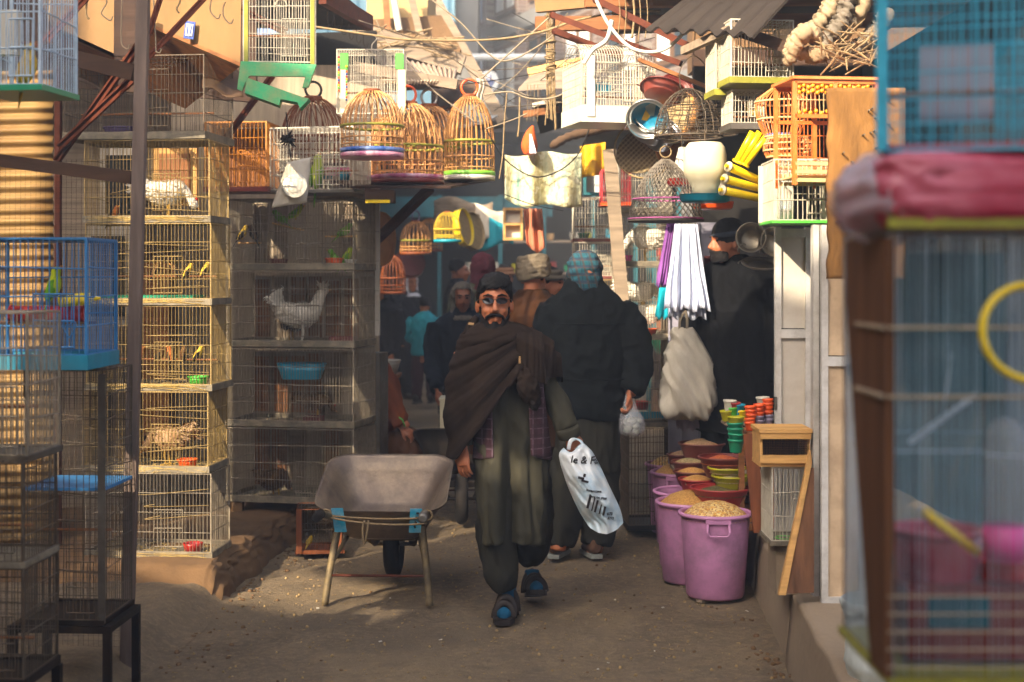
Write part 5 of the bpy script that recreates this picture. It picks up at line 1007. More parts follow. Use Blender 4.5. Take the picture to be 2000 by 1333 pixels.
# screened box, cage and leaning frame
t = thing('screened_box', 'new pine box with a wire screen front in front of the white door', 'box', (XU(1484, 6.18), 6.18, ZV(912, 6.18))); w_ = 99 * 6.18 / F; h_ = 74 * 6.18 / F
MB().box((w_ / 2, .1, .008), (w_, .2, .016)).obj('floor', 'timber_new', t); MB().box((w_ / 2, .095, h_ - .008), (w_ + .01, .23, .016)).obj('lid', 'timber_new', t)
MB().box((w_ / 2, -.008, .034), (w_, .014, .035)).obj('lower_rail', 'timber_new', t); MB().box((w_ / 2, -.008, h_ - .03), (w_, .014, .026)).obj('upper_rail', 'timber_new', t)
for x in (.007, w_ - .007): MB().box((x, .1, h_ / 2), (.012, .19, h_ - .034)).obj('side', 'timber_new', t)
MB().box((w_ / 2, .19, h_ / 2), (w_ - .03, .01, h_ - .034)).obj('back', 'timber_warm', t); setattr_kind(grille((.014, -.004, .05), (w_ - .028, 0, 0), (0, 0, h_ - .09), .0065, .0007, 9).obj('screen', 'mesh_wire', t))
cage('narrow white wire cage standing under the pine box', 1508, 1582, 914, 1066, 6.2, .25, 'L', 0, 'wire_white', .017, .0019, 2, 'dirty_tray', .02, perch=0)
zc_ = ZV(1066, 6.2); t = thing('concrete_block', 'concrete block propping the narrow white cage on the ledge', 'block', (XU(1512, 6.2) + .09, 6.335, .305)); MB().box((0, 0, (zc_ - .309) / 2), (.15, .2, zc_ - .309)).obj('block', 'concrete', t); MB().box((0, -.002, zc_ - .314), (.156, .206, .008)).obj('pad', 'timber_grey', t)
bowl('yellow green dish on the floor of the narrow white cage', P(1532, 1060, 6.32), .04, .02, 'plastic_lime')
t = thing('leaning_board', 'brown board with pine edge leaning against the cream door', 'board', (0, 0, 0))
q = [P(1521, 1163, 6.0), P(1535, 1163, 6.0), P(1586, 905, 6.08), P(1583, 880, 6.08)]; MB().prism(q, (0, .03, 0)).obj('edge_batten', 'timber_new', t); MB().prism([P(1536, 1160, 6.01), P(1590, 1158, 6.01), P(1590, 915, 6.09), P(1585, 915, 6.09)], (0, .02, 0)).obj('panel', 'plank_brown', t)
# woven sack bottom right
t = thing('woven_sack', 'open white woven plastic sack standing at the bottom right', 'sack', (XU(1745, 4.95), 4.95, .31)); b = MB()
b.loft([(0, 0, 0, .15, .13), (.05, 0, 0, .165, .14), (.15, .004, 0, .16, .14), (.24, -.004, 0, .165, .14), (.27, 0, 0, .172, .15), (.255, 0, 0, .185, .16), (.225, 0, 0, .18, .157)], 40, 4, 2.2, False); me = b.mesh('sack'); wrinkle(me, .006, (14, 14, 22), 3); link('sack', me, 'sack_woven', t, True)
mk = MB(); [mk.box((-.04 + .02 * i, -.1475, .05 + .01 * (i % 2)), (.012, .004, .05)) for i in range(3)]; mk.obj('print', 'print_blue', t); MB().lathe([(.145, .17), (.0001, .19)], 24).obj('contents', 'seed_tan', t)
# ---------------------------------------------------------------- hanging goods on the right
t = cage('rounded white wire cage hanging at the top centre right', 1136, 1282, 78, 238, 7.9, .36, 'L', .25, 'wire_white', .016, .0022, 5, 'plastic_white', .09, perch=1, arch=.12)
MB().box((.05, -.012, .2), (.045, .006, .34)).obj('corner_strip', 'plastic_white', t); MB().box((.14, .05, .2), (.08, .04, .05)).obj('feeder', 'plastic_teal', t)
# enamel pan and pots
def pan(label, u, v, Y, r, h, m, tilt, name='metal_pan', inner=None, lid=False, cat='pan'):
    t = thing(name, label, cat, P(u, v, Y), 0, 'pans hung at the right'); t.rotation_euler = tilt; b = MB(); b.shell([(r * .8, 0), (r * .86, h * .1), (r * .92, h * .8), (r * 1.0, h * .9), (r * 1.12, h)], 32, t=.004); b.obj('bowl', m, t, True)
    if inner: MB().lathe([(0, h * .25), (r * .85, h * .3), (r * 1.07, h * 1.01), (r * 1.08, h * 1.012), (r * .87, h * .27), (0, h * .22)], 32).obj('enamel', inner, t, True)
    MB().torus((0, 0, h), r * 1.12, .005, 32, 6).obj('rim', m, t, True)
    for s in (-1, 1): MB().torus((s * r * 1.05, 0, h * .8), .022, .004, 10, 5, rot('X', .5), PI, 1.3).obj('handle', m, t, True)
    return t
pan('steel pan with blue painted inside tilted towards the lane', 1265, 222, 7.7, .10, .09, 'steel', (R(120), R(-25), R(-20)), inner='enamel_blue'); pan('steel stockpot hanging under the blue pan', 1262, 268, 7.8, .1, .1, 'steel', (R(35), R(25), 0)); pan('second steel stockpot lower right', 1280, 278, 7.85, .1, .1, 'steel', (R(40), R(30), 0))
pan('maroon enamel basin above the blue pan', 1290, 190, 7.9, .11, .05, 'plastic_maroon', (R(-25), R(15), 0)); sieve('tan hooped sieve behind the black wire basket', P(1325, 228, 7.9), .14, 'sieve_wood', (R(75), 0, R(-50)), .08); sieve('brown sieve below the black wire basket', P(1325, 288, 7.95), .13, 'sieve_wood', (R(70), R(30), R(-20)), .07, 'timber_warm')
pan('maroon lid behind the black wire basket', 1318, 180, 8.0, .09, .03, 'plastic_maroon', (R(60), R(25), 0))
for i, (u, v, tl) in enumerate(((1468, 470, (R(75), R(-50), 0)), (1500, 478, (R(80), R(-35), R(20))), (1487, 520, (R(20), 0, 0)))): pan(['left dull steel pot behind the shopkeeper', 'right dull steel pot behind the shopkeeper', 'dull steel tray below the two pots'][i], u, v, 8.2, [.075, .075, .10][i], [.09, .09, .02][i], 'steel_dull', tl)
# straw fan, wire baskets
t = thing('straw_mat', 'round plaited straw mat hanging behind the pots', 'mat', P(1258, 292, 8.3)); MB().lathe([(0, 0), (.17, 0), (.175, .006), (.17, .012), (0, .012)], 32, (0, 0, 0), 1, .75, rot('Y', R(-35)) @ rot('X', R(80))).obj('disc', 'chevron_mat', t, True); MB().torus((0, -.006, 0), .172, .006, 32, 5, rot('Y', R(-35)) @ rot('X', R(80))).obj('hem', 'straw_mat', t).scale = (1, 1, 1)
def wire_basket(label, u, vt, vb, Y, rx, m, r=.0018, n=22, hoops=12, net=False):
    zb = ZV(vb, Y); hh = ZV(vt, Y) - zb; t = thing('wire_basket', label, 'basket', (XU(u, Y), Y, zb), 0, 'hanging wire baskets'); R_ = rx * Y / F; b = MB()
    prof = lambda s: (R_ * (1 - s ** 2.2) ** .6 if not net else R_ * (1 - s ** 1.7) ** .72, hh * s)
    if net:
        for s in (-1, 1):
            for i in range(34):
                pts = []
                for q in range(15): k = q / 14 * .97; rr, z = prof(k); a = 2 * PI * i / 34 + s * k * 1.6; pts.append((rr * math.cos(a), rr * math.sin(a), z))
                b.tube(pts, r, 3, False, False)
    else:
        for i in range(n):
            pts = []
            for q in range(12): k = q / 11 * .99; rr, z = prof(k); a = 2 * PI * i / n + rnd(-.05, .05); pts.append((rr * math.cos(a), rr * math.sin(a), z))
            b.tube(pts, r, 4, False, False)
        for q in range(hoops): rr, z = prof((q + .3) / hoops); b.torus((0, 0, z), rr, r, 24, 4, rot('X', rnd(-.06, .06)))
    setattr_kind(b.obj('mesh', m, t)); rr, z = prof(0); MB().torus((0, 0, 0), rr, .006, 32, 5).obj('base_hoop', m, t, True)
    if net:
        for k, mm in ((.02, 'net_pink'), (.33, 'net_pink')): rr, z = prof(k); MB().torus((0, 0, z + .004), rr * 1.01, .0045, 36, 5).obj('band', mm, t, True)
        MB().lathe([(rr * .1, -.004), (R_ * .98, -.004), (R_ * .98, .004), (rr * .1, .004)], 24).obj('bottom', 'timber_dark', t); MB().torus((0, 0, hh + .03), .03, .004, 14, 5, rot('X', R(90))).obj('ring', 'rope', t)
    return t
wire_basket('black wire basket dome hung above the white feeder', 1345, 172, 268, 7.5, 66, 'wire_dark', .002); wire_basket('second black wire basket dome overlapping behind', 1388, 178, 262, 7.8, 52, 'wire_dark', .0017)
t = thing('basket_hanger', 'long looped wire hanger of the black baskets', 'hanger', P(1355, 172, 7.5)); MB().tube(curve([(-.07, 0, 0), (-.07, 0, .1), (0, 0, .17), (.07, 0, .1), (.075, 0, 0)], 5), .003, 5).obj('hoop', 'wire_dark', t); MB().wire((0, 0, .17), (.02, 0, .5), .003).obj('wire', 'wire_dark', t)
wire_basket('grey netted dome basket with pink bands', 1300, 308, 432, 7.5, 72, 'net_grey', .0024, net=True)
# feeders
def feeder(label, u, v0, v1, Y, rpx, mj, md, cone=False):
    zb = ZV(v1, Y); hh = ZV(v0, Y) - zb; r = rpx * Y / F; t = thing('poultry_drinker', label, 'drinker', (XU(u, Y), Y, zb), 0, 'poultry drinkers'); b = MB()
    if cone: b.lathe([(r, .02), (r * .95, .03), (r * .35, hh * .92), (r * .3, hh), (0, hh)], 28)
    else: b.lathe([(r * .62, .01), (r * .62, .055), (r * .75, .085), (r * .97, .12), (r, .15), (r * 1.0, hh * .75), (r * .93, hh * .9), (r * .75, hh * .985), (r * .4, hh), (0, hh)], 32)
    b.obj('jar', mj, t, True); b = MB(); d = r * (1.35 if cone else 1.2); b.shell([(d * .85, -.02), (d * .95, -.012), (d, .018), (d * 1.03, .02)], 32, t=.004); b.obj('dish', md, t, True); MB().wire((0, 0, hh), (0, 0, hh + .12), .003).obj('hanging_wire', 'wire_dark', t); return t
feeder('white jar drinker with teal dish hung at the right', 1377, 278, 388, 7.2, 42, 'plastic_cream', 'plastic_teal'); feeder('conical drinker with red dish behind the white jar', 1332, 288, 357, 7.6, 22, 'plastic_white', 'plastic_red', True); feeder('drinker with orange dish partly hidden behind the white jar', 1392, 320, 402, 7.65, 34, 'plastic_white', 'plastic_orange')
for i, (a, c, lab) in enumerate((((1470, 258), (1440, 316), 'left upper'), ((1484, 258), (1447, 318), 'middle upper'), ((1500, 262), (1455, 322), 'right upper'), ((1423, 326), (1504, 362), 'top lower'), ((1415, 350), (1504, 374), 'middle lower'), ((1411, 372), (1504, 392), 'bottom lower'), ((1505, 330), (1508, 388), 'upright right hand'))):
    p, q = P(*a, 7.0), P(*c, 7.05 if i < 3 else 7.2); t = thing('yellow_tube_feeder', '%s tube of the bunch of yellow feeder tubes' % lab, 'tube', p, 0, 'yellow feeder tubes'); d = q - p; MB().tube([V(0, 0, 0), d], [.016, .019] if i < 3 else [.022, .019], 12).obj('tube', 'plastic_yellow', t, True)
    n_ = d.normalized(); e = V(0, 0, 0) if i > 2 else d; MB().tube([e - n_ * .004, e + n_ * .004], .026, 14).obj('flange', 'plastic_cream' if i > 2 else 'plastic_yellow', t, True); MB().tube([e - n_ * .02, e], .010, 8).obj('plug', 'plastic_yellow', t)
# white cages top right
cage('large white wire cage at the top right', 1428, 1552, 38, 162, 6.9, .3, 'L', .12, 'wire_white', .017, .002, 3, 'bamboo_green', .03, hook=True); cage('tall narrow white cage left of the large one', 1398, 1428, 62, 186, 7.1, .2, 'L', .1, 'wire_white', .017, .002, 2, 'bamboo_green', .03); cage('small white wire cage below the large one', 1430, 1492, 176, 252, 7.0, .2, 'L', .1, 'wire_white', .015, .002, 2, 'galv', .03)
bird('yellow canary in the small white cage', P(1465, 228, 7.08), 2.8, .1, 'yellow_feather', 'yellow_feather', 'canary')
t = cage('white cage with a jar of seed beside the plywood board', 1512, 1632, 312, 436, 6.2, .3, 'L', 0, 'wire_white', .02, .002, 2, 'plastic_lime', .012, perch=0)
MB().box((.06, .28, .14), (.16, .006, .26)).obj('back_panel', 'door_white', t); o = thing('seed_jar', 'clear jar of seed in the white cage by the board', 'jar', P(1535, 432, 6.3)); MB().lathe([(0, .006), (.032, .006), (.032, .05), (0, .052)], 16).obj('seed', 'seed_tan', o, True); MB().lathe([(.035, 0), (.036, .09), (.033, .09), (.033, .003)], 16).obj('glass', 'clear_bottle', o, True)
# bamboo lantern cages
for i, (u, v0, v1, Y, rp, lab) in enumerate(((1527, 172, 268, 6.6, 42, 'round orange bamboo cage with blue band left of the orange wooden cage'), (1540, 272, 308, 6.55, 46, 'low orange bamboo basket under the round bamboo cage'))):
    zb = ZV(v1, Y); hh = ZV(v0, Y) - zb; r = rp * Y / F; t = thing('bamboo_lantern', lab, 'cage', (XU(u, Y), Y, zb), 0, 'orange bamboo cages'); b = MB(); prof = (lambda s: (r * (.78 + .45 * math.sin(s * PI * .75)) * (1 - max(0, s - .75) * 2.4), hh * s)) if i == 0 else (lambda s: (r * (.9 + .15 * math.sin(s * PI)), hh * s))
    for k in range(34): a = 2 * PI * k / 34; b.tube([(prof(q / 9)[0] * math.cos(a), prof(q / 9)[0] * math.sin(a), prof(q / 9)[1]) for q in range(10)], .0026, 4, False, False)
    setattr_kind(b.obj('rods', 'orange_wood', t))
    for s in (.0, .35, .7, 1): rr, z = prof(s); MB().torus((0, 0, z), rr * 1.01, .005, 32, 5).obj('hoop', 'cream_wood', t, True)
    MB().lathe([(0, 0), (prof(0)[0], 0), (prof(0)[0], .014), (0, .014)], 24).obj('floor', 'band_blue' if i == 0 else 'orange_wood', t)
# orange wooden cage with bead rows
t = thing('orange_wooden_cage', 'orange wooden cage with rows of yellow beads above the plywood board', 'cage', (XU(1552, 6.0), 6.0, ZV(352, 6.0)), .12); hh = ZV(150, 6.0) - ZV(352, 6.0); ww = .36
for x in (0, .175, ww):
    for y in (0, .26): MB().box((x, y, hh / 2 - .02), (.018, .018, hh)).obj('post', 'orange_wood', t)
for z in (.0, .035, .07, hh * .62, hh - .02):
    for y in (0, .26): MB().box((ww / 2, y - .002, z), (ww, .014, .016)).obj('rail', 'cream_wood' if z < hh * .5 else 'orange_wood', t)
MB().box((ww / 2, .13, hh - .005), (ww + .03, .3, .012)).obj('roof', 'orange_wood', t); MB().box((ww / 2, .13, .018), (ww - .02, .24, .008)).obj('floor', 'cream_wood', t)
for z, cnt in ((hh - .04, 16), (hh - .062, 16), (hh * .66, 13)):
    for k in range(cnt): MB().ell((.02 + k * (ww - .04) / cnt, 0.0, z + (.004 if k % 2 else -.004)), .0095, 8, 6).obj('bead', 'bead_yellow', t, True)
setattr_kind(grille((0, .255, .02), (ww, 0, 0), (0, 0, hh - .05), .018, .002, 3).obj('back_grille', 'orange_wood', t)); setattr_kind(grille((0, 0, hh * .63), (ww, 0, 0), (0, 0, hh * .3), .018, .0016, 1).obj('front_grille', 'cream_wood', t))
# cloth bundles and twigs above
def bundle(label, pts, rs, m, seed):
    b = MB(); b.tube(curve(pts, 5), interp(rs, 5), 14); return tag(fuse(b, 'cloth_bundle', m, None, .01, 3, (.022, (16, 16, 16), seed)), label, 'cloth', 'cloth bundles on the right roof')
for i, (pts, rs, m_, lab) in enumerate((([(1540, 120), (1556, 80), (1580, 62), (1600, 84)], [.02, .05, .045, .02], 'cloth_beige', 'leftmost cream cloth bundle on the right roof'), ([(1560, 100), (1590, 108), (1622, 92), (1640, 60)], [.02, .045, .05, .03], 'cloth_beige', 'lowest folded cream cloth on the right roof'), ([(1578, 70), (1605, 40), (1625, 5), (1630, -30)], [.03, .045, .05, .04], 'cloth_beige', 'upright cream cloth roll on the right roof'), ([(1610, 90), (1630, 60), (1650, 25), (1655, -20)], [.025, .04, .045, .04], 'cloth_grey', 'grey brown cloth roll behind the cream ones'),
        ([(1635, 80), (1660, 50), (1680, 15), (1690, -25)], [.02, .035, .04, .04], 'cloth_beige', 'pale cloth roll next to the grey brown one'), ([(1640, 100), (1675, 95), (1705, 70), (1730, 30)], [.025, .045, .05, .05], 'cloth_grey', 'grey cloth bundle beside the turquoise cage'))):
    b = MB(); b.tube(curve([P(*q_, 6.45 + .04 * (i % 3)) for q_ in pts], 6), [r_ * 1.35 for r_ in interp(rs, 6)], 22, flat=.35); tag(fuse(b, 'cloth_bundle', m_, None, .007, 3, (.026, (20, 20, 12), i * 3, 18)), lab, 'cloth', 'cloth bundles on the right roof')
b = MB()
for i in range(46): p = P(rnd(1600, 1715), rnd(60, 128), rnd(6.2, 6.5)); d = Vector((rnd(-.09, .09), rnd(-.05, .05), rnd(-.06, .06))); b.tube([p - d, p + V(0, 0, rnd(-.01, .01)), p + d], [.003, .005, .002], 4)
setattr_kind(tag(b.obj('twigs', 'twig'), 'dry twigs and straw under the cloth bundles', 'twigs'))
# ---------------------------------------------------------------- clothes and bags at the shop
def pleated(p, q, u0, u1, ub0, ub1, v0, v1, Y, n, amp): 
    a = u0 + (u1 - u0) * p; c = ub0 + (ub1 - ub0) * p; u = a + (c - a) * q; pt = P(u, v0 + (v1 - v0) * q, Y); pt.y += amp * (.3 + q) * (1.6 * noise.noise(Vector((p * n * 1.1, q * .9, n))) + .7 * math.sin(p * n * 2.3 * PI + 3 * noise.noise(Vector((p * 3, q * 2, 0))))); pt.z += .012 * math.sin(p * 17) * q; return pt
t = thing('white_veil', 'white gauzy skirt hanging at the shop door', 'skirt', P(1340, 440, 8.6)); 
for k, (dv, dy, du) in enumerate(((0, 0, 0), (16, .06, -8))):
    b = MB(); b.sheet(lambda p, q: pleated(p, q, 1318, 1362, 1296 + du * -1, 1388 + du, 438, 606 + dv, 8.55 + dy, 6, .018) - V(*P(1340, 440, 8.6)), 56, 14, .002); b.obj('layer', 'veil_white', t, True)
MB().tube([(-.06, 0, .0), (.06, 0, .01)], .008, 6).obj('hanger_bar', 'galv', t)
b = MB(); b.sheet(lambda p, q: pleated(p, q, 1302, 1320, 1281, 1302, 436, 560, 8.75, 3, .02), 18, 12, .003); tag(b.obj('purple_scarf', 'scarf_purple', None, True), 'purple spotted scarf hanging left of the white skirt', 'scarf')
b = MB(); b.sheet(lambda p, q: pleated(p, q, 1288, 1306, 1279, 1309, 562, 622, 8.72, 2, .015), 12, 8, .003); tag(b.obj('turquoise_cloth', 'cloth_turq', None, True), 'turquoise cloth end below the purple scarf', 'cloth')
b = MB(); b.sheet(lambda p, q: pleated(p, q, 1375, 1392, 1376, 1398, 500, 660, 8.9, 3, .02), 12, 10, .003); tag(b.obj('brown_scarf', 'cloth_maroon', None, True), 'dark maroon garment hanging right of the white skirt', 'garment')
t = thing('canvas_bag', 'large off white canvas bag hanging on the lavender panel', 'bag', P(1342, 812, 8.6)); sc = 8.6 / F; b = MB()
b.loft([(0, 0, 0, 40 * sc, .07), (20 * sc, 1 * sc, 0, 50 * sc, .09), (60 * sc, 2 * sc, 0, 45 * sc, .09), (110 * sc, 0, 0, 38 * sc, .075), (145 * sc, -6 * sc, 0, 24 * sc, .05), (165 * sc, -8 * sc, 0, 14 * sc, .03)], 40, 4, 2.6); fuse(b, 'bag', 'canvas_bag', t, .012, 3, (.034, (9, 9, 3), 4, 5))
for s in (-1, 1): MB().tube(curve([(-8 * sc + s * .02, -.02, 160 * sc), (-8 * sc + s * .022, -.025, 185 * sc), (-4 * sc, -.02, 205 * sc)], 5), .008, 6, flat=.4).obj('strap', 'cloth_grey', t)
b = MB(); b.sheet(lambda p, q: pleated(p, q, 1318, 1374, 1324, 1370, 806, 840, 8.7, 3, .02), 14, 6, .004); tag(b.obj('lavender_cloth', 'cloth_lav', None, True), 'lavender rag under the canvas bag', 'cloth')
# ---------------------------------------------------------------- centre: cloths, cages and pole
b = MB(); b.sheet(lambda p, q: P(986 + 150 * p, 303 - 6 * p + 4 * math.sin(p * 9) + (104 - (0 if p > .3 else (.3 - p) * 60)) * q, 9.6 + .05 * math.sin(p * 14) * (.3 + q)), 50, 16, .004); tag(b.obj('print_cloth', 'faded_print', None, True), 'faded green and cream printed cloth hanging over the lane', 'cloth')
b = MB(); b.sheet(lambda p, q: P(1022 + 36 * p + 6 * q, 408 + 88 * q - 30 * abs(p - .6) * q, 9.9 + .03 * math.sin(p * 12)), 14, 12, .004); tag(b.obj('salmon_cloth', 'cloth_pink', None, True), 'salmon coloured cloth hanging below the printed cloth', 'cloth')
b = MB(); b.tube(curve([P(1041, 246, 9.5), P(1036, 262, 9.5), P(1034, 285, 9.5), P(1036, 302, 9.5)], 4), interp([.008, .035, .055, .04], 4), 12); tag(b.obj('orange_bag', 'cloth_orange', None, True), 'small orange and white cloth bag hung above the printed cloth', 'bag')
b = MB(); b.sheet(lambda p, q: P(1034 + 10 * p * (.4 + q), 262 + 38 * q, 9.42), 4, 6, .004); bb = b.obj('white_stripe', 'cloth_white'); bb.parent = bpy.data.objects['orange_bag']
t = thing('rope_wrapped_pole', 'thin pole wrapped with frayed rope at the top centre', 'pole', P(1075, 250, 8.8)); Lp = P(1075, -40, 8.8).z - P(1075, 250, 8.8).z; MB().tube(curve([(0, 0, .45), (0.01, 0, .6), (.0, 0, Lp)], 4), .02, 8).obj('pole', 'timber_grey', t)
b = MB()
for i in range(40): z = rnd(.3, Lp); b.torus((rnd(-.006, .006), 0, z), rnd(.02, .032), rnd(.004, .008), 10, 4, rot('X', rnd(-.5, .5)) @ rot('Y', rnd(-.4, .4)))
for i in range(9): x = rnd(-.02, .03); b.tube(curve([(x, rnd(-.02, .02), Lp * .8), (x + rnd(-.01, .01), -.02, .35), (x + rnd(-.02, .02), -.02, rnd(-.02, .2))], 4), .004, 4)
setattr_kind(b.obj('rope', 'rope', t))
rzw = .05
cage('pale wire cage, upper of the stack beside the printed cloth', 1122, 1198, 386, 472, 10.0, .3, 'L', 0, 'wire_white', .018, .002, 3, 'plastic_brown', .02); cage('pale wire cage, middle of the stack beside the printed cloth', 1122, 1198, 474, 545, 10.0, .3, 'L', 0, 'wire_white', .018, .002, 3, 'plastic_brown', .02); cage('pale wire cage, lowest of the stack beside the printed cloth', 1122, 1198, 547, 700, 10.0, .3, 'L', 0, 'wire_tan', .02, .002, 4, 'dirty_tray', .02, legs=.9)
bowl('green cup in the upper pale cage', P(1140, 468, 10.15), .04, .04, 'plastic_green'); cage('red painted wire cage above the pale cage stack', 1176, 1232, 332, 402, 9.8, .25, 'L', 0, 'wire_red', .016, .002, 2, 'plastic_orange', .025)
t = thing('teal_frame_box', 'teal wooden frame box above the pale cages', 'box', P(1142, 382, 10.3)); w_ = .17; h_ = .24
for x in (0, w_): MB().box((x, 0, h_ / 2), (.02, .1, h_)).obj('side', 'teal_paint', t)
for z in (.01, h_ - .01): MB().box((w_ / 2, 0, z), (w_ - .02, .1, .02)).obj('rail', 'teal_paint', t)
MB().box((w_ / 2, .045, h_ / 2), (w_ - .02, .008, h_ - .04)).obj('back', 'window_white', t)
# right hen cages column
colx = [(300, 415, 'wire_white', 'top cream rodded cage of the hen column at the right'), (418, 520, 'wire_grey', 'hen column cage with the upper white hen'), (522, 662, 'wire_grey', 'hen column cage with two white hens'), (664, 836, 'wire_grey', 'dim cage below the hens with a red bowl')]
for v0, v1, m, lab in colx: cage(lab, 1212, 1312, v0, v1, 9.4, .42, 'L', .06, m, .017, .0015, 3, 'dirty_tray', .03, 'hen cages stacked at the right', perch=0)
cage('tall black wire cage at the bottom of the hen column', 1228, 1318, 838, 1036, 9.3, .42, 'L', .05, 'wire_dark', .02, .0018, 6, 'black_iron', .03, 'hen cages stacked at the right', perch=0)
hen('plump white hen in the upper cage of the right column', P(1262, 518, 9.6) + V(0, 0, .01), PI, .28, 'white_feather', down=True); hen('white hen bending low in the right column', P(1255, 655, 9.6) + V(0, .05, .14), .2, .25, 'white_feather', down=True); hen('second white hen at the front of the lower right cage', P(1262, 658, 9.52) + V(0, 0, .02), PI, .22, 'white_feather', down=True)
bowl('orange dish in the lower right hen cage', P(1258, 656, 9.46), .09, .045, 'plastic_orange'); bowl('red bowl in the dim cage below the hens', P(1252, 800, 9.55), .06, .05, 'plastic_red'); bowl('small pink cup hooked beside the plump hen', P(1228, 512, 9.47), .022, .04, 'plastic_pink')
t = thing('teal_shelf_tray', 'teal tray in the dim cage below the hens', 'tray', P(1262, 812, 9.6)); MB().box((0, 0, 0), (.3, .3, .02)).obj('tray', 'tray_teal', t); MB().box((0, -.15, .02), (.3, .012, .04)).obj('lip', 'tray_teal', t)
p, q = P(1190, 292, 9.25), P(1226, 612, 9.3); t = thing('leaning_batten', 'pale wooden batten wound with wire leaning before the hen cages', 'batten', q); MB().beam((0, 0, -.35), p - q, .085, .03, V(0, 1, 0)).obj('batten', 'timber_grey', t)
for i in range(7): c = (p - q) * (i / 7); MB().box(c + V(0, -.017, 0), (.09, .004, .006), rot('Y', .1)).obj('wire_turn', 'wire_dark', t)
# far small goods
t = thing('far_lantern_case', 'small orange wooden case hung over the far crowd', 'case', P(985, 470, 14)); 
for x in (0, .17): MB().box((x, 0, .16), (.025, .1, .32)).obj('side', 'timber_new', t)
for z in (.0125, .16, .3075): MB().box((.085, 0, z), (.14, .1, .025)).obj('rail', 'timber_new', t)
MB().box((.085, .05, .16), (.15, .008, .3)).obj('back', 'plastic_white', t)
for i, (u, v, m, s) in enumerate(((945, 405, 'tarp_white', .35), (905, 392, 'timber_grey', .4), (960, 428, 'cloth_teal', .3), (925, 415, 'cloth_beige', .3))):
    b = MB(); b.sheet(lambda p, q: P(u, v, 15.5) + V((p - .5) * s * 1.6, .05 * math.sin(p * 9), -q * s + .05 * math.sin(p * 6 + q * 3)), 8, 6, .006); tag(b.obj('hanging_rag', m, None, True), ['white', 'grey brown', 'teal', 'beige'][i] + ' rag hanging from the far roofs', 'rag', 'rags over the far lane')
# overhead cables
def cable(label, pts, m='cable_pale', r=.006, Ys=None):
    Ys = Ys or [8.5] * len(pts); r *= .65; tag(MB().tube(curve([P(u, v, y) for (u, v), y in zip(pts, Ys)], 8), r, 5).obj('cable', m, None, True), label, 'cable', 'overhead cables')
cable('thick tan cable running level across the top left and centre', [(610, 52), (720, 68), (800, 78), (960, 78), (1060, 62), (1120, 42), (1200, 26), (1290, 22)], 'rope', .011)
cable('pale cable sloping down from the upper left to the centre', [(830, -10), (900, 45), (960, 110), (1000, 117), (1060, 85), (1090, 60)], r=.008); cable('straight pale cable rising to the rope wrapped pole', [(940, 154), (1000, 100), (1072, 35)], r=.008); cable('pale cable dipping across the centre to the rounded cage', [(945, 186), (995, 180), (1035, 193), (1085, 190), (1140, 162)], r=.008)
cable('thick white plastic hose looping over the rounded cage', [(1160, -10), (1190, 50), (1235, 95), (1290, 100), (1330, 70), (1370, 10)], 'cable_white', .015, [7.6] * 6); cable('black cable sagging across the printed cloth', [(948, 250), (985, 310), (1040, 345), (1090, 335), (1130, 300), (1155, 240)], 'cable_black', .007, [9.3] * 6)
cable('thin pale cable from the domes to the dark canopy', [(950, 252), (1000, 235), (1030, 222)], r=.006); cable('vertical frayed string at the centre', [(990, 182), (985, 240), (982, 300), (975, 350)], 'rope', .007); cable('short rope end hanging beside the frayed string', [(1015, 190), (1014, 240), (1011, 268)], 'rope', .009)
for i, u in enumerate((1208, 1220, 1236, 1248, 1262)): cable('frayed cord hanging under the right eave, %s of five' % ['first', 'second', 'third', 'fourth', 'fifth'][i], [(u, -10), (u + 3, 30), (u - 2, 75 + 6 * (i % 2))], 'rope', .005 + .006 * (i == 2), [7.9] * 3)
cable('white rag strip twisted over the rounded cage', [(1140, 125), (1158, 98), (1185, 78), (1195, 40)], 'cable_white', .02, [7.8] * 4); cable('thin line crossing to the brick building', [(700, 40), (860, 100), (1000, 200), (1120, 250)], r=.005, Ys=[9, 10, 11, 12]); cable('pale line looping left of the tin awning', [(735, 40), (760, 90), (800, 130), (850, 180), (930, 240)], r=.007, Ys=[9.4] * 5)
cable('thin dark line below the printed cloth', [(985, 380), (1040, 400), (1100, 412)], 'cable_black', .005, [9.5] * 3)
for i, u in enumerate((1030, 1036, 1043, 1050, 1118, 1124)): cable('thin drop thread, number %s below the plank canopy' % ['one', 'two', 'three', 'four', 'five', 'six'][i], [(u, 165), (u + 1, 200), (u - 1, 238)], 'rope', .003, [10] * 3)
for i in range(12):
    a, c = (rnd(880, 1010), rnd(20, 260)), (rnd(1080, 1320), rnd(0, 300)); Yc = rnd(8.8, 11); cable('thin slack wire crossing the top centre, %s of the fine tangle' % ORD12[i], [a, ((a[0] + c[0]) / 2 + rnd(-20, 20), (a[1] + c[1]) / 2 + rnd(5, 40)), c], ['cable_pale', 'cable_black', 'wire_dark'][i % 3], .0045, [Yc, Yc, Yc - .6])
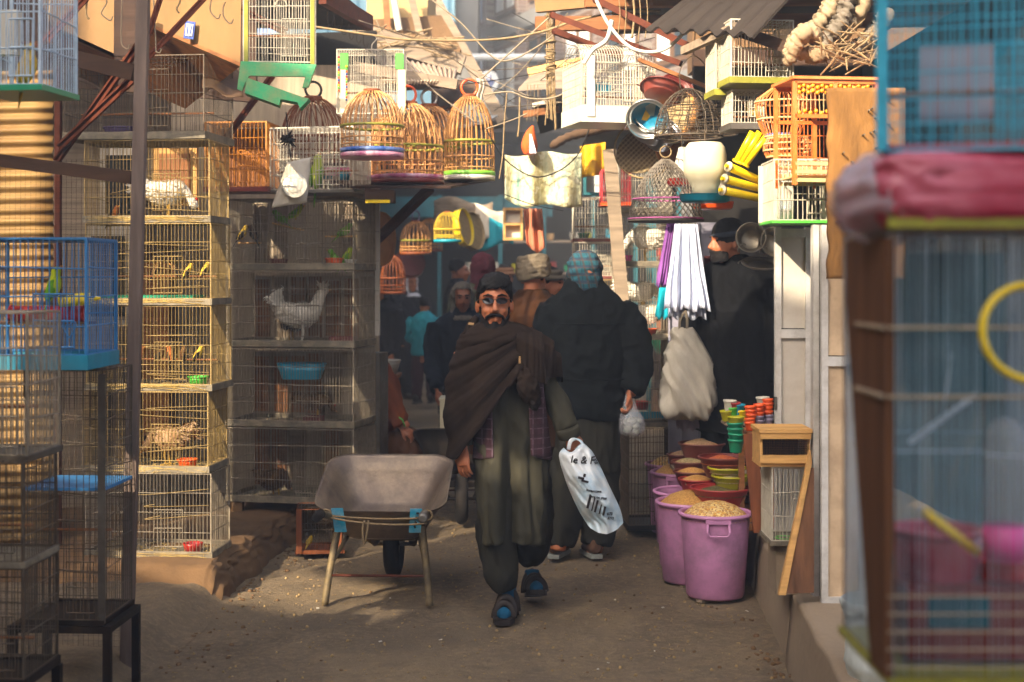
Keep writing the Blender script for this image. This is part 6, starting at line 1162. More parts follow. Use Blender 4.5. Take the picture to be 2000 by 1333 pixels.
# ---------------------------------------------------------------- blurred cages close to the viewer, right
YF = 2.25
t = cage('large cage close to the viewer at the right edge with brown side', 1745, 2100, 452, 1340, YF, .33, 'L', 0, 'wire_pale', .0115, .0009, 1, 'bamboo_green', .012, perch=0, fm='brown_frame', door=False)
MB().prism([(-.012, 0, .01), (-.012, .1, .01), (-.012, .27, .6), (-.012, .27, .71), (-.012, 0, .71)], (.012, 0, 0)).obj('side_panel', 'plank_brown', t)
for v in (640, 775): z = ZV(v, YF) - ZV(1340, YF); MB().box((.15, -.004, z), (.32, .004, .005)).obj('cross_bar', 'timber_pale', t); MB().box((-.016, .09, z), (.006, .18, .006)).obj('cross_bar', 'timber_pale', t)
MB().box((.145, -.003, .732), (.31, .012, .016)).obj('top_bar', 'bamboo_green', t)
MB().box((.2, .328, .56), (.18, .006, .26)).obj('back_cloth', 'cloth_dim', t)
for k_ in range(5): MB().box((.15, -.003, .03 + .028 * k_), (.32, .003, .0025)).obj('cross_bar', 'timber_pale', t)
b = MB(); b.sheet(lambda p, q: (.0 + .32 * p, .31 + .012 * noise.noise(Vector((p * 5, q * 6, 1))), .05 + .66 * q), 14, 18, .001); b.obj('plastic_film', 'sky_streak_film', t, True)  # teal streaks in the film's colour stand in for reflected sky
t2 = thing('yellow_ring', 'yellow plastic ring hanging in front of the near right cage', 'ring', P(2012, 650, 2.2)); MB().torus((0, 0, 0), .074, .006, 32, 8, rot('X', R(80))).obj('ring', 'plastic_yellow', t2, True); MB().tube([(0, 0, .074), (0, 0, .095)], .004, 6).obj('loop', 'plastic_yellow', t2)
t2 = thing('water_bottle', 'clear water bottle with pink cap in the near right cage', 'bottle', P(1962, 1070, 2.32)); MB().lathe([(0, .035), (.03, .035), (.031, .16), (.028, .195), (.015, .21), (0, .212)], 20).obj('bottle', 'clear_bottle', t2, True); MB().lathe([(0, -.02), (.032, -.02), (.033, .036), (0, .036)], 20).obj('cap', 'plastic_pink', t2, True)
zfl = ZV(1340, YF) + .02
bowl('pink red tray in the near right cage', V(XU(1830, 2.42), 2.42, ZV(1190, 2.4)), .075, .13, 'red_bundle', n=24); bowl('dark red dish under the bottle in the near right cage', V(XU(1965, 2.4), 2.42, ZV(1190, 2.4)), .055, .08, 'plastic_red')
t2 = thing('cage_shelf_box', 'dark red crate under the trays in the near right cage', 'box', V(XU(1890, 2.4), 2.42, zfl)); MB().box((0, 0, .06), (.25, .2, .118)).obj('box', 'plastic_maroon', t2); MB().box((-.04, -.102, .08), (.1, .004, .05)).obj('label_band', 'cloth_dim', t2)
tag(MB().tube([P(1805, 1000, 2.3), P(1910, 1080, 2.33)], .008, 8).obj('yellow_perch', 'plastic_yellow', None, True), 'short yellow perch in the near right cage', 'perch')
t2 = thing('white_swing', 'pale plastic ladder swing in the near right cage', 'swing', P(1800, 830, 2.36)); MB().beam((-.02, 0, -.03), (.09, 0, .05), .014, .006).obj('ladder', 'wire_pale', t2); MB().tube([(.035, 0, .01), (.05, 0, .12)], .0015, 4).obj('hanging_wire', 'wire_pale', t2)
# red bundle and upper turquoise cage
t2 = thing('wrapped_bundle', 'red bundle in clear film lying on the near right cage', 'bundle', P(1762, 440, 2.25)); b = MB(); b.loft([(.0, .16, .16, .19, .16), (.03, .16, .16, .2, .17), (.085, .16, .16, .195, .165), (.11, .16, .16, .18, .15), (.115, .16, .16, .12, .1)], 90, 8, 7); me = b.mesh('bundle'); wrinkle(me, .007, (14, 14, 30), 3, 4); link('bundle', me, 'red_bundle', t2, True)
b = MB(); b.ell((.0, .10, .045), (.075, .09, .06), 28, 20); me = b.mesh('film'); wrinkle(me, .022, (26, 26, 26), 5); link('film', me, 'clear_film', t2, True)
t = cage('turquoise cage on top of the wrapped bundle at the right edge', 1722, 2100, -60, 296, 2.3, .3, 'L', -.27, 'wire_turq', .0115, .0011, 6, None, 0, perch=1, fm='wire_turq')
MB().box((.0, .0, .15), (.018, .018, .30)).obj('post', 'wire_turq', t); MB().box((.12, .2, .13), (.12, .1, .12)).obj('nest_box', 'clear_film', t); MB().box((.15, .15, .006), (.3, .28, .012)).obj('floor', 'red_bundle', t)
# ---------------------------------------------------------------- people
def head(mb, c, s=1.0, yaw=0, pitch=0, nose=True):
    m = rot('Z', yaw) @ rot('X', pitch); c = Vector(c); q = lambda x, y, z: c + m @ V(x * s, y * s, z * s)
    mb.ell(q(0, .012, .035), (.076 * s, .095 * s, .088 * s), 20, 14, m); mb.ell(q(0, -.028, -.03), (.063 * s, .068 * s, .088 * s), 18, 12, m); mb.ell(q(0, -.052, -.092), (.04 * s, .038 * s, .032 * s), 12, 8, m)
    mb.ell(q(0, .0, -.07), (.056 * s, .06 * s, .045 * s), 14, 8, m)
    if nose:
        mb.tube([q(0, -.09, .022), q(0, -.106, -.004), q(0, -.119, -.03), q(0, -.10, -.042)], [.008 * s, .010 * s, .0145 * s, .009 * s], 8)
        for x in (-1, 1):
            mb.ell(q(x * .012, -.103, -.034), .009 * s, 8, 6); mb.tube([q(x * .008, -.094, .034), q(x * .03, -.095, .038), q(x * .052, -.074, .03)], [.008 * s, .009 * s, .006 * s], 6); mb.ell(q(x * .036, -.07, -.03), (.022 * s, .02 * s, .022 * s), 8, 6)
        mb.tube([q(-.024, -.088, -.066), q(0, -.099, -.064), q(.024, -.088, -.066)], [.004 * s, .007 * s, .004 * s], 6); mb.tube([q(-.02, -.087, -.076), q(0, -.097, -.077), q(.02, -.087, -.076)], [.004 * s, .008 * s, .004 * s], 6)
    for x in (-1, 1): mb.ell(q(x * .08, .012, -.012), (.010 * s, .02 * s, .033 * s), 10, 8, m @ rot('Z', x * -.45))
    mb.tube([q(0, .03, -.04), c + V(0, .03, -.12) * s, c + V(0, .035, -.21) * s], [.056 * s, .055 * s, .062 * s], 14)
    return q, m
def hand(parent, wrist, d, nrm, curl, m='skin', s=1.0, side=1, vox=.0034):
    """wrist point, direction of the palm, palm normal; thumb leaves the side given by side"""
    d = Vector(d).normalized(); nrm = Vector(nrm); nrm = (nrm - d * nrm.dot(d)).normalized(); lat = d.cross(nrm) * side; w_ = Vector(wrist); b = MB()
    b.tube([w_ - d * .03 * s, w_, w_ + d * .03 * s, w_ + d * .075 * s, w_ + d * .09 * s], [.026 * s, .027 * s, .036 * s, .041 * s, .034 * s], 12, flat=.5, upv=nrm)
    for i, (o, L) in enumerate(((-.031, .07), (-.011, .08), (.011, .076), (.031, .06))):
        p = w_ + d * .085 * s + lat * o * s; a = 0; pts = [p - d * .03 * s, p]
        for k in (.42, .32, .26):
            a += curl * (.55 if k == .42 else .9); p = p + (d * math.cos(a) + nrm * math.sin(a)) * L * k * s; pts.append(p)
        b.tube(pts, [.009 * s, .0095 * s, .0088 * s, .008 * s, .0065 * s], 8)
    p = w_ + d * .025 * s - lat * .03 * s; pts = [p + lat * .012 * s, p, p + (d * .9 - lat * .7 + nrm * .35).normalized() * .04 * s]; pts.append(pts[-1] + (d * 1.0 - lat * .1 + nrm * .5).normalized() * .032 * s); b.tube(pts, [.014 * s, .014 * s, .0105 * s, .008 * s], 8)
    return fuse(b, 'hand', m, parent, vox, 2)
def limb(mb, pts, rs, n=12, sub=4): mb.tube(curve(pts, sub), interp(rs, sub), n)
def base_body(t, hc, h=1.0, vox=.012, yaw=0, pitch=0, nose=True, arms=(), legs=(), skin='skin', s=1.0, torso=None, it=3):
    b = MB(); q, m = head(b, hc, s, yaw, pitch, nose); zc = hc[2]
    b.loft(torso or [(zc - .75, hc[0], hc[1] + .03, .13, .09), (zc - .6, hc[0], hc[1] + .03, .12, .085), (zc - .4, hc[0], hc[1] + .03, .15, .095), (zc - .27, hc[0], hc[1] + .035, .17, .085), (zc - .19, hc[0], hc[1] + .035, .09, .06), (zc - .15, hc[0], hc[1] + .03, .05, .05)], 20, 3)
    for a in arms: limb(b, a, [.05, .042, .036, .03, .026][:len(a)], 10)
    for a in legs: limb(b, a, [.08, .065, .05, .045, .035][:len(a)], 10)
    return fuse(b, 'body', skin, t, vox, it), q, m
def shoe(t, p, yaw, L=.26, m='leather_dark', sole='sole', name='shoe', pitch=0):
    b = MB(); r = rot('Z', yaw) @ rot('X', pitch); q = lambda x, y, z: Vector(p) + r @ V(x, y, z)
    b.tube(curve([q(0, .09, .06), q(0, .05, .06), q(0, -.04, .05), q(0, -.12, .035), q(0, -L + .085, .028)], 3), interp([.03, .043, .046, .045, .02], 3), 12, flat=.9); b.ell(q(0, .045, .08), (.042, .05, .055), 10, 8, r); o = fuse(b, name, m, t, .008, 2)
    s = MB(); pts = [q(x * .05 * (1.0 if y > -.05 else (1.08 if y > -.13 else .7)), y, 0.0) for x, y in ((-.7, .09), (-.85, .02), (-.9, -.06), (-1, -.12), (-.6, -.18), (0, -.195), (.6, -.18), (1, -.12), (.9, -.06), (.85, .02), (.7, .09))]; s.prism(pts, r @ V(0, 0, .024)); s.obj('sole', sole, o); return o
def hair_cap(t, q, m, s=1.0, mt='hair_black', vol=1.0):
    b = MB(); b.ell(q(0, .024, .058), (.083 * s * vol, .096 * s * vol, .085 * s * vol), 20, 14, m)
    for i in range(26): a = rnd(0, 2 * PI); e = rnd(.25, 1.0); b.ell(q(.066 * math.cos(a) * math.cos(e), .024 + .075 * math.sin(a) * math.cos(e), .068 + .068 * math.sin(e)), rnd(.016, .026) * s, 8, 6)
    for x in (-1, 1): b.ell(q(x * .073, .02, .03), (.012 * s, .03 * s, .05 * s), 8, 6, m)
    return fuse(b, 'hair', mt, t, .007, 1, (.004, (60, 60, 60), 2))
def tube_coat(t, name, m, rings, sleeves, vox=.012, it=4, wr=(.012, (9, 9, 4), 1, 1.5), n=36, pw=2.3):
    b = MB(); b.loft(rings, n, 4, pw)
    for pts, rs in sleeves: limb(b, pts, rs, 16)
    return fuse(b, name, m, t, vox, it, wr)
def trousers(t, m, legs, rs, vox=.013, wr=(.013, (10, 10, 5), 3, 1)):
    b = MB()
    for pts in legs: limb(b, pts, rs, 16)
    return fuse(b, 'trousers', m, t, vox, 4, wr)

def ridge(x): return 1 - 2 * abs(noise.noise(Vector((x, 3.3, 1.7))))
# ---- the man walking towards the viewer
YM = 7.1; KM = F / YM
def L(u, v, y=0): return V((u - 1000) / KM, y, H - (v - VH) / KM)
man = thing('person', 'person in a dark brown shawl and olive clothes walking forward with a white plastic bag', 'person', (0, YM, 0)); hc = L(966, 594, -.01)
body, q, hm = base_body(man, hc, s=1.06, vox=.0055, it=2, yaw=.03, pitch=-.03, arms=[[L(905, 690, .02), L(895, 780, .0), L(905, 865, -.03)], [L(1035, 700, .02), L(1066, 750, .02), L(1110, 838, -.06)]], legs=[[L(965, 880, 0), L(965, 1010, -.03), L(985, 1150, .0)], [L(1030, 880, .03), L(1040, 1010, .1), L(1043, 1110, .34)]])
hair_cap(man, q, hm, 1.06)
b = MB()   # hair at the forehead
for i in range(15): x = -.06 + .0085 * i; b.tube([q(x * .8 + .01, -.03, .145 - abs(x) * .3), q(x + .004, -.078 + 3 * x * x, .125 - abs(x) * .4), q(x - .006, -.092 + 5 * x * x, .088 - abs(x) * .2 - .012 * (3 < i < 10) - rnd(0, .008))], [.012, .013, .004], 6)
fuse(b, 'fringe', 'hair_black', bpy.data.objects[[o.name for o in man.children if o.name.startswith('hair')][0]], .006, 1, (.004, (70, 70, 70), 4))
b = MB()
for i in range(17):   # jaw beard and goatee
    a = -1.35 + 2.7 * i / 16; b.ell(q(.064 * math.sin(a), -.022 - .061 * math.cos(a), -.086 - .028 * math.cos(a) ** 2 + .03 * abs(math.sin(a)) ** 3), (.0095, .0095, .011 + .009 * math.cos(a) ** 3), 8, 6)
for i in range(3): b.ell(q(0, -.088, -.092 - .011 * i), (.017, .011, .014), 8, 6)
for x in (-1, 1):
    for i in range(4): b.ell(q(x * (.0595 + .003 * i), -.018 + .006 * i, -.075 + .018 * i), (.0048, .009, .012), 8, 6)
    b.tube([q(x * .037, -.078, -.058), q(x * .04, -.075, -.078), q(x * .033, -.076, -.098)], [.007, .0065, .008], 6)
fuse(b, 'beard', 'beard', man, .0045, 1, (.0025, (120, 120, 120), 4))
b = MB()
for x in (-1, 1): b.tube([q(0, -.108, -.052), q(x * .02, -.104, -.053), q(x * .036, -.09, -.061), q(x * .042, -.082, -.07)], [.008, .009, .0065, .003], 8)
fuse(b, 'moustache', 'beard', man, .004, 1, (.002, (130, 130, 130), 4))
for x in (-1, 1): MB().tube([q(x * .012, -.104, .036), q(x * .032, -.104, .042), q(x * .056, -.086, .035)], [.0035, .006, .0025], 6).obj('eyebrow', 'beard', man, True)
gl = thing('sunglasses', 'thin framed dark sunglasses worn by the walking person', 'glasses', (0, 0, 0)); gl.location = man.location
for x in (-1, 1):
    pts = [q(x * (.032 + .0265 * math.cos(a) * (1 if math.cos(a) * x > 0 else 1)), -.109 + .018 * ((.0265 * math.cos(a) + .004) / .03) ** 2 * .5 + .01 * (math.cos(a) > 0) * math.cos(a) ** 2, .014 + .0135 * math.sin(a) * (1.0 if math.sin(a) > 0 else 1.15)) for a in [2 * PI * k / 20 for k in range(20)]]
    b = MB(); b.add(pts + [p + V(0, .003, 0) for p in pts], [tuple(range(20)), tuple(range(39, 19, -1))] + [(k, (k + 1) % 20, 20 + (k + 1) % 20, 20 + k) for k in range(20)]); b.obj('lens', 'lens_dark', gl); MB().tube(pts, .0010, 5, True).obj('rim', 'gold_rim', gl, True); MB().tube([q(x * .059, -.098, .02), q(x * .078, -.06, .02), q(x * .082, .0, .012)], .0018, 5).obj('temple', 'gold_rim', gl)
MB().tube([q(-.008, -.112, .018), q(0, -.116, .021), q(.008, -.112, .018)], .0015, 5).obj('bridge', 'gold_rim', gl)
# trousers, long shirt
trousers(man, 'trouser_dark', [[L(974, 900, .03), L(973, 985, .02), L(971, 1050, -.0), L(977, 1110, -.01), L(987, 1150, -.0)], [L(1030, 900, .03), L(1038, 985, .08), L(1042, 1050, .16), L(1042, 1098, .26), L(1043, 1118, .30)]], [.10, .105, .098, .085, .05])
zz = lambda v: H - (v - VH) / KM
b = MB(); rg = [(1062, 1002, .01, 57, .165), (1010, 1002, .01, 61, .165), (940, 1000, .015, 66, .16), (880, 998, .02, 68, .15), (800, 992, .02, 68, .14), (720, 985, .03, 70, .135), (680, 978, .03, 66, .12), (655, 972, .04, 34, .08)]
b.loft([(zz(v), (u - 1000) / KM, y, r / KM, ry) for v, u, y, r, ry in rg], 44, 4, 2.4)
limb(b, [L(1040, 690, .03), L(1065, 745, .02), L(1088, 790, -.02), L(1108, 838, -.07)], [.06, .062, .06, .052], 16); limb(b, [L(915, 700, .03), L(903, 770, .01), L(903, 840, -.02), L(906, 868, -.04)], [.06, .05, .045, .043], 16)
def shirt_post(me):
    for v in me.vertices:   # hem split into two tails, deep centre fold, drape
        p = v.co; f = max(0, min(1, (zz(760) - p.z) / .5)); ux = p.x * KM + 1000
        if p.y < .05 and abs(ux - 998) < 90: v.co.y += (.06 * f + .09 * max(0, f - .55)) * math.exp(-((ux - 1002 + 8 * f) / 12) ** 2) - .025 * f * math.sin((ux - 925) / 22.0 + 1.5 * noise.noise(Vector((p.x * 4, 0, p.z * 3)))) 
        if p.z < zz(720): v.co += Vector((p.x, (p.y - .02) * .8, 0)).normalized() * (.016 * f * ridge(math.atan2(p.y - .02, p.x) * 5 + p.z * 1.2) + .012 * ridge(ux * .03 + p.z * 9) * (1 - f * .6) - .006)
        if p.z < zz(1035): v.co.z += .05 * math.sin((ux - 930) / 40) * (zz(1035) - p.z) / .07 * .5
fuse(b, 'long_shirt', 'kameez', man, .010, 3, (.012, (9, 9, 5), 2, 2), post=shirt_post)
MB().lathe([(.053, 0), (.058, .004), (.058, .05), (.053, .052)], 20, L(1111, 838, -.075) + V(0, 0, -.03), 1, .85, rot('Y', -.25) @ rot('X', .35)).obj('cuff', 'kameez', man, True)
MB().box(L(985, 770, -.135), (.03, .012, .16), rot('Y', .05)).obj('placket', 'kameez', man)
# checked waistcoat panels
for s, (ua, ub, uc, ud, va, vb) in ((-1, (932, 962, 926, 966, 800, 894)), (1, (1030, 1058, 1036, 1076, 745, 884))):
    b = MB()
    def vf(p, q_):
        u = (ua + (ub - ua) * p) * (1 - q_) + (uc + (ud - uc) * p) * q_; v = va + (vb - va) * q_ + (14 * p * q_ if s > 0 else -6 * p * q_); e = (u - 998) / 78; y = .02 - .165 * math.sqrt(max(.02, 1 - e * e)) - .012 - .012 * math.sin(q_ * 6); return L(u, v, y)
    b.sheet(vf, 12, 24, .008); b.obj('waistcoat_panel', 'plaid_vest', man, True)
# shawl wrapped round the shoulders
def shawl():
    n, k = 180, 80; vs = []; fs = []
    for j in range(k + 1):
        s = j / k
        for i in range(n):
            a = 2 * PI * i / n; ca, sa = math.cos(a), math.sin(a)      # ca>0: image right, sa<0: front
            if sa < 0: hem = 1.20 if ca > .3 else (.80 + .37 * max(0, min(1, (ca + .80) / .95)) if ca < .2 else 1.18)
            else: hem = .84 + .33 * (ca + 1) / 2
            zt, zs = 1.462, 1.36
            if s < .25: t_ = s / .25; q1 = math.sin(t_ * PI / 2); rx = .078 + .118 * q1; ry = .078 + .06 * q1; z = zt - (zt - zs) * (1 - math.cos(t_ * PI / 2)) ** .8; cx = -.075 + .02 * t_; cy = .01 + .02 * t_
            else:
                t_ = (s - .25) / .75; rx = .196 + .045 * math.sin(min(1, t_ * 1.7) * PI / 2); ry = .138 + .055 * t_; z = zs - (zs - hem) * t_; cx = -.055 + .0 * t_; cy = .03
                if ca > .1: rx += .042 * min(1, (ca - .1) * 2) * math.sin(min(1, .35 + t_ * 1.4) * PI / 2)
                if ca < -.1: rx += (.024 * math.sin(min(1, t_ * 1.3) * PI * .75)) * min(1, (-ca - .1) * 2)
            x = cx + rx * ca; ph = math.atan2(1.50 - z, .19 - x)          # folds fan out from the far shoulder
            d = math.hypot(1.50 - z, .19 - x); am = min(1, s * 5)
            f = .014 * ridge(ph * 7.5 + .6 * d) + .009 * ridge(ph * 15 + 4 + d) if sa < .25 else .013 * ridge(a * 4 + s * .6)
            f += .004 * noise.noise(Vector((x * 22, z * 22, 2)))
            vs.append((x + f * am * ca, cy + (ry + f * am) * sa - (.03 * math.exp(-((ca) / .5) ** 2) * am if sa < 0 else 0), z + .006 * noise.noise(Vector((ca * 4, sa * 4, s * 3)))))
    for j in range(k):
        for i in range(n): fs.append((j * n + i, j * n + (i + 1) % n, (j + 1) * n + (i + 1) % n, (j + 1) * n + i))
    me = bpy.data.meshes.new('shawl'); me.from_pydata(vs, [], fs); o = link('shawl', me, 'shawl', man, True)
    m_ = o.modifiers.new('t', 'SOLIDIFY'); m_.thickness = .008; m_.offset = -1
    return o
sh = shawl()
b = MB()   # soft collar rolls
for i in range(4):
    e = .013 * i; limb(b, [L(930 - 4 * i, 648 + 7 * i, .03), L(936 - i, 668 + 9 * i, -.05 - e), L(966, 682 + 11 * i, -.088 - e), L(996 + i, 668 + 9 * i, -.055 - e), L(1008 + 4 * i, 642 + 7 * i, .02), L(966, 630 + 4 * i, .10)], [.017, .017, .018, .017, .017, .018], 8)
fuse(b, 'shawl_collar', 'shawl', man, .006, 5, (.005, (18, 18, 30), 5, 3))
b = MB()   # end thrown over the shoulder: long pleated sheet
b.sheet(lambda p, q_: (lambda u, v: L(u, v, (.05 - .19 * min(1, q_ * 2.6) ** .7) - .016 * ridge(p * 4.2 + q_ * .5) - .02 * math.sin(p * PI)))(1006 + 52 * p + (6 + 4 * p) * q_, 632 + 20 * p + (100 - 4 * p) * q_ - 14 * math.sin(q_ * PI) * (1 - p)), 40, 40, .006); b.obj('shawl_end', 'shawl', man, True)
b = MB(); b.sheet(lambda p, q_: L(1036 + 46 * p, 640 + 28 * p + (90 - 12 * p) * q_, .05 - .15 * math.sin(min(1, q_ * 1.5) * PI / 2) * (1 - .6 * p) - .012 * ridge(p * 4 + q_)), 30, 24, .006); b.obj('shawl_shoulder', 'shawl', man, True)
b = MB(); b.tube(curve([L(1020, 722, -.15), L(1030, 750, -.165), L(1040, 775, -.16), L(1044, 792, -.15)], 5), interp([.03, .046, .034, .012], 5), 16); fuse(b, 'shawl_knot', 'shawl', man, .006, 1, (.014, (30, 30, 18), 7, 4))
b = MB(); [b.box(L(1014.5, 694 + 2.3 * i, -.162), (.010, .004, .003)) for i in range(13)]; [b.box(L(916 + 1.8 * i, 632 + .2 * i, -.03), (.003, .003, .012), rot('Y', .4)) for i in range(6)]; b.obj('shawl_trim', 'cream_wood', man)['kind'] = 'stuff'
limb_b = MB(); limb(limb_b, [L(930, 622, .03), L(921, 635, -.0), L(910, 655, -.02)], [.018, .024, .016], 10); limb_b.obj('shawl_edge', 'shawl', man, True)
hand(man, L(1112, 842, -.085), (.28, -.05, -1), (-.35, .7, 0), 1.05, side=-1); hand(man, L(905, 872, -.06), (.02, -.18, -1), (.6, .75, 0), .5, side=1)
def sandal(p, yaw, pitch):
    r = rot('Z', yaw) @ rot('X', pitch); q_ = lambda x, y, z: Vector(p) + r @ V(x, y, z); t = man
    b = MB(); b.tube(curve([q_(0, .1, .05), q_(0, .05, .055), q_(0, -.03, .052), q_(0, -.10, .042), q_(0, -.155, .034)], 3), interp([.03, .04, .043, .042, .02], 3), 12, flat=.8); b.tube([q_(0, .065, .05), q_(0, .07, .14)], [.042, .04], 12); so_ = fuse(b, 'sock', 'sock_blue', t, .008, 2)
    pts = [q_(x * .054, y, 0) for x, y in ((-.7, .11), (-.85, .03), (-.9, -.05), (-1, -.12), (-.7, -.175), (0, -.19), (.7, -.175), (1, -.12), (.9, -.05), (.85, .03), (.7, .11))]; b = MB(); b.prism(pts, r @ V(0, 0, .028)); sa_ = b.obj('sandal', 'leather_dark', t)
    for y, zz_, w_ in ((-.115, .05, .03), (-.045, .065, .035), (.04, .09, .03)): MB().tube([q_(.05 * math.cos(a), y + .01 * math.sin(a), .02 + (zz_ + .022) * math.sin(a)) for a in [PI * k / 12 for k in range(13)]], .016, 8, flat=.35, upv=V(0, 0, 1)).obj('strap', 'leather_dark', sa_, True)
sandal(L(990, 1196, .0) * 1 + V(0, 0, -(L(990, 1196).z) + .0), -.12, 0); sandal(V((1043 - 1000) / KM * 1.045, .32, .03), .1, -.25)
# carrier bag
pbx = L(1121, 866, -.12); bag = thing('carrier_bag', 'white and pale blue printed plastic carrier bag held by the walking person', 'bag', pbx + V(0, YM, 0))
def bag_surf(front):
    left = [(1099, 868), (1090, 885), (1104, 935), (1126, 985), (1146, 1018)]; right = [(1152, 868), (1166, 895), (1186, 940), (1207, 985), (1213, 1012)]
    lf = curve([(a, c, 0) for a, c in left], 8); rg_ = curve([(a, c, 0) for a, c in right], 8); k = len(lf) - 1
    def fn(p, q_):
        i = min(k - 1, int(q_ * k)); f = q_ * k - i; a = lf[i].lerp(lf[i + 1], f); c = rg_[i].lerp(rg_[i + 1], f); w_ = a.lerp(c, p); th_ = (.018 + .065 * math.sin(min(1, q_ * 1.15) * PI * .82)) * math.sin(p * PI) ** .7
        cre = .02 * noise.noise(Vector((p * 5 + q_ * 2, q_ * 5, 2))) +   .022 * abs(noise.noise(Vector((p * 9 - q_ * 7, q_ * 4, 7)))); yb = .018 * math.sin(PI * p) * (q_ > .9)
        return L(w_.x, w_.y + (8 * math.sin(p * 7) * (1 - q_) ** 3) + 14 * p * (1 - p) * 4 * (q_ > .97), -.14 + (-(th_ + cre) if front else th_ + cre)) - pbx
    return fn
b = MB(); ff = bag_surf(True); b.sheet(ff, 26, 36); b.sheet(bag_surf(False), 26, 36)
me = b.mesh('bag'); bm = bmesh.new(); bm.from_mesh(me); bmesh.ops.remove_doubles(bm, verts=bm.verts, dist=.0015); bmesh.ops.recalc_face_normals(bm, faces=bm.faces); bm.to_mesh(me); bm.free(); link('bag', me, 'bag_plastic', bag, True)
for s in (-1, 1): MB().tube(curve([L(1108 if s < 0 else 1140, 872, -.15 - .01 * s) - pbx, L(1112 if s < 0 else 1132, 856, -.14) - pbx, L(1121, 852, -.12) - pbx], 4), .010, 8, flat=.4).obj('handle', 'bag_plastic', bag, True)
FG = [ff(i / 24, j / 30) for i in range(25) for j in range(31)]
def lettering(txt, p, q_, size, ang, font_sh=0):
    c = bpy.data.curves.new('t', 'FONT'); c.body = txt; c.size = size; c.extrude = .0004; c.resolution_u = 2; c.shear = font_sh; c.offset = .0006; o = bpy.data.objects.new('t', c); COL.objects.link(o); dg = bpy.context.evaluated_depsgraph_get(); me = bpy.data.meshes.new_from_object(o.evaluated_get(dg)); bpy.data.objects.remove(o)
    base = ff(p, q_); ex = (ff(min(1, p + .08), q_) - base).normalized(); m_ = Matrix.Rotation(-ang, 3, 'Y')
    ux = m_ @ V(1, 0, 0); uz = m_ @ V(0, 0, 1)
    for v in me.vertices:
        w_ = base + ux * v.co.x + uz * v.co.y
        # drop onto the bag front
        best = min(((f.x - w_.x) ** 2 + (f.z - w_.z) ** 2, f.y) for f in FG)
        v.co = V(w_.x, best[1] - .006 + v.co.z, w_.z)
    return link('lettering', me, 'print_black', bag)
lettering('le & Fa', .26, .27, .05, R(-4), .15); lettering('investment', .40, .54, .017, R(-10)); lettering('ore on your', .43, .60, .017, R(-10)); lettering('070', .62, .80, .02, R(-8)); lettering('0712', .60, .86, .016, R(-8))
mk = MB()
for i, (p, q_, w_, h_) in enumerate(((.40, .42, .03, .012), (.46, .45, .035, .01), (.5, .40, .012, .016), (.36, .64, .012, .07), (.42, .67, .006, .065), (.47, .69, .01, .06), (.54, .72, .006, .055), (.60, .745, .011, .045))): c = ff(p, q_); mk.box(c + V(0, -.006, 0), (w_, .003, h_), rot('Y', .25))
mk.obj('printed_mark', 'print_black', bag)['kind'] = 'stuff'

# ---- tall man in black parka seen from behind
def back_man(label, u, Y, top_v, coat, rz=PI, **k): pass
Y2 = 8.6; K2 = F / Y2
def L2(u, v, y=0): return V((u - 1150) / K2, y, H - (v - VH) / K2)
m2 = thing('person', 'tall person in a black parka and teal checked head scarf seen from behind', 'person', (XU(1150, Y2), Y2, 0)); h2 = L2(1142, 540, .0)
body, q, hm = base_body(m2, h2, vox=.012, yaw=PI + .1, arms=[[L2(1085, 640, 0), L2(1085, 730, .0), L2(1090, 800, -.1)], [L2(1215, 640, 0), L2(1240, 720, .0), L2(1230, 770, -.08)]], legs=[[L2(1120, 880, 0), L2(1100, 980, -.05), L2(1088, 1070, -.1)], [L2(1175, 880, 0), L2(1172, 980, .0), L2(1160, 1080, -.02)]], s=1.05)
tube_coat(m2, 'parka', 'coat_black', [((H - (v - VH) / K2), (u - 1150) / K2, 0, r / K2, ry) for v, u, r, ry in ((815, 1150, 66, .17), (800, 1150, 70, .18), (740, 1148, 68, .18), (680, 1147, 70, .175), (630, 1145, 76, .165), (590, 1143, 72, .14), (566, 1142, 46, .11), (545, 1142, 30, .085), (536, 1142, 26, .08))],
          [([L2(1085, 600, 0), L2(1074, 650, .0), L2(1072, 720, -.03), L2(1078, 790, -.12)], [.10, .10, .09, .07]), ([L2(1200, 600, 0), L2(1228, 650, .0), L2(1240, 715, .0), L2(1228, 765, -.06)], [.11, .115, .105, .085])], wr=(.016, (7, 7, 7), 3, .6))
MB().loft([(H - (812 - VH) / K2, 0, 0, 67 / K2, .175), (H - (806 - VH) / K2, 0, 0, 69 / K2, .178)], 40, 1, 2.3, False).obj('hem_band', 'coat_black', m2, True)
tube_coat(m2, 'long_shirt', 'trouser_dark', [((H - (v - VH) / K2), (u - 1150) / K2, 0, r / K2, ry) for v, u, r, ry in ((920, 1148, 58, .15), (860, 1148, 60, .155), (800, 1150, 60, .15))], [], wr=(.014, (10, 10, 3), 6, .5))
trousers(m2, 'trouser_dark', [[L2(1120, 880, 0), L2(1105, 960, -.03), L2(1098, 1020, -.05), L2(1090, 1060, -.06)], [L2(1175, 880, 0), L2(1172, 960, .0), L2(1170, 1020, .0), L2(1165, 1062, -.02)]], [.11, .115, .105, .09])
shoe(m2, V((1088 - 1150) / K2, -.02, .012), PI - .3, m='suede', sole='sole_pale'); shoe(m2, V((1158 - 1150) / K2, -.02, .012), PI + .2, m='suede', sole='sole_pale')
b = MB(); b.ell(h2 + V(0, .01, .045), (.105, .115, .115), 20, 14); b.ell(h2 + V(0, -.02, -.03), (.098, .10, .10), 18, 12); b.tube([h2 + V(0, -.02, -.05), h2 + V(0, -.03, -.14)], [.10, .085], 16)
